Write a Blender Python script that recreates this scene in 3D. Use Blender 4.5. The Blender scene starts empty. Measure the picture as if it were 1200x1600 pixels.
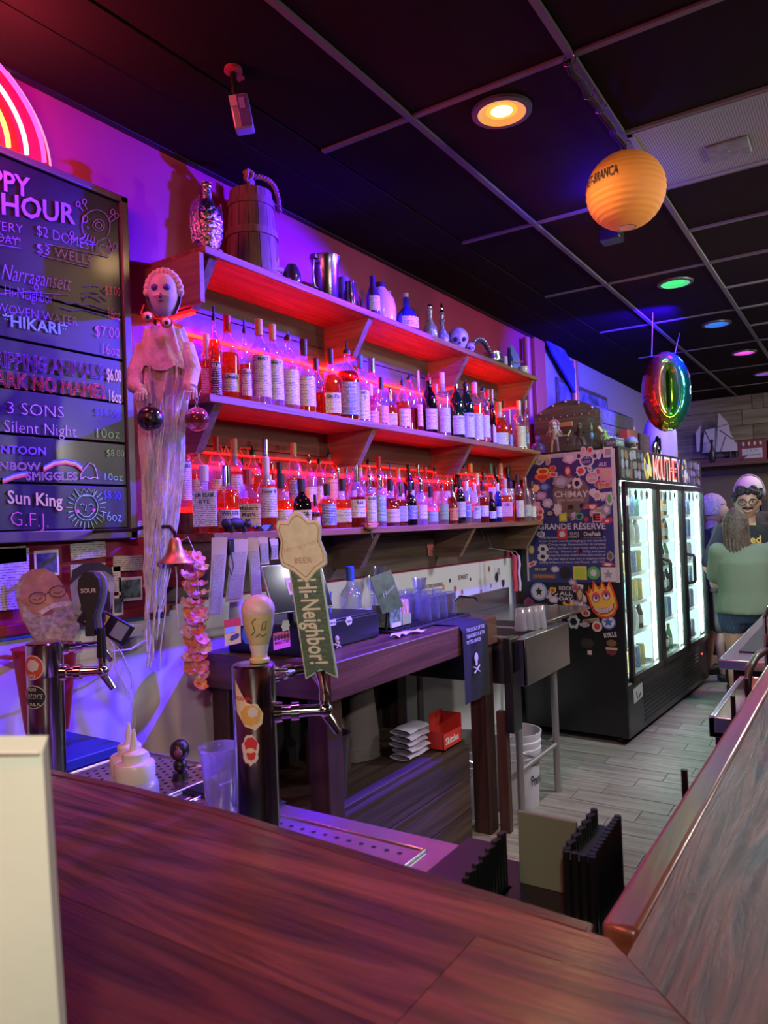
import bpy, math, random
from mathutils import Vector, Matrix
R = math.radians
S = bpy.context.scene
COL = S.collection
random.seed(7)

# ------------------------------------------------------------------ camera
FPX, PCX, PCY = 1155.0, 600.0, 800.0          # focal length in pixels of the 1200x1600 frame
CAM = Vector((0, 0, 1.55))
_y, _p, _r = R(33.2), R(1.05), R(2.06)
FWD = Vector((math.cos(_y)*math.cos(_p), math.sin(_y)*math.cos(_p), math.sin(_p)))
_r0 = Vector((math.sin(_y), -math.cos(_y), 0)); _u0 = _r0.cross(FWD)
RGT = _r0*math.cos(_r) - _u0*math.sin(_r); UPV = RGT.cross(FWD)
cd = bpy.data.cameras.new('camera'); cam = bpy.data.objects.new('camera', cd); COL.objects.link(cam)
cd.sensor_fit = 'VERTICAL'; cd.sensor_height = 36; cd.lens = FPX/1600*36; cd.clip_start = 0.02; cd.clip_end = 60
cd.dof.use_dof = True; cd.dof.focus_distance = 2.7; cd.dof.aperture_fstop = 7.0
m = Matrix((RGT, UPV, -FWD)).transposed().to_4x4(); m.translation = CAM
cam.matrix_world = m
S.camera = cam

# ------------------------------------------------------------------ world, exposure
w = bpy.data.worlds.new('world'); S.world = w; w.use_nodes = True
w.node_tree.nodes['Background'].inputs[0].default_value = (.32, .26, .36, 1)
w.node_tree.nodes['Background'].inputs[1].default_value = 0.02
S.view_settings.view_transform = 'Standard'; S.view_settings.look = 'None'
S.view_settings.gamma = 1; S.view_settings.use_curve_mapping = False
S.view_settings.exposure = 0.08
cy = S.cycles
cy.max_bounces = 8; cy.diffuse_bounces = 3; cy.glossy_bounces = 4; cy.transmission_bounces = 6
cy.transparent_max_bounces = 24; cy.sample_clamp_indirect = 4; cy.sample_clamp_direct = 0
cy.caustics_reflective = False; cy.caustics_refractive = False; cy.use_denoising = True

# ------------------------------------------------------------------ lights of the room
def lamp(name, kind, loc, energy, color, size=.1, target=None, spot=None, blend=.4):
    l = bpy.data.lights.new(name, kind); l.energy = energy; l.color = color
    if kind == 'AREA': l.size = size
    else: l.shadow_soft_size = size
    if kind == 'SPOT': l.spot_size = R(spot or 120); l.spot_blend = blend
    o = bpy.data.objects.new(name, l); COL.objects.link(o); o.location = loc
    if target is not None:
        o.rotation_euler = (Vector(target)-Vector(loc)).to_track_quat('-Z', 'Y').to_euler()
    return o
CEIL = 3.05
# blue flood clamped to the ceiling grid behind the paper lantern: it throws the sharp shadows on the bar wall
lamp('blue_flood', 'SPOT', (3.62, .98, 2.86), 1080, (.06, .0, 1), .025, (2.3, 2.25, 1.75), 84, .3)
lamp('blue_flood_mid', 'SPOT', (3.70, .98, 2.86), 300, (.06, .0, 1), .025, (4.0, 2.25, 1.95), 62, .6)  # added blue fill for the shelf end outside the flood's cone
lamp('blue_flood_spill', 'POINT', (3.35, .98, 2.95), 9, (.03, .0, 1), .03)
lamp('blue_flood_far', 'SPOT', (5.5, 1.0, 2.95), 480, (.02, .0, 1), .03, (6.3, 2.2, 2.4), 110, .5)  # added blue fill for the wall beyond the cooler, not a second flood
# recessed can lights in one row over the aisle, plus an added green one
lamp('can_warm', 'SPOT', (2.50, 1.06, 3.0), 60, (1, .62, .28), .06, (2.5, 1.06, 0), 165, 1)
lamp('can_green', 'SPOT', (5.02, .98, 3.0), 32, (.1, 1, .25), .07, (5.0, .98, 0), 165, 1)
lamp('can_blue', 'SPOT', (6.32, .94, 3.0), 30, (.05, .15, 1), .06, (6.3, .94, 0), 165, 1)
lamp('can_pink', 'SPOT', (7.63, .91, 3.0), 50, (1, .1, .7), .06, (7.6, .91, 0), 165, 1)
lamp('can_green_second_row', 'SPOT', (7.2, .30, 3.0), 26, (.1, 1, .2), .09, (7.2, .3, 0), 165, 1)  # added out of view for a green glare on the right bar
lamp('can_magenta', 'SPOT', (1.25, 1.1, 3.0), 16, (.75, .10, .9), .06, (1.25, 1.0, 0), 120, .6)
# lamps and added fills over the guests' side, behind and beside the camera
lamp('bar_pendant', 'SPOT', (-.22, -.15, 1.98), 42, (1, .99, .84), .035, (.85, 1.05, 1.10), 62, .7)
lamp('bar_pendant_red', 'AREA', (-.6, .9, 2.7), 15, (1, .20, .13), .5, (.9, .6, 1))  # added red fill that warms the bar top, no pendant hangs here
lamp('aisle_pendant', 'SPOT', (1.9, -1.1, 2.55), 95, (1, .96, .88), .06, (4.3, 1.7, 1.2), 80, .7)  # added neutral fill for the cooler's side and sink front
lamp('room_light', 'POINT', (4.0, -1.9, 2.35), 80, (1, .95, .86), .15)
lamp('room_light_aisle', 'AREA', (4.9, -.45, 3.0), 70, (.93, .92, 1), .5, (5.0, .6, 0))  # added fill that brightens the aisle floor
lamp('room_light_far', 'AREA', (8.6, -.4, 2.95), 45, (1, .85, .68), .8, (8.9, .4, 0))

# ------------------------------------------------------------------ placing helpers (photograph point -> place in the room)
def ray(px, py): return FWD + RGT*((px-PCX)/FPX) - UPV*((py-PCY)/FPX)
def atY(px, py, Y): d = ray(px, py); return CAM + d*((Y-CAM.y)/d.y)
def atX(px, py, X): d = ray(px, py); return CAM + d*((X-CAM.x)/d.x)
def atZ(px, py, Z): d = ray(px, py); return CAM + d*((Z-CAM.z)/d.z)
def atD(px, py, D): return CAM + ray(px, py)*D

# ------------------------------------------------------------------ materials
MATS = {}
def _mat(name):
    m = bpy.data.materials.new(name); m.use_nodes = True
    return m, m.node_tree, m.node_tree.nodes['Principled BSDF']
def C4(c): return (c[0], c[1], c[2], 1)
def mat(name, c, rough=.6, metal=0, noise=0, nscale=20, bump=0, bscale=60, coat=0, emit=0, ecol=None, alpha=1, trans=0, sss=0, spec=.5):
    if name in MATS: return MATS[name]
    m, t, b = _mat(name); I = b.inputs
    I['Base Color'].default_value = C4(c); I['Roughness'].default_value = rough; I['Metallic'].default_value = metal
    I['Coat Weight'].default_value = coat; I['Coat Roughness'].default_value = .12
    I['Transmission Weight'].default_value = trans; I['Specular IOR Level'].default_value = spec
    if sss: I['Subsurface Weight'].default_value = sss; I['Subsurface Radius'].default_value = (.02, .01, .005)
    if emit:
        I['Emission Color'].default_value = C4(ecol or c); I['Emission Strength'].default_value = emit
    if noise or bump:
        tc = t.nodes.new('ShaderNodeTexCoord')
    if noise:
        n = t.nodes.new('ShaderNodeTexNoise'); n.inputs['Scale'].default_value = nscale; n.inputs['Detail'].default_value = 6
        t.links.new(tc.outputs['Object'], n.inputs['Vector'])
        r = t.nodes.new('ShaderNodeValToRGB'); r.color_ramp.elements[0].position = .3; r.color_ramp.elements[1].position = .72
        r.color_ramp.elements[0].color = C4([max(0, x*(1-noise)) for x in c]); r.color_ramp.elements[1].color = C4([min(1, x*(1+noise)) for x in c])
        t.links.new(n.outputs['Fac'], r.inputs[0]); t.links.new(r.outputs[0], I['Base Color'])
    if bump:
        n = t.nodes.new('ShaderNodeTexNoise'); n.inputs['Scale'].default_value = bscale; n.inputs['Detail'].default_value = 4
        t.links.new(tc.outputs['Object'], n.inputs['Vector'])
        bn = t.nodes.new('ShaderNodeBump'); bn.inputs['Strength'].default_value = bump; bn.inputs['Distance'].default_value = .01
        t.links.new(n.outputs['Fac'], bn.inputs['Height']); t.links.new(bn.outputs[0], I['Normal'])
    MATS[name] = m; return m
def wood(name, dark, light, axis='X', scale=1.0, rough=.5, bump=.25, coat=0, spec=.5, coord='Object', tone=0, dist=.9, stretch=22):
    """long grained wood: stretched noise drives colour and relief; tone varies the colour from board to board"""
    if name in MATS: return MATS[name]
    m, t, b = _mat(name); I = b.inputs; N = t.nodes.new; L = t.links.new
    tc = N('ShaderNodeTexCoord'); mp = N('ShaderNodeMapping')
    k_ = stretch; s = {'X': (1.2, k_, k_), 'Y': (k_, 1.2, k_), 'Z': (k_, k_, 1.2)}[axis]
    mp.inputs['Scale'].default_value = [v*scale for v in s]
    L(tc.outputs[coord], mp.inputs['Vector'])
    info = N('ShaderNodeObjectInfo'); va = N('ShaderNodeVectorMath'); va.operation = 'ADD'
    sc_ = N('ShaderNodeMath'); sc_.operation = 'MULTIPLY'; sc_.inputs[1].default_value = 37
    L(info.outputs['Random'], sc_.inputs[0]); L(mp.outputs[0], va.inputs[0]); L(sc_.outputs[0], va.inputs[1])
    n = N('ShaderNodeTexNoise'); n.inputs['Scale'].default_value = 1.0; n.inputs['Detail'].default_value = 9; n.inputs['Roughness'].default_value = .62; n.inputs['Distortion'].default_value = dist
    L(va.outputs[0], n.inputs['Vector'])
    r = N('ShaderNodeValToRGB'); e = r.color_ramp.elements
    e[0].position = .32; e[0].color = C4(dark); e[1].position = .68; e[1].color = C4(light)
    L(n.outputs['Fac'], r.inputs[0])
    out = r.outputs[0]
    if tone:
        hv = N('ShaderNodeHueSaturation'); mm = N('ShaderNodeMapRange'); mm.inputs[3].default_value = 1-tone; mm.inputs[4].default_value = 1+tone
        L(info.outputs['Random'], mm.inputs[0]); L(mm.outputs[0], hv.inputs['Value']); L(out, hv.inputs['Color']); out = hv.outputs[0]
    L(out, I['Base Color'])
    I['Specular IOR Level'].default_value = spec; I['Roughness'].default_value = rough; I['Coat Weight'].default_value = coat; I['Coat Roughness'].default_value = .16
    bn = N('ShaderNodeBump'); bn.inputs['Strength'].default_value = bump; bn.inputs['Distance'].default_value = .006
    L(n.outputs['Fac'], bn.inputs['Height']); L(bn.outputs[0], I['Normal'])
    if coat: L(bn.outputs[0], I['Coat Normal'])
    MATS[name] = m; return m
def glassy(name, tint, body=(1, 1, 1), solid=.12, gloss=.9, rough=.04):
    """thin tinted glass or clear plastic: see-through, glossy at grazing angles, a little light caught in it"""
    if name in MATS: return MATS[name]
    m = bpy.data.materials.new(name); m.use_nodes = True; t = m.node_tree; t.nodes.clear(); N = t.nodes.new; L = t.links.new
    o = N('ShaderNodeOutputMaterial'); tr = N('ShaderNodeBsdfTransparent'); tr.inputs[0].default_value = C4(tint)
    tl = N('ShaderNodeBsdfTranslucent'); tl.inputs[0].default_value = C4(body)
    df = N('ShaderNodeBsdfDiffuse'); df.inputs[0].default_value = C4(body)
    a1 = N('ShaderNodeMixShader'); a1.inputs[0].default_value = .4; L(tl.outputs[0], a1.inputs[1]); L(df.outputs[0], a1.inputs[2])
    a2 = N('ShaderNodeMixShader'); a2.inputs[0].default_value = solid; L(tr.outputs[0], a2.inputs[1]); L(a1.outputs[0], a2.inputs[2])
    g = N('ShaderNodeBsdfGlossy'); g.inputs['Roughness'].default_value = rough; g.inputs[0].default_value = (1, 1, 1, 1)
    lw = N('ShaderNodeLayerWeight'); lw.inputs[0].default_value = .35
    mu = N('ShaderNodeMath'); mu.operation = 'MULTIPLY_ADD'; mu.inputs[1].default_value = gloss*.55; mu.inputs[2].default_value = .05*gloss
    L(lw.outputs['Facing'], mu.inputs[0])
    a3 = N('ShaderNodeMixShader'); L(mu.outputs[0], a3.inputs[0]); L(a2.outputs[0], a3.inputs[1]); L(g.outputs[0], a3.inputs[2])
    L(a3.outputs[0], o.inputs[0]); MATS[name] = m; return m
def glow(name, c, s):
    if name in MATS: return MATS[name]
    m = bpy.data.materials.new(name); m.use_nodes = True; t = m.node_tree; t.nodes.clear()
    o = t.nodes.new('ShaderNodeOutputMaterial'); e = t.nodes.new('ShaderNodeEmission')
    e.inputs[0].default_value = C4(c); e.inputs[1].default_value = s; t.links.new(e.outputs[0], o.inputs[0])
    MATS[name] = m; return m
def print_mat(name, paper, ink, scale=90, amount=.5, rough=.55):
    """printed paper too small to read: rows of ink specks"""
    if name in MATS: return MATS[name]
    m, t, b = _mat(name); N = t.nodes.new; L = t.links.new
    tc = N('ShaderNodeTexCoord'); mp = N('ShaderNodeMapping'); mp.inputs['Scale'].default_value = (scale, scale, scale*.55); L(tc.outputs['Object'], mp.inputs[0])
    n = N('ShaderNodeTexNoise'); n.inputs['Scale'].default_value = 2.4; n.inputs['Detail'].default_value = 2; L(mp.outputs[0], n.inputs[0])
    wv = N('ShaderNodeTexWave'); wv.bands_direction = 'Z'; wv.inputs['Scale'].default_value = scale*.55; wv.inputs['Distortion'].default_value = .4; L(tc.outputs['Object'], wv.inputs[0])
    mu = N('ShaderNodeMath'); mu.operation = 'MULTIPLY'; L(n.outputs['Fac'], mu.inputs[0]); L(wv.outputs['Fac'], mu.inputs[1])
    r = N('ShaderNodeValToRGB'); r.color_ramp.elements[0].position = .42-.1*amount; r.color_ramp.elements[1].position = .5-.1*amount
    r.color_ramp.elements[0].color = C4(paper); r.color_ramp.elements[1].color = C4(ink)
    L(mu.outputs[0], r.inputs[0]); L(r.outputs[0], b.inputs['Base Color']); b.inputs['Roughness'].default_value = rough
    MATS[name] = m; return m

# ------------------------------------------------------------------ mesh building
ORG = {}
def tag(o, label=None, cat=None, group=None, kind=None):
    if label: o['label'] = label
    if cat: o['category'] = cat
    if group: o['group'] = group
    if kind: o['kind'] = kind
    return o
def thing(name, label, cat, loc=(0, 0, 0), group=None, rotz=0, local=False):
    o = bpy.data.objects.new(name, None); o.empty_display_size = .05; COL.objects.link(o); o.location = loc; o.rotation_euler = (0, 0, rotz)
    ORG[o] = Vector((0, 0, 0)) if local else Vector(loc)
    return tag(o, label, cat, group)
class MB:
    def __init__(s): s.v = []; s.f = []; s.mi = []; s.cur = 0
    def _add(s, vs, fs):
        k = len(s.v); s.v += [tuple(v) for v in vs]; s.f += [tuple(i+k for i in f) for f in fs]; s.mi += [s.cur]*len(fs)
        return s
    def slot(s, i): s.cur = i; return s
    def box(s, x0, y0, z0, x1, y1, z1):
        if x0 > x1: x0, x1 = x1, x0
        if y0 > y1: y0, y1 = y1, y0
        if z0 > z1: z0, z1 = z1, z0
        return s._add([(x0,y0,z0),(x1,y0,z0),(x1,y1,z0),(x0,y1,z0),(x0,y0,z1),(x1,y0,z1),(x1,y1,z1),(x0,y1,z1)],
                      [(0,3,2,1),(4,5,6,7),(0,1,5,4),(1,2,6,5),(2,3,7,6),(3,0,4,7)])
    def obox(s, c, ax, ay, az, hx, hy, hz):
        c = Vector(c); ax = Vector(ax).normalized()*hx; ay = Vector(ay).normalized()*hy; az = Vector(az).normalized()*hz
        vs = [c-ax-ay-az, c+ax-ay-az, c+ax+ay-az, c-ax+ay-az, c-ax-ay+az, c+ax-ay+az, c+ax+ay+az, c-ax+ay+az]
        return s._add(vs, [(0,3,2,1),(4,5,6,7),(0,1,5,4),(1,2,6,5),(2,3,7,6),(3,0,4,7)])
    def tube(s, pts, r, n=8, cap=True):
        pts = [Vector(p) for p in pts]; rs = r if isinstance(r, (list, tuple)) else [r]*len(pts)
        k = len(s.v); prev = None; m = len(pts)
        for i, p in enumerate(pts):
            d = (pts[min(i+1, m-1)]-pts[max(i-1, 0)])
            if d.length < 1e-9: d = Vector((0, 0, 1))
            d.normalize()
            if prev is None:
                a = d.orthogonal().normalized()
            else:
                a = (prev - d*prev.dot(d)); a = a.normalized() if a.length > 1e-6 else d.orthogonal().normalized()
            prev = a; b = d.cross(a)
            for j in range(n):
                t = 2*math.pi*j/n; s.v.append(tuple(p + (a*math.cos(t)+b*math.sin(t))*rs[i]))
        for i in range(m-1):
            for j in range(n):
                s.f.append((k+i*n+j, k+i*n+(j+1) % n, k+(i+1)*n+(j+1) % n, k+(i+1)*n+j)); s.mi.append(s.cur)
        if cap:
            s.f.append(tuple(k+j for j in reversed(range(n)))); s.f.append(tuple(k+(m-1)*n+j for j in range(n))); s.mi += [s.cur]*2
        return s
    def cyl(s, p0, p1, r0, r1=None, n=16): return s.tube([p0, p1], [r0, r0 if r1 is None else r1], n)
    def lathe(s, c, prof, n=20, axis='Z', cap=True, sq=0, sx=1, sy=1, rot=0):
        """prof: (radius, height) pairs; sq > 0 squares the section off"""
        c = Vector(c); k = len(s.v)
        for (r, h) in prof:
            for j in range(n):
                t = 2*math.pi*j/n + rot; x, y = math.cos(t), math.sin(t)
                if sq:
                    mx = max(abs(math.cos(t-rot)), abs(math.sin(t-rot))); f = (1-sq)+sq/mx*.86; x *= f; y *= f
                x *= r*sx; y *= r*sy
                v = {'Z': (x, y, h), 'Y': (x, h, y), 'X': (h, x, y)}[axis]
                s.v.append((c.x+v[0], c.y+v[1], c.z+v[2]))
        for i in range(len(prof)-1):
            for j in range(n):
                f = (k+i*n+j, k+i*n+(j+1) % n, k+(i+1)*n+(j+1) % n, k+(i+1)*n+j)
                s.f.append(f if axis != 'Y' else f[::-1]); s.mi.append(s.cur)
        if cap:
            a = tuple(k+j for j in range(n)); b = tuple(k+(len(prof)-1)*n+j for j in range(n))
            if axis == 'Y': a, b = b[::-1][::-1], b
            s.f.append(a[::-1]); s.f.append(b); s.mi += [s.cur]*2
        return s
    def ball(s, c, rx, ry=None, rz=None, n=14, m=9):
        ry = rx if ry is None else ry; rz = rx if rz is None else rz; c = Vector(c); k = len(s.v)
        for i in range(m+1):
            a = math.pi*i/m - math.pi/2
            for j in range(n):
                t = 2*math.pi*j/n; s.v.append((c.x+rx*math.cos(a)*math.cos(t), c.y+ry*math.cos(a)*math.sin(t), c.z+rz*math.sin(a)))
        for i in range(m):
            for j in range(n):
                s.f.append((k+i*n+j, k+i*n+(j+1) % n, k+(i+1)*n+(j+1) % n, k+(i+1)*n+j)); s.mi.append(s.cur)
        return s
    def prism(s, pts, o, ax, ay, th):
        """outline pts (u, v) in the plane o + u*ax + v*ay, given thickness th along ax x ay"""
        o = Vector(o); ax = Vector(ax); ay = Vector(ay); nn = ax.cross(ay).normalized()*th; n = len(pts); k = len(s.v)
        for q in (0, 1):
            for (u, v) in pts: s.v.append(tuple(o+ax*u+ay*v+nn*q))
        s.f.append(tuple(k+i for i in reversed(range(n)))); s.f.append(tuple(k+n+i for i in range(n)))
        for i in range(n): s.f.append((k+i, k+(i+1) % n, k+n+(i+1) % n, k+n+i))
        s.mi += [s.cur]*(n+2); return s
    def grid(s, fn, nu, nv, closed=False):
        k = len(s.v)
        for i in range(nu+1):
            for j in range(nv+1): s.v.append(tuple(fn(i/nu, j/nv)))
        for i in range(nu):
            for j in range(nv):
                s.f.append((k+i*(nv+1)+j, k+(i+1)*(nv+1)+j, k+(i+1)*(nv+1)+j+1, k+i*(nv+1)+j+1)); s.mi.append(s.cur)
        return s
    def text(s, txt, o, ax, ay, width=None, height=None, style='fill', align='L', off=0, bend=None):
        """flat lettering; ax, ay unit vectors; width and height in metres; bend=(centre, radius) wraps it round an upright cylinder"""
        vs, fs = text_mesh(txt, style)
        xs = [v[0] for v in vs]; ys = [v[1] for v in vs]; w0 = max(xs)-min(xs); x0 = min(xs)
        sx = width/w0 if width else None; sy = height/.70 if height else None
        if sx is None: sx = sy
        if sy is None: sy = sx
        sh = {'L': 0, 'C': -w0*sx/2, 'R': -w0*sx}[align]
        o = Vector(o); ax = Vector(ax); ay = Vector(ay); nn = ax.cross(ay).normalized()*off; k = len(s.v)
        for v in vs:
            u = (v[0]-x0)*sx+sh; vv = v[1]*sy
            if bend:
                c, rr, a0 = bend; a = a0 + u/rr
                s.v.append((c[0]+rr*math.cos(a), c[1]+rr*math.sin(a), o.z+vv))
            else: s.v.append(tuple(o+ax*u+ay*vv+nn+ax.cross(ay)*v[2]*sy))
        s.f += [tuple(i+k for i in f) for f in fs]; s.mi += [s.cur]*len(fs); return s
    def build(s, name, mats, parent=None, smooth=True, angle=38, bevel=0, loc=None):
        org = Vector((0, 0, 0))
        if parent is not None: org = ORG.get(parent, org)
        elif loc is not None: org = Vector(loc)
        me = bpy.data.meshes.new(name)
        me.from_pydata([(v[0]-org.x, v[1]-org.y, v[2]-org.z) for v in s.v], [], s.f)
        for mm in (mats if isinstance(mats, (list, tuple)) else [mats]): me.materials.append(mm)
        if len(me.materials) > 1: me.polygons.foreach_set('material_index', s.mi)
        if smooth:
            me.polygons.foreach_set('use_smooth', [True]*len(me.polygons)); me.set_sharp_from_angle(angle=R(angle))
        me.update(); o = bpy.data.objects.new(name, me); COL.objects.link(o)
        if parent is not None: o.parent = parent
        elif loc is not None: o.location = loc
        ORG[o] = org
        if bevel:
            b = o.modifiers.new('bevel', 'BEVEL'); b.width = bevel; b.segments = 2; b.limit_method = 'ANGLE'
        return o
_TX = {}
def text_mesh(txt, style):
    key = (txt, style)
    if key in _TX: return _TX[key]
    c = bpy.data.curves.new('t', 'FONT'); c.body = txt; c.size = 1; c.resolution_u = 2
    if style == 'outline': c.fill_mode = 'NONE'; c.bevel_depth = .022; c.bevel_resolution = 0
    elif style == 'thin': c.offset = -.018
    elif style == 'slant': c.shear = .35; c.offset = -.014
    elif style == 'bold': c.offset = .02
    o = bpy.data.objects.new('t', c); COL.objects.link(o)
    bpy.context.view_layer.update()
    me = bpy.data.meshes.new_from_object(o.evaluated_get(bpy.context.evaluated_depsgraph_get()))
    r = ([tuple(v.co) for v in me.vertices], [tuple(p.vertices) for p in me.polygons])
    bpy.data.objects.remove(o); bpy.data.curves.remove(c); bpy.data.meshes.remove(me)
    _TX[key] = r; return r
def copy_tree(o, parent=None, loc=None, label=None, rotz=None):
    c = o.copy(); COL.objects.link(c); c.parent = parent
    if loc is not None: c.location = loc
    if rotz is not None: c.rotation_euler = (0, 0, rotz)
    if label: c['label'] = label
    for ch in list(o.children): copy_tree(ch, c)
    return c
X_, Y_, Z_ = Vector((1, 0, 0)), Vector((0, 1, 0)), Vector((0, 0, 1))
ORD = ['', 'first', 'second', 'third', 'fourth', 'fifth', 'sixth', 'seventh', 'eighth', 'ninth', 'tenth', 'eleventh', 'twelfth', 'thirteenth', 'fourteenth', 'fifteenth', 'sixteenth', 'seventeenth', 'eighteenth', 'nineteenth', 'twentieth']
def ordinal(n):
    if n <= 20: return ORD[n]
    T = ['', '', 'twenty', 'thirty', 'forty', 'fifty', 'sixty']; t, u = divmod(n, 10)
    return (T[t] + '-' + ORD[u]) if u else {20: 'twentieth', 30: 'thirtieth', 40: 'fortieth', 50: 'fiftieth', 60: 'sixtieth'}[n]

# ================================================================== the room
WY = 2.25            # face of the long wall behind the bar
BX = 10.45           # face of the far wall
M_red = mat('red_paint', (.32, .020, .065), .55, noise=.10, nscale=3, bump=.05, bscale=140)
M_redtrim = mat('red_trim_paint', (.30, .02, .03), .5)
M_white = mat('white_panel', (.72, .70, .72), .35, noise=.04, nscale=4)
M_plaster = mat('pale_plaster', (.34, .30, .44), .7, bump=.05)
M_black = mat('black_paint', (.012, .011, .012), .5)
M_dark = mat('dark_wall', (.05, .035, .04), .7)
M_tile = mat('ceiling_tile_black', (.021, .014, .011), .85, bump=.25, bscale=220, spec=.06)
M_runner = mat('ceiling_runner', (.19, .175, .17), .6, spec=.15)
M_steel = mat('stainless_steel', (.62, .61, .62), .26, 1, noise=.05, nscale=8, bump=.04, bscale=30)
M_steel_dull = mat('brushed_steel', (.34, .33, .34), .42, .9, bump=.05, bscale=50)
M_chrome = mat('chrome', (.85, .85, .87), .08, 1)
M_blackmetal = mat('black_metal', (.012, .012, .013), .32, 0, coat=.3)
M_rubber = mat('black_rubber', (.012, .012, .013), .6)
M_blackplastic = mat('black_plastic', (.014, .014, .016), .35)
W_shelf = wood('shelf_timber', (.12, .045, .022), (.36, .14, .06), 'X', 1.3, .5, .35)
W_brkt = wood('bracket_timber', (.13, .07, .04), (.30, .18, .10), 'Y', 1.3, .5, .35, tone=.15)
W_panel = wood('backing_board', (.05, .03, .022), (.13, .085, .06), 'X', .9, .55, .4, tone=.2)
W_counter = wood('counter_timber', (.045, .016, .012), (.17, .065, .045), 'X', .8, .42, .5, coat=.25)
W_counterY = wood('counter_timber_end', (.045, .016, .012), (.17, .065, .045), 'Y', .8, .42, .5, coat=.25)
W_post = wood('post_timber', (.030, .013, .010), (.09, .038, .028), 'Z', .9, .5, .4)
W_dark = wood('under_counter_timber', (.028, .016, .012), (.10, .055, .04), 'X', .8, .6, .5, tone=.35)
W_bar = wood('bar_timber', (.016, .004, .004), (.165, .044, .028), 'Y', 1.0, .34, .6, coat=.2, tone=.45, spec=.25, dist=2.4, stretch=16)
W_barX = wood('bar_timber_long', (.010, .004, .003), (.19, .072, .036), 'X', 1.3, .30, .7, coat=.4, tone=.15, spec=.25, dist=3.4, stretch=14)
W_far = wood('grey_barn_board', (.10, .085, .075), (.30, .26, .235), 'Y', .7, .7, .4, tone=.25)
W_tile = wood('wood_look_tile', (.17, .145, .14), (.42, .38, .37), 'Y', 1.4, .45, .12, tone=.14)

def struct(name, mb, m, parent=None, **k):
    o = mb.build(name, m, parent, **k)
    if parent is None: o['kind'] = 'structure'
    return o
# floor: base slab with the joints' colour, wood-look tiles laid on it
fl = struct('floor', MB().box(-3, -4, -.06, 11, 3, -.004), mat('tile_joint', (.035, .028, .03), .8))
tiles = []
for i in range(-1, 48):
    x0 = 2.335 + i*.1655
    if x0 < 1.9 or x0 > 9.6: continue
    sh = 1.576 - .127*(i-9) if True else 0
    y = (sh % .52) - .52*2
    while y < 1.95:
        ylo, yhi = max(y, -.6), min(y+.52, 1.95)
        if x0 < 4.9 and yhi < .2: y += .52; continue
        if yhi-ylo > .06: tiles.append((x0, ylo, yhi))
        y += .52
tiles.sort(key=lambda t: abs(t[0]-4.4)+abs(t[1]-1.0))
tb = None; cache = {}
far = MB()
for n, (x0, a, b) in enumerate(tiles):
    if n < 290:
        L_ = round(b-a, 2)
        if L_ not in cache:
            q = MB().box(-.0805, -(b-a)/2+.002, -.004, .0805, (b-a)/2-.002, 0)
            o = q.build('tile', W_tile, None, smooth=False); cache[L_] = o.data
        else:
            o = bpy.data.objects.new('tile', cache[L_]); COL.objects.link(o)
        o.parent = fl; o.location = (x0+.0827, (a+b)/2, random.uniform(-.0006, .0006))
    else: far.box(x0+.002, a+.002, -.004, x0+.163, b-.002, 0)
if far.v: tag(far.build('tile_field', W_tile, fl, smooth=False), kind='stuff')

# walls
wl = MB().box(-3, WY, 1.275, 5.95, WY+.1, CEIL)
wl = struct('wall_left', wl, M_red)
struct('dado_panel', MB().box(-3, WY-.004, 0, 1.95, WY+.1, 1.255), M_white, wl)
struct('splash_panel', MB().box(1.95, WY-.004, 0, 5.95, WY+.1, 1.275), M_white, wl)
struct('trim_1', MB().box(-3, WY-.022, 1.25, 1.90, WY+.02, 1.285), M_redtrim, wl, bevel=.003)
struct('trim_strip', MB().box(-3, WY-.016, 1.238, 1.90, WY+.02, 1.25), mat('blue_tape', (.05, .12, .35), .5), wl)
wr = struct('wall_left_far_bay', MB().box(5.95, WY, 0, BX, WY+.1, CEIL), M_plaster)
wr.name = 'wall_left_far'
struct('wall_right', MB().box(-3, -4.1, 0, 11, -4, CEIL), M_dark)
struct('wall_near', MB().box(-3.1, -4, 0, -3, 2.35, CEIL), M_dark)
wb = struct('wall_back', MB().box(BX, -4, 0, BX+.1, 2.35, CEIL), mat('olive_wall', (.12, .10, .07), .7, noise=.1, nscale=3))
for k in range(4):        # weathered boards above the display shelf
    z0 = 2.28+k*.195; cuts = [-.4, .75+.1*k, 1.30-.12*(k % 2), 2.24]
    for a, b in zip(cuts, cuts[1:]):
        MB().box(BX-.025-random.random()*.004, a+.003, z0+.003, BX, b-.003, min(z0+.192, CEIL)).build('plank', W_far, wb, bevel=.002)
# red pilaster past the shelves, red conduit next to it
pil = struct('pillar', MB().box(5.72, WY-.035, 0, 5.95, WY, CEIL), mat('pillar_red', (.42, .07, .055), .5), None, bevel=.006)
o = MB().cyl((5.50, WY-.05, 2.05), (5.50, WY-.05, CEIL-.06), .03, n=14).build('conduit', mat('conduit_red', (.40, .08, .10), .4), None, loc=(5.5, WY-.05, 2.05))
tag(o, 'red painted upright pipe beside the red pillar at the shelf end', 'pipe')

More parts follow.
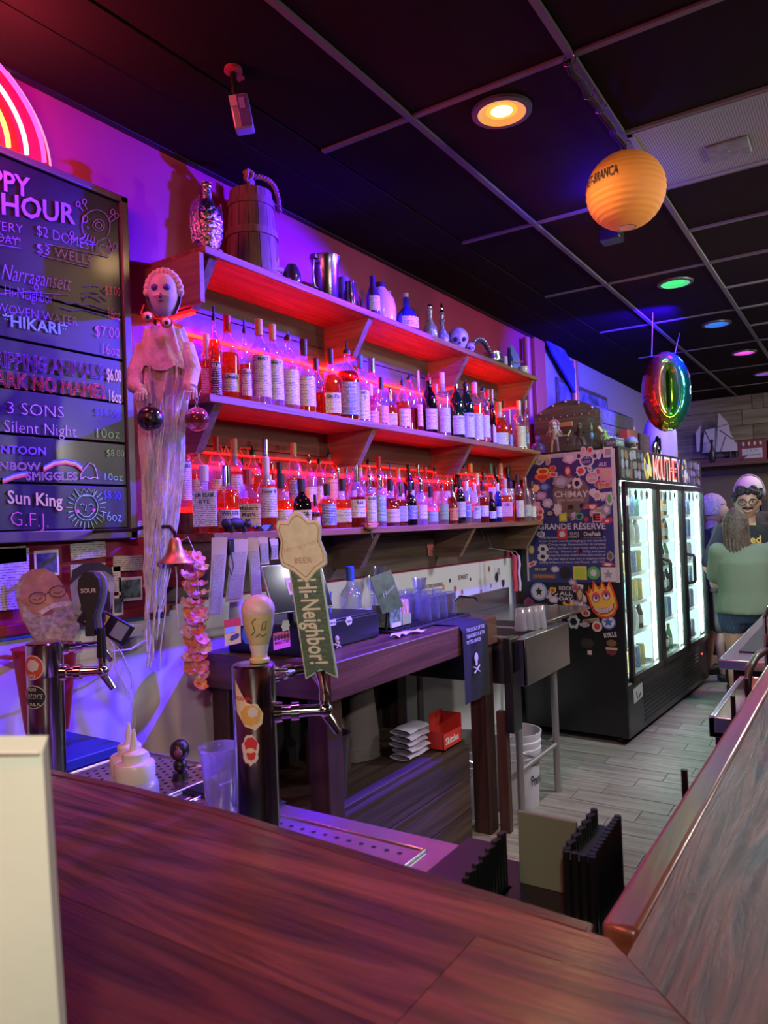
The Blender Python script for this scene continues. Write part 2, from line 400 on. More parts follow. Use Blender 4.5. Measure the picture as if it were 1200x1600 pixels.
# ceiling: runners and black lay-in tiles
ce = struct('ceiling', MB().box(-3, -4, CEIL+.03, 11, 2.35, CEIL+.1), M_black)
GX = [2.34+.607*i for i in range(-5, 14)]; GY = [.745+.607*j for j in range(-5, 3)] + [WY+.2]
GY = [g for g in GY if g < 1.5]
for i, g in enumerate(GX):
    MB().box(g-.012, -3.4, CEIL-.006, g+.012, .745 if i % 2 == 0 else 1.76, CEIL+.02).build('runner', M_runner, ce, smooth=False)
for g in GY: MB().box(-1.2, g-.012, CEIL-.009, BX, g+.012, CEIL+.018).build('runner', M_runner, ce, smooth=False)
tsm = MB().box(-.2895, -.2895, 0, .2895, .2895, .02).build('ceiling_tile', M_tile, ce, bevel=.004); used = False
big = None
for i, g in enumerate(GX[:-1]):
    for j, h in enumerate(GY):
        if g < .3 and h < .7: continue
        if abs(g+.3-3.25) < .1 and abs(h+.3-.45) < .12: continue      # the air grille sits there
        if g > 8.5 and h < -1: continue
        if h > .7:                                                    # long tiles over the aisle
            if i % 2 == 0: continue
            y1 = h+.594 if h < 1.3 else 1.76
            MB().box(g+.013, h+.013, CEIL+.002, g+1.201, y1, CEIL+.022).build('ceiling_tile', M_tile, ce, bevel=.004); continue
        if not used: o = tsm; used = True
        else: o = bpy.data.objects.new('ceiling_tile', tsm.data); COL.objects.link(o); o.modifiers.new('bevel', 'BEVEL').width = .004
        o.parent = ce; o.location = (g+.3035, h+.3035, CEIL+.002+random.uniform(0, .003))
MB().box(-1.5, 1.765, CEIL-.004, BX, 1.955, CEIL+.03).build('border_board', M_tile, ce)
MB().box(-1.5, 1.957, CEIL-.007, BX, WY, CEIL+.03).build('border_board', M_tile, ce)
struct('cornice_strip', MB().box(-1.2, WY-.03, CEIL-.012, 5.72, WY, CEIL+.01), M_black, ce)

# perforated return-air grille in the ceiling
gr = thing('air_grille', 'large square perforated metal air grille set in the black ceiling', 'vent', (3.25, .44, CEIL))
fr = MB(); a, b, c_, d = 2.953, 3.547, .15, .733
for (x0, y0, x1, y1) in ((a, c_, b, c_+.02), (a, d-.02, b, d), (a, c_, a+.02, d), (b-.02, c_, b, d)): fr.box(x0, y0, CEIL-.008, x1, y1, CEIL+.004)
fr.build('frame', mat('grille_frame', (.26, .26, .25), .5), gr)
mg, t_, b_ = _mat('perforated_sheet')
tc = t_.nodes.new('ShaderNodeTexCoord'); vo = t_.nodes.new('ShaderNodeTexVoronoi'); vo.inputs['Scale'].default_value = 105; vo.inputs['Randomness'].default_value = 0
rp = t_.nodes.new('ShaderNodeValToRGB'); rp.color_ramp.elements[0].position = .28; rp.color_ramp.elements[1].position = .42
rp.color_ramp.elements[0].color = (.01, .01, .01, 1); rp.color_ramp.elements[1].color = (.36, .35, .32, 1)
t_.links.new(tc.outputs['Object'], vo.inputs['Vector']); t_.links.new(vo.outputs['Distance'], rp.inputs[0]); t_.links.new(rp.outputs[0], b_.inputs['Base Color']); b_.inputs['Roughness'].default_value = .5
MB().box(a+.02, c_+.02, CEIL-.002, b-.02, d-.02, CEIL).build('perforated_sheet', mg, gr)
MB().box(3.25, .34, CEIL-.012, 3.40, .50, CEIL-.002).build('deflector_plate', mat('grille_plate', (.22, .22, .20), .55, noise=.3, nscale=30), gr, bevel=.006)
MB().cyl((3.32, .42, CEIL-.016), (3.32, .42, CEIL-.011), .006, n=10).build('screw', M_steel, gr)

# recessed lights
def can(x, y, c, lens_c, s, label, r=.088):
    t = thing('recessed_light', label, 'ceiling light', (x, y, CEIL), 'recessed ceiling lights')
    MB().lathe((x, y, 0), [(r+.022, CEIL-.001), (r+.02, CEIL-.012), (r, CEIL-.014), (r-.004, CEIL-.004)], 36, cap=False).build('trim_ring', mat('ring_dark', (.10, .09, .09), .4), t)
    MB().lathe((x, y, 0), [(r, CEIL-.013), (r-.012, CEIL-.006), (r-.030, CEIL-.003)], 36, cap=False).build('reflector', mat('can_reflector_'+label[:5], c, .5, emit=s*.5, ecol=c), t)
    MB().lathe((x, y, 0), [(.001, CEIL-.003), (r-.028, CEIL-.003)], 36, cap=False).build('bulb', glow('bulb_'+label[:5], lens_c, s), t)
can(2.50, 1.06, (1, .50, .10), (1, .48, .07), 1.15, 'warm amber recessed light, largest and nearest in the row')
can(5.02, .98, (.1, .95, .3), (.06, 1, .22), 1.2, 'green recessed light in the black ceiling')
can(6.32, .94, (.08, .25, 1), (.03, .25, 1), .9, 'blue recessed light in the ceiling beyond the green one')
can(7.63, .91, (1, .1, .8), (1, .10, .75), 1.2, 'pink recessed light above the guests')
can(8.95, .88, (.3, .2, 1), (.9, .15, .9), .5, 'faint violet recessed light, farthest of the row')
hot = MB().lathe((2.50, 1.06, 0), [(.001, CEIL-.006), (.040, CEIL-.0045)], 24, cap=False).build('hot_spot', glow('bulb_hot', (1, .80, .30), 3), bpy.data.objects['recessed_light'])

# ================================================================== bar, shelves, counter
# ---- guests' bar: two thick tops meeting in a corner
BZ = 1.07
bar = thing('bar_counter', 'glossy red-brown plank bar top nearest the camera', 'counter', (.5, 1.2, 0))
xs = [-.52, -.335, -.15, .035, .22, .405, .59, .775]
E2 = [(.0, .4, 1.15, 1.9, 2.24), (.0, .75, 1.5, 2.24), (.0, .3, 1.05, 1.75, 2.24)]
for i in range(len(xs)-1):
    a, b = xs[i], xs[i+1]
    cuts = [-.62] + list(E2[i % 3][1:])
    ym = lambda x: max(-.62, .29-(.868-x))          # mitred against the other bar top
    for n_, (c0, c1) in enumerate(zip(cuts, cuts[1:])):
        if c1 <= ym(b)+.01: continue
        lo0, lo1 = (ym(a), ym(b)) if c0 < ym(b) else (c0, c0)
        MB().prism([(a+.0004, lo0+.0004), (b-.0004, lo1+.0004), (b-.0004, c1-.0004), (a+.0004, c1-.0004)], (0, 0, BZ-.035), X_, Y_, .035+random.uniform(-.0003, .0003)).build('plank', W_bar, bar, smooth=False)
EDG = [(.868, .29), (.917, .95), (.918, 1.2), (.900, 1.5), (.885, 2.24)]
MB().prism([(.7754, .1974), (.845, .267)]+[(x-.028, y) for x, y in EDG[1:]]+[(.7754, 2.24)], (0, 0, BZ-.035), X_, Y_, .035).build('plank', W_bar, bar, smooth=False)
MB().prism([(x-.0276, y) for x, y in EDG]+[(x, y) for x, y in EDG[::-1]], (0, 0, BZ-.045), X_, Y_, .046).build('edge_nosing', W_bar, bar, bevel=.005)
MB().box(-.3, -.62, .02, .84, 2.2, BZ-.036).build('base_cabinet', mat('bar_front', (.02, .012, .012), .6), bar)
bar2 = thing('bar_counter', 'long oak-grained bar top running away along the right-hand side', 'counter', (3, -.1, 0))
for y0, y1 in ((-.62, -.42), (-.42, -.2), (-.2, .02), (.02, .24)):
    for x0, x1 in ((0, 3.2), (3.2, 6.2)):
        xa, xb = (x0, x0) if x0 else (.868-(.29-y0), .868-(.29-y1))
        MB().prism([(xa+.0006, y0+.0004), (x1-.0004, y0+.0004), (x1-.0004, y1-.0004), (xb+.0006, y1-.0004)], (0, 0, BZ-.035), X_, Y_, .035+random.uniform(-.0003, .0003)).build('plank', W_barX, bar2, smooth=False)
MB().box(.872, .24, BZ-.05, 6.2, .285, BZ+.002).build('edge_nosing', wood('nosing_timber', (.16, .05, .03), (.34, .13, .08), 'X', .8, .3, .2, coat=.6), bar2, bevel=.008)
MB().box(.93, -.5, .02, 6.1, .16, BZ-.05).build('base_cabinet', mat('bar_front2', (.035, .012, .014), .6), bar2)
for k, (x, z) in enumerate(((1.42, .0), (2.0, .01), (2.25, .005))):
    o = MB().cyl((x, .298, BZ-.07), (x, .298, BZ+.018+z), .006, n=10).build('edge_peg', M_blackplastic, None, loc=(x, .298, BZ-.07))
    tag(o, ['short black peg on the bar edge, nearest the napkin caddy', 'thin black peg midway along the right bar edge', 'thin black peg farthest along the right bar edge'][k], 'peg')

# ---- stainless work surface behind the taps
st = thing('drip_station', 'stainless steel beer station with sunken drip trays behind the bar', 'counter', (1.13, 1.5, 0))
SZ = .90
MB().box(.93, .66, SZ-.03, 1.335, 1.42, SZ).box(.93, 1.42, SZ-.03, 1.47, 2.24, SZ).build('worktop', M_steel, st, bevel=.006)
MB().box(.95, .70, .1, 1.29, 2.2, SZ-.03).build('cabinet', M_steel_dull, st)
def drip(x0, y0, x1, y1, m, holes, name='drip_tray'):
    f = MB()
    f.box(x0, y0, SZ, x1, y0+.008, SZ+.006).box(x0, y1-.008, SZ, x1, y1, SZ+.006).box(x0, y0, SZ, x0+.008, y1, SZ+.006).box(x1-.008, y0, SZ, x1, y1, SZ+.006)
    fo = f.build(name, M_steel, st, bevel=.002)
    MB().box(x0+.008, y0+.008, SZ+.0005, x1-.008, y1-.008, SZ+.002).build('perforated_plate', m, fo)
    h = MB()
    for (hx, hy) in holes: h.lathe((hx, hy, SZ+.0022), [(.0001, .0003), (.0052, .0003), (.0056, -.0004)], 10, cap=False)
    tag(h.build('drain_holes', mat('hole_black', (.004, .003, .004), .8), fo), kind='stuff')
hs = [(1.235, .80+.031*k) for k in range(20)]
drip(.98, .76, 1.275, 1.40, M_steel, hs)
hs = [(1.10+.024*i+(.012 if j % 2 else 0), 1.50+.026*j) for i in range(14) for j in range(13)]
drip(1.06, 1.47, 1.45, 1.86, mat('copper_tinted_plate', (.66, .42, .34), .3, 1), hs)
rm = MB().box(1.265, 1.18, SZ, 1.335, 1.46, SZ+.006)
for k in range(34):
    y = 1.19+k*.0078
    rm.box(1.27, y, SZ+.006, 1.33, y+.004, SZ+.011)
tag(rm.build('rubber_bar_mat', M_rubber, None, loc=(1.3, 1.32, SZ)), 'black ribbed rubber mat between squeeze bottle and plastic cup', 'bar mat')
q = MB().box(1.02, 1.88, SZ, 1.42, 2.2, SZ+.03)
bm_ = q.build('blue_board', mat('blue_board', (.01, .03, .30), .5), None, bevel=.004, loc=(1.2, 2.04, SZ))
tag(bm_, 'blue slab with pink script lying behind the left beer tower', 'board')
MB().text('Rudy', (1.03, 2.02, SZ+.0305), (.35, -.94, 0), (.94, .35, 0), height=.04, style='slant', off=.0006).build('script', mat('pink_ink', (.9, .25, .45), .5), bm_, smooth=False)

# ---- wall shelves
SH = [(2.58, 'top'), (2.045, 'middle'), (1.545, 'bottom')]
BRX = [1.925, 2.95, 3.99, 5.02]
M_led = glow('red_led', (1, .004, .006), 16)
M_led1 = glow('red_led_bright', (1, .003, .002), 64)
M_led2 = glow('red_led_riser', (1, .006, .006), 4)
for n, (z, nm) in enumerate(SH):
    t = thing('wall_shelf', {'top': 'topmost long wooden shelf holding jugs and ornaments', 'middle': 'middle long wooden shelf holding one row of bottles', 'bottom': 'lowest long wooden shelf crowded with bottles'}[nm], 'shelf', (3.45, 2.1, z-.03), 'long shelves behind the bar')
    MB().box(1.87, 1.95, z-.03, 5.06, WY, z).build('board', W_shelf, t, bevel=.003)
    for i, bx in enumerate(BRX):
        hgt = .17; zb = z-.03
        pts = [(1.965, zb), (WY, zb), (WY, zb-hgt), (2.07, zb-hgt)]
        q = MB(); k = len(q.v)
        for xx in (bx-.019, bx+.019):
            for (y, zz) in pts: q.v.append((xx, y, zz))
        q.f += [(3, 2, 1, 0), (4, 5, 6, 7)] + [(j, (j+1) % 4, 4+(j+1) % 4, 4+j) for j in range(4)]; q.mi += [0]*6
        bo = q.build('bracket', W_brkt, t, smooth=False)
        for s_ in (.03, .13): pass
    if n == 0:
        # boxed left end, seen from outside
        MB().box(1.845, 1.955, z-.21, 1.868, WY, z-.03).build('end_panel', W_brkt, t, bevel=.002)
# red LED strips clipped to the wall and shining up onto the shelf boards
for n, (z0, lab) in enumerate(((2.338, 'red LED strip glowing on the wall above the middle shelf'), (1.812, 'red LED strip glowing on the wall above the bottom shelf'))):
    t = thing('led_strip', lab, 'light strip', (3.45, WY-.02, z0), 'red LED strips')
    MB().box(1.90, WY-.022, z0-.006, 5.03, WY-.012, z0+.006).build('strip', M_led1 if n == 0 else M_led, t, smooth=False)
    MB().box(1.90, WY-.012, z0-.012, 5.03, WY, z0+.010).build('backing', M_redtrim, t, smooth=False)
    if n == 0:
        for bx in BRX:      # it loops under each bracket
            MB().box(bx-.006, 2.075, 2.365, bx+.006, WY-.01, 2.373).build('strip_loop', M_led, t, smooth=False)
# hidden-in-the-photo light lip under the top and middle shelf
t = thing('led_strip', 'red light lip under the front of the middle shelf', 'light strip', (3.45, 1.99, 2.01), 'red LED strips')
MB().box(1.96, WY-.04, 1.866, 5.0, WY-.022, 1.872).build('strip', glow('red_led_dim', (1, .005, .006), 7), t, smooth=False)
# two stepped risers on the bottom shelf with red-lit tops
rz = thing('bottle_riser', 'wooden bottle riser with red-lit acrylic top on the lowest shelf', 'riser', (3.45, 2.17, 1.545))
MB().box(1.90, 2.105, 1.545, 5.0, WY-.005, 1.625).build('step', W_panel, rz)
MB().box(1.90, 2.10, 1.625, 5.0, WY-.005, 1.642).build('lit_top', M_led2, rz, smooth=False)
# dark boards behind the bottles, screwed to the wall
for (z0, z1) in ((1.285, 1.49), (1.49, 1.70), (1.70, 1.90), (1.90, 2.03), (2.03, 2.24), (2.24, 2.44), (2.44, 2.575)):
    cuts = [1.885, random.uniform(2.8, 3.2), random.uniform(3.9, 4.3), 5.06]
    for a, b in zip(cuts, cuts[1:]):
        po = MB().box(a+.001, WY-.010-random.random()*.003, z0+.002, b-.001, WY, z1-.002).build('plank', W_panel, wl, bevel=.0015)
# burned lettering on the board under the middle shelf
tag(MB().text('WEST', (2.19, WY-.0135, 1.86), X_, Z_, height=.05, style='bold').text('BOURBON', (2.16, WY-.0135, 1.80), X_, Z_, height=.045, style='bold').build('lettering', mat('burnt_red', (.30, .07, .04), .7), wl, smooth=False))

# ---- back counter
ct = thing('back_counter', 'thick dark timber back counter under the bottle shelves', 'counter', (2.75, 1.92, 0))
CZ = 1.07
for y0, y1 in ((1.64, 1.79), (1.79, 1.94), (1.94, 2.09), (2.09, WY-.006)):
    MB().box(2.075, y0+.001, CZ-.04, 3.44, y1-.001, CZ).build('plank', W_counter, ct, bevel=.002)
MB().box(2.06, 1.60, CZ-.135, 3.455, 1.64, CZ+.002).build('front_beam', W_counter, ct, bevel=.005)
MB().box(2.06, 1.64, CZ-.135, 2.10, WY-.006, CZ+.001).build('side_beam', W_counterY, ct, bevel=.005)
MB().box(3.42, 1.64, CZ-.135, 3.455, WY-.006, CZ+.001).build('side_beam', W_counterY, ct, bevel=.005)
for (x0, y0, x1, y1) in ((2.10, 1.65, 2.19, 1.74), (2.10, 2.14, 2.19, 2.23), (3.34, 1.62, 3.43, 1.71), (2.70, 2.14, 2.78, 2.22), (3.34, 2.14, 3.43, 2.23)):
    MB().box(x0, y0, 0, x1, y1, CZ-.13).build('post', W_post, ct, bevel=.004)
MB().box(2.15, 1.70, .46, 3.25, 2.22, .49).build('lower_shelf', W_dark, ct, bevel=.003)
for k, (z0, z1) in enumerate(((.325, .475), (.165, .32), (.01, .16))):
    MB().box(2.15, 1.665, z0+.002, 3.225, 1.70, z1-.002).build('plank', W_dark, ct, bevel=.003)
MB().box(3.19, 1.70, .01, 3.225, 2.2, .46).build('end_board', W_dark, ct)
MB().box(2.15, 2.225, .1, 3.4, 2.24, CZ-.14).build('back_board', mat('under_counter_dark', (.02, .015, .016), .7), ct)
for z in (.475, .32, .16): MB().box(2.19, 1.660, z-.006, 3.22, 1.672, z+.004).build('batten', W_dark, ct)
# lit fairy-light wood block at the counter's end is plain timber in the photo
o = MB().box(3.46, 1.93, .98, 3.60, 2.17, 1.13).build('timber_block', W_counterY, None, bevel=.004, loc=(3.53, 2.07, .98)); tag(o, 'rough timber block at the far end of the back counter', 'block')

# ---- sink run
sk = thing('bar_sink', 'long stainless steel bar sink between back counter and cooler', 'sink', (4.1, 1.78, 0))
q = MB(); fz = .955; SX0, SX1 = 3.475, 4.13
q.box(SX0, 1.46, .72, SX1, 1.475, fz)                                # front apron
q.box(SX0, 1.46, .72, SX0+.015, 2.2, fz).box(SX1-.015, 1.46, .72, SX1, 2.2, fz)
q.box(SX0, 1.46, fz-.004, SX1, 1.52, fz+.004).box(SX0, 2.04, fz-.004, SX1, 2.2, fz+.004).box(SX0, 2.185, fz, SX1, 2.20, fz+.16)
for x in (SX0, 3.80, SX1-.05): q.box(x, 1.5, fz-.004, x+.05, 2.06, fz+.004)
q.build('sink_deck', M_steel, sk, bevel=.003)
for x0, x1 in ((3.525, 3.80), (3.85, 4.08)):
    q = MB(); q.box(x0, 1.52, .74, x1, 2.04, .75).box(x0, 1.515, .74, x1, 1.522, fz).box(x0, 2.038, .74, x1, 2.044, fz).box(x0-.004, 1.52, .74, x0, 2.04, fz).box(x1, 1.52, .74, x1+.004, 2.04, fz)
    q.build('basin', M_steel_dull, sk)
MB().box(4.13, 1.60, fz-.02, 4.95, 2.2, fz).box(4.13, 2.185, fz, 4.95, 2.2, fz+.12).build('drain_board', M_steel, sk, bevel=.003)
for x, y in ((4.06, 1.54), (3.54, 1.54), (4.88, 2.12), (3.54, 2.12)):
    MB().cyl((x, y, 0), (x, y, .73), .019, n=12).build('leg', mat('leg_grey', (.35, .34, .35), .4, .6), sk)
MB().cyl((3.54, 1.54, .27), (4.06, 1.54, .27), .014, n=10).cyl((4.06, 1.54, .27), (4.06, 2.1, .27), .014, n=10).build('cross_tube', mat('leg_grey', (.3, .3, .3), .4, .6), sk)
MB().tube([(3.95, 2.12, .96), (3.95, 2.12, 1.07), (3.95, 2.06, 1.11), (3.95, 1.96, 1.10), (3.95, 1.94, 1.07)], .009, 8).build('faucet', M_chrome, sk)
for k in range(4):
    p = atZ(814+k*10.2, 985-1.5*k, .956)
    o = MB().lathe((p.x, p.y, .9555), [(.034, 0), (.035, .004), (.025, .118), (.023, .121)], 18).build('tumbler', glassy('frosted_cup', (.75, .75, .85), (.8, .8, .9), .55), None, loc=(p.x, p.y, .9555))
    tag(o, 'frosted plastic tumbler upside down on the sink, %s from the shelf side' % ORD[k+1], 'cup', 'upturned tumblers on the sink')

# ================================================================== left wall: menu board, neon, papers
def perp(o, ax): return Vector(ax)
def wtext(mb, s, px0, py0, px1, py1, hpx, style='thin', Y=2.193, right=True):
    """chalk lettering on the board between two photographed base-line points, hpx tall in the photograph"""
    a, b = atY(px0, py0, Y), atY(px1, py1, Y); d = (b-a); w_ = d.length; d.normalize()
    h = (atY(px1, py1-hpx, Y)-b).length
    mb.text(s, a, d, Z_, width=w_, height=h, style=style)
bd = thing('chalkboard_menu', 'tall framed black chalkboard drink menu covered in coloured chalk lettering', 'menu board', (1.2, WY, 1.53))
M_frame = mat('board_frame', (.10, .09, .11), .35, coat=.3)
M_slate = mat('slate_black', (.020, .016, .045), .38, noise=.5, nscale=6, coat=.15)
rows = [2.74, 2.325, 2.17, 2.017, 1.874, 1.723, 1.573]
bx0, bx1 = .72, 1.70
for i, (z1, z0) in enumerate(zip(rows, rows[1:])):
    MB().box(bx0, 2.20-.001*(i % 2), z0+.003, bx1, 2.235, z1-.003).build('slat', M_slate, bd, bevel=.002)
q = MB()
q.box(bx0-.03, 2.188, 1.537, bx1+.032, WY, 1.573).box(bx0-.03, 2.188, 2.74, bx1+.032, WY, 2.765).box(bx0-.03, 2.188, 1.537, bx0, WY, 2.765).box(bx1, 2.188, 1.537, bx1+.032, WY, 2.765)
q.build('frame', M_frame, bd, bevel=.004)
ch = lambda n, c: mat('chalk_'+n, c, .75)
vio, blu, pink, grn, yel, wht, cyn, red_ = ch('violet', (.30, .22, .95)), ch('blue', (.10, .14, .95)), ch('pink', (.90, .20, .42)), ch('green', (.35, .95, .50)), ch('yellow', (.85, .95, .30)), ch('white', (.85, .80, .90)), ch('cyan', (.25, .85, .75)), ch('red', (.85, .18, .22))
def chalk(name, m, items):
    for it in items:
        q = MB(); wtext(q, *it); q.build(name, m, bd, smooth=False)
chalk('chalk_lettering', vio, [('HAPPY', -72, 276, 48, 309, 30, 'bold'), ('HOUR', 3, 334, 118, 350, 30, 'bold')])
chalk('chalk_lettering', vio, [('EVERY', -20, 357, 36, 365, 14), ('DAY!', -4, 377, 32, 385, 14), ('$2 DOMESTICS', 58, 367, 172, 400, 15), ('$3 WELLS', 58, 395, 145, 415, 15),
    ('Narragansett', 3, 436, 112, 455, 24, 'slant'), ('Hi-Neighbor!', 8, 462, 86, 476, 17), ('WOVEN WATER', -6, 487, 122, 510, 14)])
chalk('chalk_lettering', cyn, [('*HIKARI*', 4, 508, 106, 524, 17, 'bold')])
chalk('chalk_lettering', pink, [('$3.00', 165, 460, 188, 463, 14), ('16oz', 170, 498, 188, 501, 18), ('$7.00', 149, 525, 187, 529, 17), ('16oz', 161, 553, 187, 557, 17), ('G.F.J.', 17, 821, 76, 824, 22)])
chalk('chalk_lettering', vio, [('TRIPPING ANIMALS', -24, 571, 162, 592, 22, 'outline')])
chalk('chalk_lettering', red_, [('BARK NO MAMES', -22, 601, 166, 624, 22, 'outline')])
chalk('chalk_lettering', yel, [('$6.00', 167, 594, 190, 597, 19, 'bold'), ('16oz', 171, 627, 190, 630, 18, 'bold'), ('Sun King', 12, 786, 98, 792, 19, 'bold')])
chalk('chalk_lettering', wht, [('3 SONS', 12, 646, 100, 653, 18), ('Silent Night', 7, 675, 120, 683, 18)])
chalk('chalk_lettering', blu, [('$10.00', 149, 649, 186, 652, 12), ('$8.00', 162, 779, 189, 781, 13)])
chalk('chalk_lettering', grn, [('10oz', 152, 684, 187, 685, 15), ('$8.00', 167, 713, 194, 714, 11), ('10oz', 164, 750, 192, 751, 11), ('16oz', 162, 814, 190, 815, 16)])
chalk('chalk_lettering', vio, [('PONTOON', -26, 707, 72, 711, 12, 'bold')])
chalk('chalk_lettering', wht, [('RAINBOW', -34, 734, 64, 735, 12, 'outline'), ('SMIGGLES', 41, 750, 121, 750, 12, 'outline')])
def chalk_line(name, m, polys, r=.0016, Y=2.196):
    q = MB()
    for pl in polys: q.tube([atY(px, py, Y) for px, py in pl], r, 5)
    return q.build(name, m, bd)
def ring(cx, cy, rx, ry, n=18, a0=0, a1=360): return [(cx+rx*math.cos(R(a0+(a1-a0)*i/n)), cy-ry*math.sin(R(a0+(a1-a0)*i/n))) for i in range(n+1)]
# skull and crossed bones
chalk_line('chalk_drawing', vio, [ring(150, 353, 22, 25, 20, -40, 220), [(133, 369), (124, 374), (126, 378), (140, 382), (150, 382), (153, 377), (167, 371)], ring(154, 352, 9, 9), ring(154, 352, 5, 5), ring(133, 342, 4, 6),
    [(137, 358), (136, 354), (139, 357)], [(133, 366), (131, 372)], [(138, 367), (136, 374)], [(143, 369), (142, 376)], [(148, 370), (147, 377)],
    [(130, 330), (124, 322)], [(136, 327), (132, 319)], ring(122, 319, 3, 4), ring(132, 315, 3, 4), [(168, 343), (176, 336)], [(172, 347), (180, 342)], ring(176, 331, 3, 4), ring(182, 337, 3, 4),
    [(122, 372), (112, 374)], ring(112, 366, 3, 4), ring(113, 374, 3, 4), [(170, 374), (174, 386)], ring(173, 390, 3, 4), ring(180, 384, 3, 4)])
chalk_line('chalk_underline', vio, [[(0, 452+30/4), (40, 464-8), (108, 455+50/8)], [(0, 371), (30, 374)], [(0, 383), (32, 388)], [(70, 381), (170, 402)], [(66, 400), (140, 418)], [(10, 488), (52, 490)], [(68, 497), (112, 507)]], .0013)
chalk_line('chalk_waves', blu, [[(100, 472), (108, 475), (118, 473), (128, 478), (140, 476), (160, 483), (178, 488)], [(95, 481), (112, 486), (130, 484), (150, 490), (172, 496)], [(130, 470), (138, 462), (148, 466), (158, 472)],
    [(131, 448), (140, 447)], [(128, 458), (138, 456)], [(145, 447), (155, 448)], [(142, 457), (154, 459)], [(158, 452), (165, 460)], [(157, 463), (166, 470)], [(128, 466), (133, 464)]], .0018)
rb = [(ch('rb_blue', (.10, .3, .95)), 0), (ch('rb_white', (.9, .9, .95)), 2.6), (ch('rb_yellow', (.9, .85, .15)), 4.9), (ch('rb_red', (.85, .15, .2)), 7.2)]
for mm, o_ in rb:
    chalk_line('chalk_rainbow', mm, [[(68, 729+o_), (85, 720+o_), (102, 718+o_), (118, 721+o_), (128, 729+o_)], [(4, 748+o_), (22, 741+o_), (42, 737+o_)]], .0030)
chalk_line('chalk_cloud', wht, [[(126, 749), (126, 741), (132, 732), (140, 723), (147, 727), (151, 737), (152, 744), (153, 748)], [(126, 749), (133, 745), (140, 748), (148, 746), (153, 748)]])
# smiling sun with a crown
sx, sy = 135, 793
rays = []
for k in range(26):
    a = R(k*360/26); 
    if 60 < k*360/26 < 120: continue
    rays.append([(sx+21*math.cos(a), sy-23*math.sin(a)), (sx+(29+3*(k % 2))*math.cos(a), sy-(32+3*(k % 2))*math.sin(a))])
chalk_line('chalk_sun', grn, [ring(sx, sy, 18, 20), [(125, 790), (128, 787), (132, 790)], [(138, 790), (142, 787), (146, 791)], [(135, 789), (133, 798), (137, 799)], [(124, 801), (131, 807), (139, 807), (146, 800)],
    [(123, 775), (121, 765), (127, 770), (130, 763), (135, 769), (139, 762), (142, 769), (148, 764), (146, 775), (123, 775)]]+rays, .0017)
q = MB()
for px, py in ((122, 799), (147, 797)): q.lathe(atY(px, py, 2.197), [(.0001, 0), (.006, 0), (.006, .002)], 10, axis='Y')
q.build('chalk_cheeks', pink, bd)

# ---- neon rainbow
nr = thing('neon_rainbow', 'glowing neon rainbow sign on a red backing above the chalkboard', 'neon sign', (1.02, WY, 2.77))
ncx, ncz = 1.03, 2.775
def arc(r, n=28, y=2.20): return [(ncx+r*math.cos(math.pi*i/n), y, ncz+r*math.sin(math.pi*i/n)*.82) for i in range(n+1)]
MB().prism([((.432)*math.cos(math.pi*i/32), (.432)*math.sin(math.pi*i/32)*.82) for i in range(33)], (ncx, WY-.004, ncz), (1, 0, 0), (0, 0, 1), .006).build('backing', mat('neon_backing', (.62, .02, .04), .4), nr)
MB().tube(arc(.432, 32, WY-.012), .004, 6).build('edge_trim', glow('neon_edge', (1, .3, .6), 1.2), nr)
for rr, nm, c, s in ((.385, 'pink', (1, .06, .35), 2.6), (.325, 'orange', (1, .32, .30), 3.2), (.265, 'yellow', (1, .62, .12), 2.6), (.205, 'cyan', (.25, .80, 1), 2.2), (.15, 'blue', (.10, .12, 1), 2.4)):
    MB().tube(arc(rr), .0075, 8).build('neon_tube', glow('neon_'+nm, c, s), nr)
lamp('neon_glow', 'POINT', (1.12, 1.95, 2.84), 16, (1, .07, .16), .12)

# ---- papers, photographs and banknotes pinned under the board
M_note = print_mat('banknote', (.52, .52, .46), (.12, .14, .12), 75)
M_page = print_mat('typed_page', (.62, .60, .66), (.20, .18, .25), 70, .3)
M_photo = mat('dark_photo', (.07, .08, .12), .25, noise=.9, nscale=28)
M_photo2 = mat('green_photo', (.10, .20, .17), .25, noise=.9, nscale=40)
def sheet(name, label, cat, group, px, py, w_, h_, rot, m, border=None, Y=WY-.024, cat_parts=None):
    c = atY(px, py, Y); a = R(rot); ax = Vector((math.cos(a), 0, math.sin(a))); az = Vector((-math.sin(a), 0, math.cos(a)))
    t = thing(name, label, cat, c, group)
    MB().obox(c, ax, Y_, az, w_/2, .0015, h_/2).build('sheet', border or m, t, smooth=False)
    if border: MB().obox(c-Y_*.002, ax, Y_, az, w_/2-.008, .001, h_/2-.010).build('print', m, t, smooth=False)
    return t, c, ax, az
G1 = 'papers pinned below the chalkboard'
WHB = mat('photo_border', (.72, .70, .74), .4)
sheet('typed_sheet', 'typed white sheet pinned at the far left edge under the chalkboard', 'paper', G1, 12, 905, .14, .19, -1, M_page)
sheet('paper_scrap', 'cream receipt scrap pinned above the typed sheet', 'paper', G1, 17, 867, .10, .05, 2, M_note)
sheet('photo_print', 'dark square photograph with white border pinned between papers', 'photo', G1, 73, 880, .085, .085, 1, M_photo, WHB)
sheet('banknote', 'one-dollar note pinned directly below the chalkboard frame', 'banknote', G1, 138, 860, .135, .055, 3, M_note)
t, c, ax, az = sheet('banknote', 'second dollar note tucked under the topmost one', 'banknote', G1, 138, 893, .135, .055, -1, M_note)
sheet('banknote', 'two-dollar note pinned beside the hanging ghost', 'banknote', G1, 200, 880, .125, .055, -2, M_note)
sheet('banknote', 'tilted banknote on the red wall beside the frame corner', 'banknote', G1, 213, 828, .07, .06, 8, M_note)
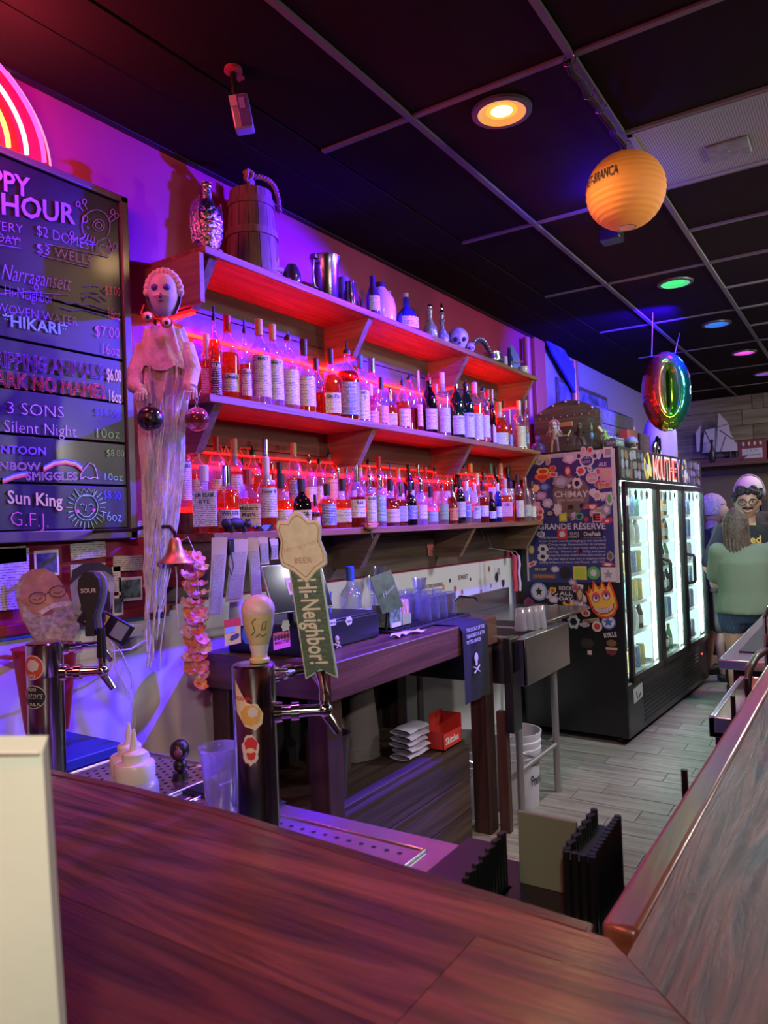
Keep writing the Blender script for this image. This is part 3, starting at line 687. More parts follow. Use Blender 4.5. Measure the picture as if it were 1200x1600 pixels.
t, c, ax, az = sheet('photo_print', 'green and red photograph pinned under the two-dollar note', 'photo', G1, 204, 920, .10, .085, -1, M_photo2, WHB)
MB().text('Shitneyx', c-ax*.045-az*.052-Y_*.003, ax, az, width=.07, style='slant').build('caption', M_black, t, smooth=False)
sheet('photo_print', 'small photograph low beside the doorway trim', 'photo', G1, 184, 946, .045, .07, -1, M_photo, WHB)
sheet('typed_sheet', 'narrow lilac slip pinned behind the green photograph', 'paper', G1, 182, 905, .035, .09, 1, M_page)
sheet('paper_scrap', 'blank grey card hanging behind the brass bell', 'paper', G1, 254, 905, .06, .06, 0, mat('grey_card', (.35, .33, .36), .6))

# ---- cut-out cardboard heads (flat prints)
def cutout(label, px, py, Y, wpx, hpx, pts, m):
    c = atY(px, py, Y); k = (c-CAM).length/FPX*1.0
    sc = c.dot(FWD)-CAM.dot(FWD); k = sc/FPX
    ax = Vector((.90, -.43, 0)).normalized(); az = Z_
    t = thing('cardboard_head', label, 'cutout', c, 'cut-out cardboard heads')
    MB().prism([(u*k, v*k) for u, v in pts], c, ax, az, .004).build('card', m, t)
    return t, c, ax, az, k
skin1 = mat('print_skin', (.50, .25, .22), .6, noise=.25, nscale=30)
beard1 = mat('print_grey_beard', (.42, .38, .42), .6, noise=.5, nscale=70)
ellp = lambda cx, cy, rx, ry, n=20, a0=0, a1=360: [(cx+rx*math.cos(R(a0+(a1-a0)*i/n)), cy+ry*math.sin(R(a0+(a1-a0)*i/n))) for i in range(n)]
T1, c1, ax1, az1, k1 = cutout('cut-out print of a bearded man with glasses, eyes shut', 76, 935, 2.17, 90, 100,
    [(-46, 5), (-46, 20), (-38, 38), (-22, 47), (-4, 47), (10, 38), (22, 18), (30, -2), (42, -25), (44, -50), (36, -66), (-20, -66), (-38, -30)], skin1)
def onc(T, c, ax, az, k, name, pts, m, off):
    n = ax.cross(az)
    return MB().prism([(u*k, v*k) for u, v in pts], c+n*(.004+off), ax, az, .0008).build(name, m, T, smooth=False)
onc(T1, c1, ax1, az1, k1, 'beard', [(-42, -2), (-36, -30), (-18, -66), (36, -66), (44, -50), (42, -25), (30, -4), (16, -12), (-2, -22), (-20, -26), (-34, -8)], beard1, .0002)
onc(T1, c1, ax1, az1, k1, 'moustache', [(-16, -20), (4, -8), (26, -6), (40, -10), (26, -14), (4, -16), (-10, -24)], mat('print_white_beard', (.62, .58, .62), .6, noise=.4, nscale=80), .001)
onc(T1, c1, ax1, az1, k1, 'hair_side', [(-46, 5), (-46, 20), (-38, 38), (-34, 36), (-40, 18), (-41, 2)], beard1, .0002)
onc(T1, c1, ax1, az1, k1, 'mouth', [(-12, -26), (2, -18), (10, -19), (0, -25)], mat('print_mouth', (.35, .05, .08), .5), .0012)
onc(T1, c1, ax1, az1, k1, 'nose', [(-6, 8), (0, 8), (6, -6), (0, -9), (-12, -5)], mat('print_skin_light', (.62, .34, .30), .6), .0003)
n_ = ax1.cross(az1)
q = MB()
for cx, cy, rr in ((-16, 2, 12), (13, 10, 12)): q.tube([c1+n_*.006+ax1*(cx+rr*math.cos(R(a)))*k1+az1*(cy+rr*.75*math.sin(R(a)))*k1 for a in range(0, 361, 24)], .0013, 5)
q.tube([c1+n_*.006+ax1*(-6)*k1+az1*7*k1, c1+n_*.006+ax1*2*k1+az1*10*k1], .0013, 5)
for cx, cy in ((-16, 1), (13, 9)): q.tube([c1+n_*.0055+ax1*(cx-6)*k1+az1*cy*k1, c1+n_*.0055+ax1*cx*k1+az1*(cy-2)*k1, c1+n_*.0055+ax1*(cx+6)*k1+az1*(cy+1)*k1], .001, 5)
q.build('glasses', mat('print_dark', (.06, .02, .03), .5), T1)
T2, c2, ax2, az2, k2 = cutout('grey cut-out print of a dark-bearded man looking sideways', 146, 925, 2.10, 60, 90,
    [(-34, 10), (-30, 34), (-14, 44), (10, 44), (28, 34), (32, 14), (30, -10), (22, -40), (-10, -42), (-30, -30)], mat('print_grey_skin', (.30, .32, .42), .6, noise=.2, nscale=25))
onc(T2, c2, ax2, az2, k2, 'hair', [(-34, 14), (-30, 36), (-14, 45), (10, 46), (28, 36), (30, 22), (18, 32), (-6, 34), (-20, 26)], mat('print_black_hair', (.03, .03, .05), .7), .0004)
onc(T2, c2, ax2, az2, k2, 'beard', [(-18, -8), (-2, -4), (14, -6), (24, 4), (24, -38), (-8, -40), (-20, -26)], mat('print_black_hair', (.03, .03, .05), .7), .0004)
onc(T2, c2, ax2, az2, k2, 'ear', ellp(26, 6, 5, 9, 12), mat('print_grey_light', (.45, .46, .55), .6), .0006)
onc(T2, c2, ax2, az2, k2, 'eyebrow', [(-10, 18), (4, 19), (10, 15), (4, 15), (-10, 14)], mat('print_black_hair', (.03, .03, .05), .7), .0006)

# ---- hanging ghost in gauze
def gx(u, v, w=0):  # ghost frame: u right, w towards the camera, v up; metres from its neck
    return GC + GR*u + Z_*v - GF*w
GC = atY(257, 512, 1.86); GR = Vector((.60, -.80, 0)).normalized(); GF = Vector((.80, .60, 0))
gk = (GC-CAM).dot(FWD)/FPX
gh = thing('hanging_ghost', 'white gauze-wrapped ghost doll hanging at the left end of the shelves', 'decoration', GC)
M_gauze = mat('gauze', (.74, .70, .76), .9, noise=.22, nscale=16, bump=.7, bscale=45)
M_gauze2 = mat('gauze_inner', (.62, .55, .60), .9, noise=.3, nscale=10, bump=.6, bscale=60)
M_face = mat('ghost_face', (.62, .60, .72), .5, noise=.1, nscale=15)
q = MB()
def hd(a, b):
    t = 2*math.pi*b; p = math.pi*(a-.5); rr = math.cos(p)**.75; z = math.sin(p)
    wx = .047*(1-.22*max(0, -z)); return gx(wx*rr*math.cos(t), .105+.068*z, .044*rr*math.sin(t) + (.006 if (math.sin(t) > .6 and -.35 < z < .0) else 0))
q.grid(hd, 14, 22); q.build('head', M_face, gh)
q = MB()
for sx_ in (-1, 1): q.ball(gx(.018*sx_, .118, .036), .0125, .0125, .011, 12, 8)
q.build('eye_socket', mat('socket_blue', (.10, .10, .55), .5), gh)
q = MB()
for sx_ in (-1, 1): q.ball(gx(.018*sx_, .118, .044), .0045, .0045, .005, 8, 6)
q.tube([gx(-.006, .070, .044), gx(.002, .074, .047), (gx(.010, .069, .044))], .0022, 5)
q.tube([gx(.002, .098, .047), gx(.002, .084, .054), gx(-.003, .082, .049)], [.002, .004, .002], 6)
q.build('face_marks', mat('ghost_dark', (.10, .04, .12), .5), gh)
q = MB()
for k in range(13):
    a = math.pi*k/12; q.ball(gx(.052*math.cos(a), .115+.066*math.sin(a), -.004), .013, .013, .015, 8, 6)
def hood(a, b):
    t = math.pi*(1.0+1.0*b)*1.0; z = 1-2*a*.9
    return gx(.056*math.cos(t)*math.sqrt(max(.05, 1-z*z*.8)), .11+.075*z, .05*math.sin(t)*.9)
q.grid(hood, 10, 14); q.build('hood', M_gauze, gh)
# body: shoulders, then long falling cloth
prof = [(0, .042), (-.03, .058), (-.07, .078), (-.12, .086), (-.18, .084), (-.25, .074), (-.33, .068), (-.42, .062), (-.52, .056), (-.62, .050), (-.70, .040), (-.78, .030), (-.86, .018)]
def body(a, b):
    f = a*(len(prof)-1); i = min(int(f), len(prof)-2); u = f-i
    v = prof[i][0]*(1-u)+prof[i+1][0]*u; r_ = prof[i][1]*(1-u)+prof[i+1][1]*u
    t = 2*math.pi*b; fold = 1+(.05+.14*a)*math.sin(t*9+3*math.sin(a*7))+.05*math.sin(t*17+a*9)
    dx = .012*math.sin(a*3.0)-.055*a
    jag = -.05*abs(math.sin(b*40))*max(0, a-.9)*10
    return gx(dx+r_*fold*math.cos(t), v+jag, .62*r_*fold*math.sin(t))
q = MB(); q.grid(body, 48, 90); gb = q.build('robe', M_gauze, gh, angle=80)
for sgn in (-1, 1):
    q = MB(); sh_ = [gx(.066*sgn, -.06, 0), gx(.088*sgn, -.14, .02), gx(.084*sgn, -.20, .055), gx(-.052 if sgn < 0 else .098, -.215, .085)]
    q.tube(sh_, [.026, .027, .023, .016], 12); q.build('sleeve', M_gauze, gh)
    e = sh_[-1]
    q = MB(); q.ball(e-Z_*.008-GF*.012, .017, .014, .013, 10, 7)
    for f_ in range(5):
        o_ = GR*(-.013+.0065*f_); L_ = (.018, .028, .031, .028, .021)[f_]
        q.tube([e+o_-GF*.016-Z_*.008, e+o_*1.3-GF*(.02+L_*.5)-Z_*.018, e+o_*1.4-GF*(.02+L_*.7)-Z_*(.02+L_*.7)], [.0045, .004, .003], 6)
    q.build('hand', M_face, gh)
# shawl crossing the chest and loose strands
def shawl(a, b):
    t = 2*math.pi*b; r_ = .058+.034*a+.005*math.sin(t*13+a*5); return gx(r_*math.cos(t), .008-.14*a-.02*abs(math.sin(t*3)), .72*r_*math.sin(t))
MB().grid(shawl, 14, 60).build('shawl', M_gauze, gh, angle=80)
random.seed(11)
q = MB()
for k in range(26):
    a = random.uniform(-1, 1); w0 = .03+.035*math.sqrt(1-a*a)*random.random()
    z0 = random.uniform(-.12, -.55); z1 = random.uniform(-.75, -1.02) if k > 6 else random.uniform(-1.02, -1.13)
    pts = []
    for i in range(12):
        f = i/11; v = z0+(z1-z0)*f; pts.append(gx(a*(.055-.036*f)-.060*f+.004*math.sin(f*30+k), v, w0+.02*(1-f)+.004*math.cos(f*25+k*2)))
    q.tube(pts, .0022 if k % 3 else .0036, 5)
tag(q.build('gauze_strands', M_gauze, gh), kind='stuff')
# googly-eye glasses round its neck
gg = thing('novelty_glasses', 'orange novelty glasses with bulging eyeballs hung round the ghost\'s neck', 'glasses', gx(0, 0, .09))
q = MB()
for (u, v) in ((-.030, .010), (.026, -.008)): q.tube([gx(u+.017*math.cos(R(a)), v+.015*math.sin(R(a)), .088) for a in range(0, 361, 30)], .003, 6)
q.tube([gx(-.013, .006, .09), gx(.009, -.002, .09)], .003, 6)
q.tube([gx(-.046, .014, .085), gx(-.060, .035, .05), gx(-.062, .075, .0)], .0025, 6); q.tube([gx(.043, -.010, .085), gx(.062, .01, .05), (gx(.066, .04, .0))], .0025, 6)
q.build('frame', mat('orange_plastic', (.85, .12, .03), .35), gg)
for (u, v) in ((-.030, .010), (.026, -.008)):
    e = MB().ball(gx(u, v, .088), .0145, n=14, m=10).build('eyeball', mat('eye_white', (.8, .78, .82), .25), gg)
    MB().ball(gx(u+.002, v-.003, .0975), .0065, n=10, m=8).build('pupil', M_black, e)
# baubles hanging from its hands
def bauble(px, py, Y, m, band, label, htop):
    c = atY(px, py, Y); t = thing('bauble', label, 'ornament', c, 'baubles hanging from the ghost')
    r_ = .0385
    MB().ball(c, r_, n=24, m=16).build('ball', m, t)
    MB().lathe(c, [(r_*1.004*math.cos(R(a)), r_*1.004*math.sin(R(a))) for a in (-22, -10, 0, 10, 18)], 28, cap=False).build('band', band, t)
    MB().cyl(c+Z_*(r_-.002), c+Z_*(r_+.007), .006, n=10).build('cap', M_chrome, t)
    MB().tube([c+Z_*(r_+.006), c+Z_*.07-GR*.004, htop], .0012, 5).tube([c+Z_*(r_+.006), c+Z_*.07+GR*.006, htop+GR*.012], .0012, 5).build('ribbon', mat('cream_ribbon', (.6, .5, .4), .8), t)
    return t
bauble(235, 654, 1.78, mat('bauble_black', (.02, .02, .025), .08, coat=1), mat('bauble_stars', (.10, .09, .10), .3, .6, noise=.9, nscale=60), 'shiny black striped bauble hanging from the ghost\'s left-hand wrist', gx(-.050, -.24, .11))
bauble(308, 655, 1.78, mat('bauble_red', (.75, .16, .20), .12, .5, coat=1), mat('bauble_dark', (.15, .02, .04), .2), 'glossy pink-red bauble with a dark band hanging by the shelf bracket', atY(308, 610, 1.80))

# ---- brass bell with cord, flower garland
c = atY(274, 866, 1.79)
bl = thing('brass_bell', 'small brass bell mounted under the lowest shelf end', 'bell', c)
MB().lathe(c, [(.002, .052), (.012, .050), (.018, .043), (.021, .025), (.027, .006), (.040, -.012), (.056, -.022), (.058, -.027), (.052, -.026), (.03, 0), (.01, .02)], 30, cap=False).build('bell_cup', mat('aged_brass', (.62, .36, .22), .42, .9, noise=.3, nscale=20), bl)
MB().cyl(c+Z_*.05, c+Z_*.066, .005, n=8).tube([c+Z_*.066, c+Z_*.085+Y_*.02, c+Z_*.09+Y_*.12, c+Z_*.08+Y_*.2, c+Y_*.43+Z_*.08], .006, 8).build('bracket', mat('aged_brass_dark', (.12, .07, .05), .4, 1), bl)
MB().ball(c-Z_*.028, .009).build('clapper', M_blackmetal, bl)
MB().tube([c-Z_*.034, c-Z_*.08+X_*.003, c-Z_*.16-X_*.002, c-Z_*.225+X_*.002], .0022, 6).build('pull_cord', mat('cord_white', (.62, .58, .60), .8), bl)
g0 = atY(304, 862, 1.88)
gl = thing('flower_garland', 'pink and orange flower lei hanging from the brass bell', 'garland', g0)
M_pet = [mat('petal_coral', (.92, .26, .12), .7), mat('petal_pink', (.88, .30, .42), .7), mat('petal_pale', (.88, .55, .36), .7)]
q = MB(); spots = []
for sgn in (0, 1):
    n0 = 15 if sgn else 13
    for i in range(n0):
        f = i/(n0-1)
        spots.append((g0 + GR*((.012 if sgn else -.02)+.008*math.sin(i*2.1)) - Z_*(.02+f*(.42 if sgn else .36)) - GF*.01*math.cos(i), i+sgn))
q.tube([g0, g0-GR*.022-Z_*.10, g0-GR*.02-Z_*.38, g0-Z_*.44, g0+GR*.012-Z_*.2, g0+GR*.004-Z_*.02, g0, g0+Z_*.05+Y_*.03, Vector((g0.x, 1.97, 1.512))], .0015, 5); q.build('string', mat('cord_white', (.6, .6, .6), .8), gl)
for (p, i) in spots:
    q = MB(); tilt = random.uniform(-.5, .5)
    up = Vector((random.uniform(-.9, .1), random.uniform(-.9, .1), random.uniform(.2, .9))).normalized(); a_ = up.orthogonal().normalized(); b_ = up.cross(a_)
    for k in range(6):
        t0 = k*math.pi/3+i; d = a_*math.cos(t0)+b_*math.sin(t0); e_ = up.cross(d)
        kk = len(q.v)
        for (l, w2, h2) in ((.003, .004, 0), (.014, .012, -.003), (.024, .010, .003), (.029, .003, .006)):
            q.v.append(tuple(p+d*l+e_*w2+up*h2)); q.v.append(tuple(p+d*l-e_*w2+up*h2))
        for s_ in range(3): q.f.append((kk+2*s_, kk+2*s_+1, kk+2*s_+3, kk+2*s_+2)); q.mi.append(0)
    q.slot(1).ball(p+up*.003, .006, n=6, m=4)
    q.build('flower', [M_pet[i % 3], M_pet[(i+1) % 2]], gl)

# ---- things along the trim: card reader, charger, cable, red bin
rd = atY(160, 1000, 2.0)
c = atY(175, 972, 2.12)
t = thing('card_reader', 'dark handheld card terminal with yellow label leaning by the cut-out heads', 'card reader', c)
ax = Vector((.75, -.35, -.56)).normalized(); az = Vector((.50, -.25, .83)).normalized(); az = (az-ax*az.dot(ax)).normalized(); nn = ax.cross(az)
c = atY(166, 975, 2.08)
MB().obox(c, ax, az, nn, .085, .035, .012).build('body', M_blackplastic, t, bevel=.004)
MB().obox(c-ax*.035+nn*.0125, ax, az, nn, .03, .026, .001).build('label', mat('yellow_label', (.75, .65, .06), .5), t)
MB().obox(c+ax*.045+nn*.0125, ax, az, nn, .022, .026, .001).build('screen', mat('grey_screen', (.25, .28, .32), .3), t)
MB().tube([c-ax*.08-nn*.01, Vector((c.x-.06, 2.2, c.z-.02)), Vector((c.x-.06, WY, c.z-.02))], .01, 6).build('wall_mount', M_blackmetal, t)
c = atY(207, 985, WY-.03)
t = thing('charger_plug', 'white square phone charger plugged into the wall outlet', 'charger', c)
MB().box(c.x-.035, WY-.009, c.z-.075, c.x+.035, WY-.004, c.z+.045).build('outlet_plate', mat('outlet_plate', (.55, .53, .56), .4), t, bevel=.002)
MB().obox(c, Vector((1, 0, -.1)), Y_, Vector((.1, 0, 1)), .032, .022, .024).build('plug_body', mat('charger_white', (.80, .80, .82), .35), t, bevel=.005)
MB().lathe((c.x-.01, WY-.009, c.z-.05), [(.0001, -.002), (.016, -.002), (.017, 0)], 16, axis='Y').build('socket', mat('socket_grey', (.35, .33, .36), .4), t)
q = MB(); q.tube([c+X_*.03, atY(226, 985, 2.19), atY(227, 1000, 2.18), atY(205, 1014, 2.17), atY(175, 1018, 2.15), atY(150, 1010, 2.12), atY(146, 1000, 2.1)], .003, 6)
q.tube([atY(160, 985, 2.08), atY(178, 1010, 2.06), atY(180, 1045, 2.05), atY(198, 1078, 2.05), atY(206, 1075, 2.05), atY(205, 1055, 2.05), atY(190, 1020, 2.06), atY(166, 990, 2.08)], .0022, 6)
q.tube([atY(200, 1080, 2.06), atY(212, 1120, 2.05), atY(208, 1160, 2.05), atY(200, 1200, 2.05)], .0012, 5)
q.build('charging_cable', mat('cable_white', (.72, .72, .75), .4), t)
c0, c1_ = atY(20, 1020, 2.10), atY(118, 1015, 2.10); b0 = atY(82, 1140, 2.10)
cx = (c0+c1_)/2
o = MB().lathe((cx.x, 2.10, 0), [(.062, b0.z), (.066, b0.z+.02), (.095, c0.z), (.100, c0.z+.004), (.092, c0.z+.004), (.062, b0.z+.02)], 28, sy=.85).box(cx.x-.12, 2.09, c0.z-.018, cx.x-.095, 2.15, c0.z-.01).build('body', mat('red_plastic_bin', (.42, .02, .05), .35), None, loc=(cx.x, 2.10, b0.z))
o.name = 'red_bin'; tag(o, 'red tapering plastic bin behind the left beer tower', 'bin')
c = atD(281, 1182, 1.95)
t = thing('black_figurine', 'small round-headed dark figurine on the steel worktop rim', 'figurine', (c.x, c.y, SZ))
MB().cyl((c.x, c.y, SZ), (c.x, c.y, SZ+.02), .022, .018).ball((c.x, c.y, SZ+.038), .018, n=14, m=9).ball((c.x, c.y, SZ+.078), .027, .024, .028, 16, 10).build('figure', M_blackplastic, t)
MB().ball((c.x-.014, c.y-.010, SZ+.076), .013, n=10, m=7).build('face', mat('figurine_face', (.20, .05, .10), .4), t)
MB().tube([(c.x+.01, c.y-.02, SZ+.03), (c.x+.06, c.y-.03, SZ+.028), (c.x+.09, c.y-.02, SZ+.03)], .004, 6).build('arm', M_chrome, t)

# ================================================================== bottles
random.seed(5)
G_clear = glassy('clear_glass', (.86, .87, .90), (.8, .8, .9), .10)
G_amb = glassy('amber_spirit', (.93, .30, .07), (.85, .16, .04), .30)
G_deep = glassy('dark_spirit', (.55, .09, .03), (.45, .05, .02), .38)
G_pink = glassy('pink_spirit', (.95, .30, .42), (.9, .22, .30), .28)
G_water = glassy('clear_spirit', (.90, .88, .92), (.8, .7, .85), .20)
G_green = glassy('green_glass', (.05, .16, .07), (.02, .09, .04), .5)
G_blk = glassy('black_glass', (.06, .03, .03), (.02, .01, .01), .75)
G_blue = glassy('blue_glass', (.10, .22, .85), (.05, .10, .6), .3)
LIQ = {'amb': (G_clear, G_amb, 'amber'), 'deep': (G_clear, G_deep, 'brown'), 'pink': (G_clear, G_pink, 'pink-tinted'), 'clr': (G_clear, G_water, 'clear'),
       'grn': (G_green, G_green, 'dark green'), 'blk': (G_blk, G_blk, 'black'), 'blu': (G_blue, G_blue, 'blue')}
LAB = {'white': (.70, .68, .74), 'cream': (.66, .58, .46), 'blue': (.08, .13, .50), 'black': (.02, .02, .03), 'pink': (.72, .30, .38), 'green': (.30, .50, .22), 'orange': (.75, .30, .10), 'grey': (.30, .30, .33), 'red': (.50, .05, .06), 'teal': (.10, .32, .34)}
def lab_mat(c):
    ink = (.75, .72, .7) if c in ('black', 'blue', 'red', 'grey', 'teal') else (.10, .08, .10)
    return print_mat('label_'+c, LAB[c], ink, 85, .5, .45)
INK = mat('label_ink', (.03, .03, .05), .5); INKW = mat('label_ink_white', (.8, .8, .82), .5)
CAPC = {'cork': (.55, .36, .20), 'black': (.015, .015, .018), 'red': (.45, .02, .03), 'white': (.70, .66, .70), 'gold': (.50, .34, .12), 'blue': (.04, .10, .50), 'steel': (.6, .6, .62), 'green': (.05, .18, .08), 'pinkwax': (.72, .45, .42), 'orange': (.75, .30, .06)}
def cap_mat(c): return mat('cap_'+c, CAPC[c], .15 if c == 'steel' else .35, 1 if c == 'steel' else 0)
# outline (radius, height) of each bottle shape, as shares of its radius and of its height
SHP = {
 'bourbon': [(.90, 0), (1, .015), (1, .52), (.96, .58), (.72, .65), (.40, .71), (.32, .76), (.31, .88)],
 'square':  [(.92, 0), (1, .02), (1, .46), (.98, .52), (.80, .60), (.45, .66), (.33, .72), (.31, .88)],
 'wine':    [(.92, 0), (1, .015), (1, .56), (.94, .62), (.62, .70), (.38, .77), (.34, .84), (.34, .92)],
 'tall':    [(.92, 0), (1, .01), (1, .62), (.94, .67), (.60, .73), (.36, .78), (.32, .90)],
 'squat':   [(.88, 0), (1, .03), (1.0, .36), (.97, .46), (.78, .56), (.42, .63), (.30, .68), (.29, .86)],
 'flask':   [(.80, 0), (.92, .03), (1, .30), (1, .42), (.86, .55), (.50, .64), (.30, .70), (.28, .88)],
 'slim':    [(.9, 0), (1, .01), (1, .68), (.80, .74), (.46, .80), (.40, .92)],
 'jug':     [(.85, 0), (1, .05), (1.02, .30), (.92, .50), (.62, .66), (.38, .74), (.30, .80), (.30, .92)],
}
RAD = {'bourbon': .135, 'square': .150, 'wine': .122, 'tall': .118, 'squat': .185, 'flask': .17, 'slim': .095, 'jug': .21}
nb = [0]
PLACED = []
def bottle(x, y, z, H, shape='bourbon', liq='amb', lab='white', cap='black', text=None, pour=False, fill=None, label='', group='', lz=None, r=None, face=-118):
    r_ = r or min(max(RAD[shape]*H, .024), .058); sq = {'square': .9, 'flask': .55}.get(shape, 0)
    G1_, G2_, _ = LIQ[liq]; pr = SHP[shape]; top = pr[-1][1]; fill = random.uniform(.42, .66) if fill is None else fill
    for (ox, oy, oz, or_) in PLACED:
        if abs(oz-z) < .2: r_ = max(min(r_, (math.hypot(ox-x, oy-y)-or_)*.97/(1.0 if not sq else 1.12)), .015)
    PLACED.append((x, y, z, r_*(1.12 if sq else 1)))
    t = thing('liquor_bottle', label, 'bottle', (x, y, z), group)
    prof = [(.72*r_, .012*H)] + [(a*r_, b*H) for a, b in pr]
    full = []
    for (a, b) in zip(prof[1:], prof[2:]):
        full.append(a)
        if a[1] < fill*H < b[1]: u = (fill*H-a[1])/(b[1]-a[1]); full.append((a[0]+(b[0]-a[0])*u, fill*H))
    full.append(prof[-1])
    if full[0][1] == 0: full = [prof[0]]+full
    n = 14 if H < .3 else 18
    q = MB(); lo = [p for p in full if p[1] <= fill*H+1e-6]; hi = [p for p in full if p[1] >= fill*H-1e-6]
    rot = R(45) if sq else 0
    q.slot(0).lathe((x, y, z), lo, n, cap=False, sq=sq, rot=rot); q.slot(1).lathe((x, y, z), hi, n, cap=False, sq=sq, rot=rot)
    if len(lo) > 1: q.slot(0).lathe((x, y, z+.001), [(.0005, .012*H), lo[0]], n, cap=False, sq=sq, rot=rot)
    q.slot(0).lathe((x, y, z), [(.0005, fill*H), (lo[-1][0]*.985, fill*H)], n, cap=False, sq=sq, rot=rot)
    q.build('body', [G2_, G1_], t)
    nr_, nz = pr[-1][0]*r_, top*H
    q = MB()
    if pour:
        q.lathe((x, y, z), [(nr_*1.12, nz-.012), (nr_*1.12, nz+.004), (nr_*.7, nz+.010), (.0045, nz+.016), (.0040, H)], 10)
        q.build('pourer', cap_mat('black' if cap in ('cork', 'gold') else cap), t)
    else:
        q.lathe((x, y, z), [(nr_*1.15, nz-.03*(1 if cap != 'steel' else 1.6)), (nr_*1.2, nz-.002), (nr_*1.22, H-.003), (nr_*1.0, H)], 12)
        q.build('cap', cap_mat(cap), t)
    if cap in ('cork', 'white') and H > .27 and not pour:
        MB().lathe((x, y, z), [(pr[-2][0]*r_*1.06, nz-.075), (nr_*1.10, nz-.028)], 12, cap=False).build('neck_seal', mat('seal_pale', (.62, .55, .60), .5), t)
    if lab:
        z0, z1 = lz or ((random.uniform(.07, .16), random.uniform(.33, .50)) if shape not in ('squat', 'jug') else (.08, .36))
        q = MB(); a0 = R(face-62); a1 = R(face+62); k = 12
        for i in range(k+1):
            a = a0+(a1-a0)*i/k; f = 1.015
            if sq:
                ang = a-rot; mx = max(abs(math.cos(ang)), abs(math.sin(ang))); f *= (1-sq)+sq/mx*.86
                f *= 1.01
            q.v.append((x+r_*f*math.cos(a), y+r_*f*math.sin(a), z+z0*H)); q.v.append((x+r_*f*math.cos(a), y+r_*f*math.sin(a), z+z1*H))
        for i in range(k): q.f.append((2*i, 2*i+2, 2*i+3, 2*i+1)); q.mi.append(0)
        lo_ = q.build('label', lab_mat(lab), t, angle=50)
        if text:
            m_ = INKW if lab in ('black', 'blue', 'red', 'grey', 'teal') else INK
            q = MB(); zz = z+z1*H-.022; rr = r_*(1.035 if not sq else 1.12)
            for ln in text.split('|'):
                wd = min(R(95)*rr, .012*len(ln)); q.text(ln, (x, y, zz), X_, Z_, width=wd, height=.014, style='bold', bend=((x, y), rr, R(face)-wd/rr/2)); zz -= .022
            if not sq: q.build('label_lettering', m_, lo_, smooth=False)
            else:
                q = MB(); zz = z+z1*H-.024; k_ = -math.sqrt(.5); nx = Vector((k_, k_, 0)); ax = Vector((-k_, k_, 0)); dd_ = r_*.874*1.05+.0015
                if shape == 'flask': dd_ = r_*1.0
                for ln in text.split('|'):
                    wd = min(r_*1.35, .013*len(ln)); q.text(ln, Vector((x, y, zz))+nx*dd_-ax*wd/2, ax, Z_, width=wd, height=.016, style='bold'); zz -= .024
                q.build('label_lettering', m_, lo_, smooth=False)
    return t

def row(specs, Y, z, rowname, group):
    specs = sorted(specs, key=lambda s: s[0]); N_ = len(specs)
    for i, sp in enumerate(specs):
        px, py, shape, liq, lab, cap = sp[:6]; kw = dict(sp[6]) if len(sp) > 6 else {}
        yy = Y+kw.pop('dy', random.uniform(-.008, .008)); p = atY(px, py, yy); p.x = min(p.x, 5.02); H = min(max(p.z-z, .15), .40)
        nm = LIQ[liq][2]
        bit = ('%s %s bottle with %s %s' % (nm, {'wine': 'wine-shaped', 'bourbon': 'round-shouldered', 'square': 'square', 'tall': 'tall', 'squat': 'squat', 'flask': 'flask-shaped', 'slim': 'slim', 'jug': 'bulbous'}[shape],
               ('%s label' % lab) if lab else ('%s top' % cap), ''))
        lb = '%s, %s from left %s' % (bit.strip(), ordinal(i+1), rowname)
        bottle(p.x, yy, z, H, shape, liq, lab, cap, label=lb, group=group, **kw)
P_ = dict(pour=True)
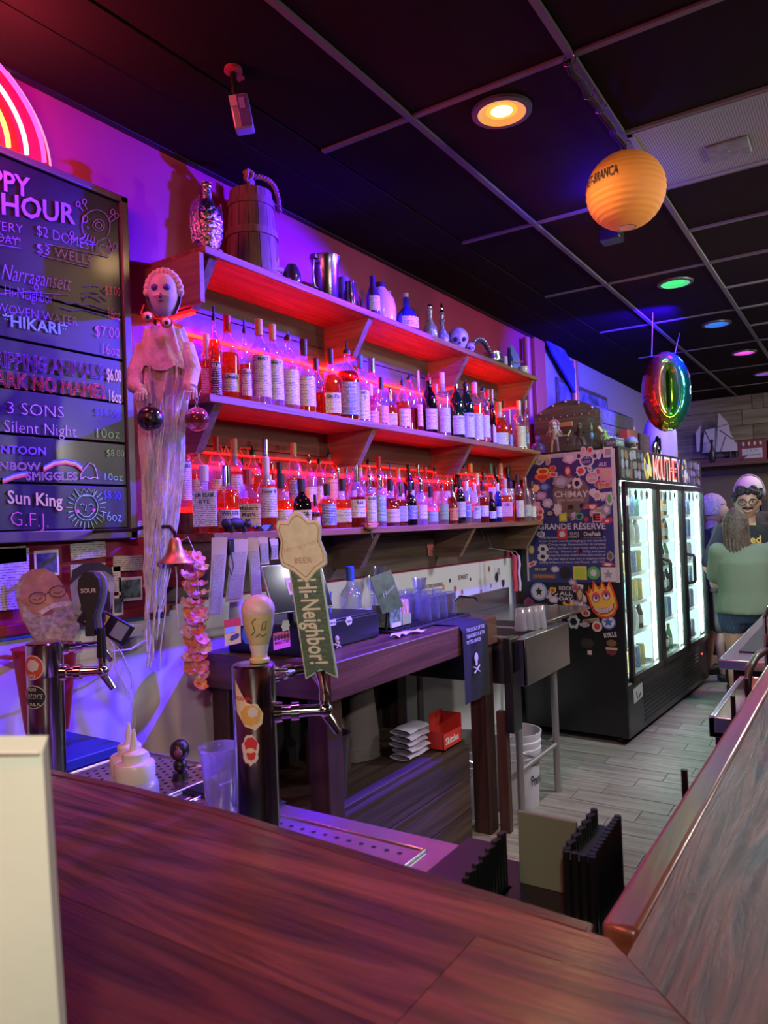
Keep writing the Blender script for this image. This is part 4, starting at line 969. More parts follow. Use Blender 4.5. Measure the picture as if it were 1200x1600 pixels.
mid = [(322, 522, 'tall', 'amb', 'white', 'white', dict(dy=.06)), (333, 478, 'bourbon', 'amb', 'black', 'black', dict(pour=True, r=.045, text='RUM')), (354, 493, 'tall', 'amb', 'white', 'red', dict(dy=.05, text='Uncle')),
 (381, 500, 'bourbon', 'amb', 'white', 'black', dict(text='Uncle', pour=True)), (404, 499, 'tall', 'clr', 'white', 'gold', dict(text='MALT', lz=(.12, .58))), (425, 507, 'tall', 'clr', 'white', 'gold', dict(text='MALT', lz=(.12, .58))),
 (449, 518, 'wine', 'clr', 'white', 'cork', dict(pour=True, lz=(.1, .52))), (474, 530, 'bourbon', 'amb', 'cream', 'black', dict(lz=(.12, .5))), (516, 545, 'flask', 'amb', 'white', 'black', dict(text='Gin Co')), (541, 527, 'bourbon', 'deep', 'blue', 'black', P_),
 (562, 555, 'tall', 'clr', 'white', 'blue', dict(text='BEL|O')), (578, 600, 'squat', 'pink', 'pink', 'pinkwax'), (595, 590, 'bourbon', 'pink', 'pink', 'black'), (609, 606, 'square', 'amb', 'cream', 'steel'), (628, 588, 'bourbon', 'amb', 'white', 'black', P_),
 (639, 583, 'slim', 'deep', None, 'black', dict(dy=.06, pour=True)), (653, 579, 'bourbon', 'deep', 'cream', 'white'), (669, 584, 'wine', 'blk', 'cream', 'red', P_), (690, 582, 'tall', 'clr', 'white', 'white', dict(r=.042)),
 (711, 590, 'wine', 'grn', 'white', 'black', dict(text='OZV', pour=True)), (727, 593, 'wine', 'grn', 'white', 'black', dict(text='ADI', pour=True)), (741, 597, 'tall', 'amb', 'white', 'pinkwax'), (754, 600, 'slim', 'pink', 'white', 'black', P_),
 (761, 609, 'wine', 'blk', 'cream', 'red', dict(dy=.05)), (769, 608, 'wine', 'blk', 'white', 'white'), (786, 626, 'slim', 'amb', 'orange', 'black'), (796, 640, 'squat', 'amb', 'blue', 'white', dict(dy=-.03)), (810, 626, 'tall', 'clr', 'white', 'white'),
 (822, 625, 'slim', 'clr', 'blue', 'pinkwax', dict(dy=-.04)), (834, 628, 'slim', 'clr', 'white', 'pinkwax', dict(dy=.04)), (779, 628, 'flask', 'amb', 'cream', 'cork', dict(dy=.03)), (493, 560, 'wine', 'amb', None, 'black', dict(dy=.08)), (580, 560, 'wine', 'pink', 'white', 'steel', dict(dy=.08)), (680, 600, 'tall', 'deep', None, 'gold', dict(dy=.08))]
row(mid, 2.07, 2.045, 'on the middle shelf', 'bottles on the middle shelf')
frt = [(318, 727, 'square', 'amb', 'white', 'white', dict(text='JIM BEAM|RYE', r=.048, lz=(.1, .62))), (353, 727, 'bourbon', 'amb', 'white', 'steel', dict(text='WELLER', r=.046, lz=(.08, .34))), (386, 733, 'square', 'pink', 'cream', 'red', dict(text="Maker's|Mark", r=.052, lz=(.08, .44))),
 (415, 714, 'bourbon', 'amb', 'white', 'white', dict(text='Four R', r=.040, lz=(.18, .58))), (438, 740, 'squat', 'amb', 'cream', 'black', dict(r=.044)), (470, 748, 'square', 'blk', 'white', 'black', dict(text='KNOB', r=.044)),
 (492, 775, 'squat', 'deep', 'cream', 'black', dict(dy=-.02)), (510, 756, 'bourbon', 'amb', 'blue', 'black', dict(r=.040, lz=(.08, .55))), (534, 748, 'square', 'amb', 'white', 'black', dict(r=.040)), (555, 726, 'bourbon', 'deep', 'white', 'steel', dict(text='BAR', r=.042, lz=(.16, .44))),
 (577, 742, 'tall', 'pink', 'white', 'steel', dict(text='BOURBO', lz=(.1, .6))), (592, 742, 'tall', 'clr', 'teal', 'steel', dict(text='RYE', lz=(.1, .6))), (609, 748, 'squat', 'deep', 'cream', 'black'), (624, 754, 'square', 'deep', 'grey', 'steel', dict(r=.038)),
 (640, 752, 'bourbon', 'blk', 'blue', 'black', dict(r=.034)), (656, 748, 'bourbon', 'clr', 'white', 'steel'), (672, 760, 'squat', 'clr', 'green', 'black'), (690, 752, 'bourbon', 'clr', 'green', 'black', P_), (705, 750, 'jug', 'deep', 'orange', 'steel', dict(r=.032)),
 (717, 746, 'wine', 'blk', 'cream', 'black'), (728, 752, 'tall', 'clr', 'blue', 'white'), (741, 756, 'tall', 'clr', 'white', 'pinkwax', dict(text='BIT', r=.032)), (753, 752, 'bourbon', 'deep', 'white', 'black'), (767, 768, 'wine', 'blk', 'white', 'black', dict(r=.030)),
 (777, 756, 'slim', 'blu', 'white', 'white'), (788, 748, 'square', 'amb', 'pink', 'cork', dict(text='CEL')), (797, 752, 'slim', 'amb', None, 'black'), (808, 742, 'wine', 'deep', 'cream', 'black'), (820, 745, 'tall', 'clr', 'grey', 'steel'), (830, 752, 'slim', 'clr', 'white', 'black')]
row(frt, 2.015, 1.545, "in the bottom shelf's front row", 'front row of bottles on the bottom shelf')
bck = [(283, 675, 'tall', 'clr', 'white', 'black', dict(pour=True, text='VVODKA', lz=(.1, .6))), (306, 690, 'bourbon', 'amb', 'cream', 'cork', dict(r=.045)), (337, 682, 'tall', 'clr', 'white', 'red'), (365, 685, 'bourbon', 'amb', 'white', 'cork'), (379, 715, 'tall', 'pink', 'pink', 'black'),
 (394, 695, 'bourbon', 'amb', None, 'black', P_), (414, 686, 'tall', 'deep', 'white', 'steel'), (436, 722, 'squat', 'amb', 'red', 'black'), (458, 692, 'wine', 'amb', 'blue', 'gold'), (482, 710, 'bourbon', 'clr', 'white', 'steel', P_),
 (498, 713, 'tall', 'pink', 'white', 'black', P_), (513, 700, 'bourbon', 'amb', 'orange', 'black', P_), (528, 726, 'bourbon', 'clr', 'white', 'steel'), (540, 722, 'tall', 'pink', None, 'steel'), (549, 719, 'wine', 'clr', 'white', 'black', P_), (563, 730, 'tall', 'clr', 'pink', 'white'),
 (575, 716, 'wine', 'deep', 'blue', 'black', P_), (591, 713, 'bourbon', 'amb', 'red', 'red'), (601, 740, 'squat', 'clr', 'blue', 'steel'), (609, 722, 'bourbon', 'amb', 'white', 'blue', P_), (622, 731, 'bourbon', 'pink', 'white', 'cork'), (638, 726, 'wine', 'blk', 'grey', 'black'),
 (652, 725, 'tall', 'clr', 'blue', 'steel'), (664, 729, 'bourbon', 'amb', 'red', 'red'), (679, 727, 'tall', 'pink', 'pink', 'black', P_), (693, 723, 'bourbon', 'amb', 'white', 'red'), (701, 726, 'tall', 'deep', None, 'red', P_), (713, 724, 'wine', 'grn', 'white', 'green'),
 (725, 720, 'bourbon', 'pink', 'blue', 'black', P_), (735, 724, 'tall', 'amb', 'white', 'orange'), (745, 740, 'squat', 'pink', 'white', 'white'), (755, 738, 'tall', 'amb', 'orange', 'black'), (766, 724, 'bourbon', 'amb', 'white', 'green'), (774, 730, 'wine', 'grn', 'cream', 'black'),
 (782, 724, 'bourbon', 'amb', 'blue', 'cork'), (793, 730, 'wine', 'blu', 'white', 'black'), (803, 736, 'slim', 'deep', 'white', 'black', P_), (814, 742, 'bourbon', 'clr', 'cream', 'steel')]
row(bck, 2.17, 1.642, "in the bottom shelf's back row", 'bottles on the riser of the bottom shelf')

# ================================================================== things on the top shelf
TZ = 2.58
def at_top(px, Y=2.08): p = atY(px, 395+.389*(px-330), Y); return Vector((p.x, Y, TZ))
pw_silver = mat('antique_silver', (.55, .52, .55), .22, 1, noise=.5, nscale=90, bump=.6, bscale=120)
# feathered silver owl decanter
c = at_top(326, 2.02)
t = thing('owl_decanter', 'silver feathered bird-shaped decanter at the left end of the top shelf', 'decanter', c)
q = MB(); kk = .92
def owl(a, b):
    z = a; P3 = [(0, .030), (.06, .040), (.2, .050), (.38, .058), (.52, .055), (.66, .042), (.76, .026), (.82, .020), (1, .017)]
    for (z0, r0), (z1, r1) in zip(P3, P3[1:]):
        if z <= z1: r_ = r0+(r1-r0)*(z-z0)/(z1-z0); break
    t_ = 2*math.pi*b; sc_ = 1+.07*math.sin(b*2*math.pi*9+(int(a*16) % 2)*math.pi)*(1 if .1 < a < .75 else .2)+.05*abs(math.sin(a*50))
    return c+Vector((r_*sc_*math.cos(t_)*1.0, r_*sc_*math.sin(t_)*.85, .012+a*.245))
q.grid(owl, 44, 40); q.build('body', pw_silver, t)
MB().ball(c+Vector((0, 0, .262)), .021, .019, .017, 14, 9).cyl(c+Vector((-.012, -.014, .262)), c+Vector((-.024, -.028, .256)), .006, .001, 6).ball(c+Vector((-.018, -.004, .272)), .005).ball(c+Vector((.0, -.018, .272)), .005).build('head', mat('gold_head', (.75, .62, .35), .25, 1), t)
q = MB(); q.lathe(c, [(.045, 0), (.048, .005), (.040, .014)], 20)
for a in (-150, -120, -90, -60): q.ball(c+Vector((.045*math.cos(R(a)), .045*math.sin(R(a)), .012)), .011, .011, .008, 8, 6)
q.build('base', pw_silver, t)
for sg in (-1, 1): MB().grid(lambda a, b: c+Vector((sg*(.052+.010*math.sin(math.pi*a)), -.02+.05*b, .06+.15*a-.02*b)), 12, 4).build('wing', pw_silver, t)
# wooden churn
c = at_top(391, 2.12); c.x = atY(394, 380, 2.12).x
t = thing('wooden_churn', 'tall staved wooden churn with rope handle, tallest thing on the top shelf', 'bucket', c)
churn_w = wood('churn_timber', (.16, .10, .075), (.36, .25, .19), 'Z', 1.1, .6, .4, tone=.15); H_ = .385; rb_, rt_ = .118, .088
for i in range(15):
    a0, a1 = 2*math.pi*i/15+.012, 2*math.pi*(i+1)/15-.012; q = MB(); k = 0
    for a in (a0, (a0+a1)/2, a1):
        for (r_, z) in ((rb_, 0), (rt_, H_)): q.v += [(c.x+r_*math.cos(a), c.y+r_*math.sin(a), c.z+z), (c.x+(r_-.012)*math.cos(a), c.y+(r_-.012)*math.sin(a), c.z+z)]
    for s_ in (0, 4): q.f += [(s_, s_+4, s_+6, s_+2), (s_+1, s_+3, s_+7, s_+5), (s_+2, s_+6, s_+7, s_+3), (s_, s_+1, s_+5, s_+4)]
    q.f += [(0, 2, 3, 1), (8, 9, 11, 10)]; q.mi = [0]*len(q.f); q.build('stave', churn_w, t)
for z in (.02, .20, .33):
    r_ = rb_+(rt_-rb_)*z/H_; MB().lathe(c, [(r_+.001, z-.016), (r_+.008, z-.015), (r_+.006, z+.015), (r_-.001, z+.016)], 40, cap=False).build('hoop', churn_w, t)
MB().lathe(c, [(.001, H_-.02), (rt_-.012, H_-.02)], 30, cap=False).build('lid', churn_w, t)
pst = [c+GR*(-.066)+Vector((0, -.02, H_)), ]
MB().box(c.x-.062, c.y-.055, c.z+H_-.04, c.x-.028, c.y-.035, c.z+H_+.065).build('handle_lug', churn_w, t, bevel=.004)
MB().box(c.x+.035, c.y+.03, c.z+H_-.04, c.x+.062, c.y+.05, c.z+H_+.05).build('handle_lug', churn_w, t, bevel=.004)
q = MB(); path = []
for i in range(41):
    f = i/40; path.append(c+Vector((-.045+.16*f, -.06-.035*math.sin(math.pi*f), H_+.04+.01*math.sin(math.pi*f*.8)-.095*f*f)))
path += [path[-1]+Vector((.012, .02, .012)), path[-1]+Vector((.006, .035, .035)), path[-1]+Vector((-.012, .05, .04))]
for s_ in range(3):
    pts = []
    for i, p in enumerate(path): a = i*.75+s_*2.094; pts.append(p+Z_*.0055*math.cos(a)+Y_*.0055*math.sin(a))
    q.tube(pts, .0062, 6)
knot = c+Vector((-.075, -.06, H_+.035))
for s_ in range(3): q.tube([knot+Vector((.016*math.cos(k*.7+s_), .012*math.sin(k*1.1+s_*2), .017*math.sin(k*.7+s_))) for k in range(12)], .007, 6)
q.build('rope_handle', mat('manila_rope', (.50, .38, .22), .85, bump=.6, bscale=200), t)
# small wooden spigot
c = Vector((atY(432, 410, 2.02).x, 2.02, TZ))
t = thing('wooden_spigot', 'little pale wooden tap standing by the churn', 'tap', c)
wd = mat('pale_wood', (.45, .28, .17), .6, noise=.15, nscale=20)
MB().lathe(c, [(.016, 0), (.018, .01), (.012, .02), (.012, .05), (.009, .06)], 14).build('foot', wd, t)
MB().cyl(c+Vector((-.045, .0, .048)), c+Vector((.02, -.01, .052)), .012, .014, 12).build('barrel', wd, t)
MB().lathe(c+Z_*.06, [(.010, 0), (.008, .015), (.012, .03), (.010, .042), (.004, .048)], 12).cyl(c+Vector((-.03, 0, .066)), c+Vector((.0, 0, .075)), .006, .006, 8).build('key', wd, t)
M_pewter = mat('pewter', (.40, .38, .45), .25, 1, bump=.1, bscale=40)
M_porc = mat('glazed_stoneware', (.62, .55, .62), .22, coat=.5)
M_dkglz = mat('dark_glaze', (.05, .03, .05), .2, coat=.6)
def pot(px, h, prof, m, name, label, cat, Y=2.06, handle=None, n=24, extra=None):
    c = Vector((atY(px, 395+.389*(px-330)+8, Y).x, Y, TZ)); t = thing(name, label, cat, c)
    t.scale = (1.22,)*3
    MB().lathe(c, [(r_, z*h) for r_, z in prof], n).build('body', m, t)
    if handle:
        s_, z0, z1, o_ = handle
        r0 = max(r for r, z in prof)*.9
        MB().tube([c+Vector((s_*r0*.8, 0, z1*h)), c+Vector((s_*(r0+o_*.8), -.01, z1*h*1.02)), c+Vector((s_*(r0+o_), -.01, (z0+z1)/2*h)), c+Vector((s_*(r0+o_*.6), -.005, z0*h)), c+Vector((s_*r0*.85, 0, z0*h))], .005, 8).build('handle', m, t)
    if extra: extra(c, t)
    return c, t
pot(457, .085, [(.024, 0), (.030, .1), (.034, .5), (.026, .8), (.016, 1)], M_dkglz, 'dark_vase', 'small dark glazed vase between spigot and pitcher', 'vase', 2.03)
MB()
def lid_ring(c, t): MB().lathe(c, [(.052, .155), (.054, .16), (.060, .168), (.050, .172)], 26, cap=False).box(c.x-.075, c.y-.012, c.z+.15, c.x-.048, c.y+.012, c.z+.166).build('rim', M_pewter, t)
pot(510, .17, [(.050, 0), (.052, .03), (.046, .12), (.048, .5), (.050, .8), (.056, .93), (.060, 1)], M_pewter, 'metal_pitcher', 'polished metal pitcher with curved handle', 'pitcher', 2.04, (-1, .25, .8, .035), extra=lid_ring)
pot(537, .15, [(.040, 0), (.044, .05), (.042, .5), (.034, .8), (.024, 1)], mat('purple_glaze', (.25, .16, .50), .2, coat=.6), 'ribbed_vase', 'violet ribbed vase leaning beside the metal pitcher', 'vase', 2.10)
pot(548, .10, [(.018, 0), (.022, .1), (.024, .55), (.018, .85), (.020, 1)], M_dkglz, 'dark_vase', 'little dark bottle in front of the violet vase', 'vase', 2.0)
def jug_extra(c, t):
    MB().lathe(c, [(.020, .178), (.024, .182), (.024, .20), (.016, .202)], 18).build('neck_ring', M_dkglz, t)
pot(596, .20, [(.060, 0), (.064, .04), (.066, .45), (.058, .65), (.034, .82), (.022, .90), (.022, 1)], M_porc, 'stoneware_jug', 'white stoneware jug with narrow dark neck', 'jug', 2.10, (1, .62, .88, .004), extra=jug_extra)
def lb(w0, m_):
    def f(c, t):
        MB().grid(lambda a, b: c+Vector((w0*math.cos(R(-175+110*a)), w0*math.sin(R(-175+110*a)), .02+.06*b)), 10, 1).build('label', lab_mat('white'), t)
    return f
pot(584, .165, [(.024, 0), (.028, .04), (.029, .5), (.018, .68), (.012, .78), (.012, 1)], M_dkglz, 'dark_bottle', 'small dark bottle with white label in front of the white jug', 'bottle', 2.0, extra=lb(.0295, 0))
def cork(c, t):
    MB().cyl(c+Z_*.158, c+Z_*.178, .012, .014, 10).build('cork', cap_mat('cork'), t); MB().grid(lambda a, b: c+Vector((.0545*math.cos(R(-170+110*a)), .0545*math.sin(R(-170+110*a)), .015+.05*b)), 10, 1).build('label', lab_mat('white'), t)
pot(636, .16, [(.046, 0), (.053, .08), (.052, .38), (.036, .58), (.014, .72), (.012, 1)], mat('navy_glass', (.03, .03, .16), .1, coat=.8), 'round_bottle', 'round navy bottle with pale oval label', 'bottle', 2.04, extra=cork)
# glass decanters with stoppers
def deco(c, t):
    MB().ball(c+Z_*.155, .014).build('stopper', M_chrome, t)
dc = mat('cut_glass', (.75, .70, .85), .08, .6, noise=.5, nscale=120, bump=.8, bscale=90)
pot(673, .145, [(.030, 0), (.034, .06), (.032, .4), (.018, .55), (.010, .75), (.014, 1)], dc, 'cut_glass_decanter', 'glittering cut-glass decanter, shorter of the pair', 'decanter', 2.02, extra=deco)
pot(692, .19, [(.030, 0), (.034, .05), (.034, .38), (.014, .55), (.009, .75), (.018, .80), (.008, .84), (.012, 1)], dc, 'cut_glass_decanter', 'taller cut-glass decanter with spiked stopper', 'decanter', 2.09, extra=lambda c, t: MB().lathe(c, [(.016, .19), (.006, .205), (.010, .22), (.002, .24)], 10).build('stopper', M_chrome, t))
# skull
def skull(c, s, m, label, name='skull', fr=(-.8, -.6)):
    f = Vector((fr[0], fr[1], 0)).normalized(); r_ = Vector((-f.y, f.x, 0)); t = thing(name, label, 'skull', c)
    q = MB()
    def sk(a, b):
        t_ = 2*math.pi*b; p = math.pi*(a-.5); x = math.cos(p)*math.cos(t_); y = math.cos(p)*math.sin(t_); z = math.sin(p)
        k = 1-.30*max(0, -z)*(1-.4*max(0, x)); ex = 1-.16*math.exp(-((abs(y)-.38)**2/.02+(z+.18)**2/.03))*(x > 0)
        return c+f*(x*k*ex*s*1.05)+r_*(y*k*s*.82)+Z_*(s*1.05+z*s*.92)
    q.grid(sk, 22, 30); cr = q.build('cranium', m, t)
    q = MB(); 
    for sg in (-1, 1): q.ball(c+f*s*.80+r_*sg*s*.30+Z_*s*.88, s*.20, s*.20, s*.19, 10, 8)
    q.lathe(c+f*s*.93+Z_*s*.55, [(.0001, s*.16), (s*.09, -s*.02), (.0001, -s*.03)], 8); q.build('sockets', mat('socket_dark', (.03, .02, .03), .8), t)
    q = MB(); q.lathe(c+f*s*.28+Z_*0, [(s*.30, 0), (s*.42, s*.06), (s*.45, s*.30), (s*.42, s*.42)], 16, sx=1.1).build('jaw', m, t)
    q = MB()
    for k in range(7):
        a = R(-54+18*k); d = f*math.cos(a)+r_*math.sin(a); q.ball(c+f*s*.28+d*s*.47+Z_*s*.36, s*.055, s*.055, s*.09, 6, 5)
    q.build('teeth', mat('tooth_ivory', (.65, .60, .50), .4), t)
    return t
M_bone = mat('bone', (.50, .44, .46), .55, noise=.3, nscale=30, bump=.3, bscale=50)
skull(Vector((atY(716, 545, 2.04).x, 2.04, TZ)), .078, M_bone, 'pale human-shaped skull on the top shelf')
skull(Vector((atY(733, 548, 2.0).x, 1.99, TZ)), .034, M_bone, 'tiny skull tucked beside the pale skull', 'small_skull')
# beaded arch head-dress
c = Vector((atY(752, 545, 2.10).x, 2.10, TZ)); t = thing('beaded_arch', 'dark beaded arch standing behind the skull', 'ornament', c)
MB().tube([c+Vector((.16*math.cos(math.pi*i/20), 0, .17*math.sin(math.pi*i/20))) for i in range(21)], .012, 8).build('arch', mat('navy_velvet', (.03, .03, .16), .6), t)
for i in range(1, 20): MB().ball(c+Vector((.175*math.cos(math.pi*i/20), -.004, .185*math.sin(math.pi*i/20))), .0095, n=8, m=6).build('bead', mat('bead_pearl', (.35, .32, .6), .2, .4), t)
pot(771, .075, [(.030, 0), (.046, .2), (.05, .5), (.044, .8), (.048, 1)], M_pewter, 'small_kettle', 'round pewter pot near the right end of the top shelf', 'pot', 2.04, (1, .3, .8, .02))
c, t = pot(789, .060, [(.016, 0), (.017, .1), (.017, 1)], mat('violet_candle', (.5, .3, .6), .4), 'candle_cup', 'short violet candle cup near the cup hooks', 'candle', 2.0)
pot(797, .14, [(.018, 0), (.020, .05), (.020, .55), (.010, .75), (.010, 1)], mat('navy_glass', (.03, .03, .16), .1), 'slim_bottle', 'slim navy bottle near the right shelf end', 'bottle', 2.04)
pot(818, .055, [(.012, 0), (.026, .2), (.034, .6), (.030, 1)], M_porc, 'small_bowl', 'small pale bowl, last thing on the top shelf', 'bowl', 2.02)
c = Vector((atY(811, 560, 2.09).x, 2.12, TZ)); t = thing('oval_plaque', 'blue pointed-oval plaque with red lettering leaning at the shelf end', 'plaque', c)
pts = [(.055*math.sin(math.pi*i/12)*(1 if i < 12 else 1), .30*i/12*.92) for i in range(13)] + [(-.055*math.sin(math.pi*(12-i)/12), .30*(12-i)/12*.92) for i in range(1, 12)]
MB().prism(pts, c, (.8, -.6, 0), (0, .12, .99), .008).build('panel', mat('plaque_blue', (.10, .14, .55), .35), t)
MB().text('PUNCH', c+Vector((-.022, .002, .125))-Vector((.6, .8, 0))*.0, (.8, -.6, 0), (0, .12, .99), width=.075, style='bold', off=.0095, align='L').build('lettering', mat('plaque_red', (.6, .04, .08), .5), t)

# ================================================================== on the back counter
def near(o, X, Y, Z): return Vector((X, Y, Z))
# cash drawer with stickers, tablet till
cz = CZ+.001
dr = thing('cash_drawer', 'wide black cash drawer covered with stickers on the back counter', 'cash drawer', (2.42, 1.95, cz))
DX0, DX1, DY0, DY1 = 2.13, 2.66, 1.78, 2.16
MB().box(DX0, DY0+.01, cz, DX1, DY1, cz+.115).build('body', M_blackplastic, dr, bevel=.004)
MB().box(DX0+.012, DY0, cz+.008, DX1-.012, DY0+.011, cz+.106).build('drawer_front', mat('drawer_black', (.02, .02, .024), .3), dr, bevel=.003)
def stick(parent, name, o, ax, ay, w_, h_, m, off=.0008, rot=0, shape='rect', th=.0007):
    o = Vector(o); ax = Vector(ax); ay = Vector(ay); a = R(rot); bx = ax*math.cos(a)+ay*math.sin(a); by = ay*math.cos(a)-ax*math.sin(a); nn = ax.cross(ay)
    if shape == 'rect': pts = [(-w_/2, -h_/2), (w_/2, -h_/2), (w_/2, h_/2), (-w_/2, h_/2)]
    elif shape == 'round': pts = [(w_/2*math.cos(R(k*18)), h_/2*math.sin(R(k*18))) for k in range(20)]
    elif shape == 'blob': pts = [(w_/2*(1+.16*math.sin(k*2.4+w_*900))*math.cos(R(k*18)), h_/2*(1+.16*math.cos(k*1.9+h_*700))*math.sin(R(k*18))) for k in range(20)]
    elif shape == 'star': pts = [((w_/2 if k % 2 == 0 else w_*.22)*math.cos(R(90+k*36)), (h_/2 if k % 2 == 0 else h_*.22)*math.sin(R(90+k*36))) for k in range(10)]
    elif shape == 'shield': pts = [(-w_/2, h_/2), (-w_/2, -h_*.1), (0, -h_/2), (w_/2, -h_*.1), (w_/2, h_/2)]
    else: pts = [(u*w_, v*h_) for u, v in shape]
    return MB().prism(pts, o+nn*off, bx, by, th).build(name, m, parent, smooth=False), o+nn*(off+th), bx, by
fy = DY0
def fs(px, py, Y=DY0): return atY(px, py, Y)
c = fs(363, 987); s_, o_, a_, b_ = stick(dr, 'sticker', c, X_, Z_, .075, .085, mat('sticker_yellow', (.75, .60, .18), .4))
stick(s_, 'red_band', c+Z_*.030, X_, Z_, .075, .025, mat('sticker_red', (.65, .05, .06), .4), .002); stick(s_, 'dark_figure', c-Z_*.018+X_*.008, X_, Z_, .045, .018, mat('sticker_dark', (.08, .05, .10), .5), .002, 12, 'blob')
stick(s_, 'blue_patch', c+Z_*.008-X_*.012, X_, Z_, .045, .02, mat('sticker_sky', (.3, .45, .6), .5), .0018)
c = fs(386, 990); stick(dr, 'sticker', c, X_, Z_, .05, .07, mat('sticker_blue', (.04, .10, .26), .4), shape='round')
c = fs(440, 1000); s_, o_, a_, b_ = stick(dr, 'sticker', c, X_, Z_, .09, .06, mat('sticker_pink', (.85, .14, .45), .4))
q = MB()
for k in range(5): q.ball(c+Z_*(.012)+X_*(-.034+.017*k)-Y_*.002, .008, .001, .010, 8, 6)
q.text('MAKE THIS', c-Z_*.012-X_*.038-Y_*.002, X_, Z_, width=.076, style='bold').build('sticker_print', mat('sticker_dark2', (.12, .02, .08), .5), s_)
stick(dr, 'sticker', fs(446, 978), X_, Z_, .045, .045, mat('sticker_white', (.72, .70, .72), .4), shape='blob')
c = fs(518, 973); s_, o_, a_, b_ = stick(dr, 'sticker', c, X_, Z_, .055, .024, mat('sticker_white', (.72, .70, .72), .4)); MB().text('MR BETTER', c-X_*.024-Z_*.005-Y_*.0025, X_, Z_, width=.048, style='bold').build('sticker_print', INK, s_, smooth=False)
c = fs(545, 970); s_, o_, a_, b_ = stick(dr, 'sticker', c, X_, Z_, .045, .035, mat('sticker_white', (.72, .70, .72), .4), shape='blob'); MB().text('AHO', c-X_*.014-Z_*.006-Y_*.0025, X_, Z_, width=.030, style='bold').build('sticker_print', INK, s_, smooth=False)
c = fs(524, 998)
t = thing('skull_keyring', 'little white skull and crossbones keyring hanging on the cash drawer', 'keyring', c-Y_*.008, local=False)
MB().ball(c-Y_*.008, .012, .007, .013, 10, 7).ball(c-Y_*.008-Z_*.012, .008, .006, .006, 8, 6).tube([c+Vector((-.02, -.008, -.018)), c+Vector((.022, -.008, -.034))], .0035, 6).tube([c+Vector((.014, -.008, -.014)), c+Vector((-.004, -.008, -.038))], .0035, 6).build('charm', M_bone, t)
MB().lathe(c+Vector((0, .0, .016)), [(.006, 0), (.007, .004), (.006, .007)], 10, axis='Y').build('keyhole_ring', M_steel, t)
# tablet on stand
tb_ = thing('tablet_till', 'black tablet till tilted back on a stand above the cash drawer', 'tablet', (2.40, 1.93, cz+.116))
tl, tr, bl_, br_ = atD(402, 886, 2.62), atD(499, 878, 2.86), atD(430, 960, 2.58), atD(520, 948, 2.84)
cc = (tl+tr+bl_+br_)/4; ax = ((tr-tl)+(br_-bl_)).normalized(); az = ((tl-bl_)+(tr-br_)); az = (az-ax*az.dot(ax)); az.normalize(); nn = ax.cross(az)
hw, hh = (tr-tl).length/2, (tl-bl_).length/2
MB().obox(cc, ax, az, nn, hw, hh, .006).build('case', mat('tablet_silver', (.55, .54, .56), .3, .7), tb_, bevel=.003)
MB().obox(cc+nn*.0065, ax, az, nn, hw-.004, hh-.004, .0008).build('screen', mat('tablet_screen', (.008, .008, .010), .12), tb_)
p0 = cc+nn*.0078-ax*.035+az*.005
MB().obox(p0, ax, az, nn, .025, .032, .0006).build('picture', mat('screen_picture', (.45, .28, .18), .4, emit=.12), tb_); MB().obox(p0-az*.004+nn*.0008, ax, az, nn, .014, .016, .0004).build('picture_subject', mat('screen_picture2', (.30, .06, .02), .4, emit=.05), tb_)
MB().text('Tap here to log in', cc+nn*.0075-ax*.055-az*.055, ax, az, width=.06, off=.001).build('screen_text', mat('screen_text', (.5, .3, .2), .4, emit=.25), tb_, smooth=False)
MB().tube([cc-nn*.008, cc-nn*.05-Z_*.05, Vector((cc.x+.03, cc.y+.06, cz+.118))], .012, 8).lathe((cc.x+.03, cc.y+.06, cz+.115), [(.06, .002), (.06, .01), (.02, .014)], 20).build('stand', M_blackmetal, tb_)
# receipts clipped to the shelf edge
def receipt(px0, py0, px1, py1, wpx, label, qr, Y=1.944, Yb=1.93):
    a, b = atY(px0, py0, Y), atY(px1, py1, Yb); k = 2.6/FPX; w2 = wpx*k/2; n = 10
    t = thing('till_receipt', label, 'receipt', a, 'receipts taped along the bottom shelf edge')
    d = (b-a); q = MB(); curl = .012
    side = Vector((.86, -.5, 0)).normalized()
    q.grid(lambda u, v: a+d*u+side*((v-.5)*2*w2)+Vector((-.5, -.86, 0))*(curl*math.sin(u*4+v*1.2)+.004), 14, 3)
    q.build('paper', mat('receipt_paper', (.60, .58, .68), .6), t, angle=80)
    q = MB()
    for u0, u1, v0, v1 in qr: q.grid(lambda u, v: a+d*(u0+(u1-u0)*u)+side*(((v0+(v1-v0)*v)-.5)*2*w2)+Vector((-.5, -.86, 0))*(curl*math.sin((u0+(u1-u0)*u)*4+(v0+(v1-v0)*v)*1.2)+.0056), 5, 2)
    q.build('print', print_mat('receipt_print', (.60, .58, .68), (.14, .12, .2), 170, .9), t, angle=80)
    q = MB(); q.obox(a-Z_*.004+Vector((-.5, -.86, 0))*.004, side, Z_, Vector((.5, .86, 0)), w2*.6, .008, .001).build('tape', mat('clear_tape', (.5, .4, .6), .3), t)
receipt(342, 840, 336, 962, 24, 'long till receipt at the left end of the shelf edge', [(.22, .98, .15, .85)])
receipt(373, 843, 366, 941, 29, 'wide till receipt hanging beside the black clip', [(.2, .95, .1, .9)])
receipt(392, 841, 402, 936, 20, 'till receipt curling towards the tablet', [(.2, .95, .1, .9)])
receipt(409, 840, 415, 882, 16, 'short till receipt just above the tablet corner', [(.2, .9, .1, .9)])
receipt(426, 842, 430, 874, 14, 'shortest till receipt, half hidden by the tap handle', [(.3, .9, .1, .9)])
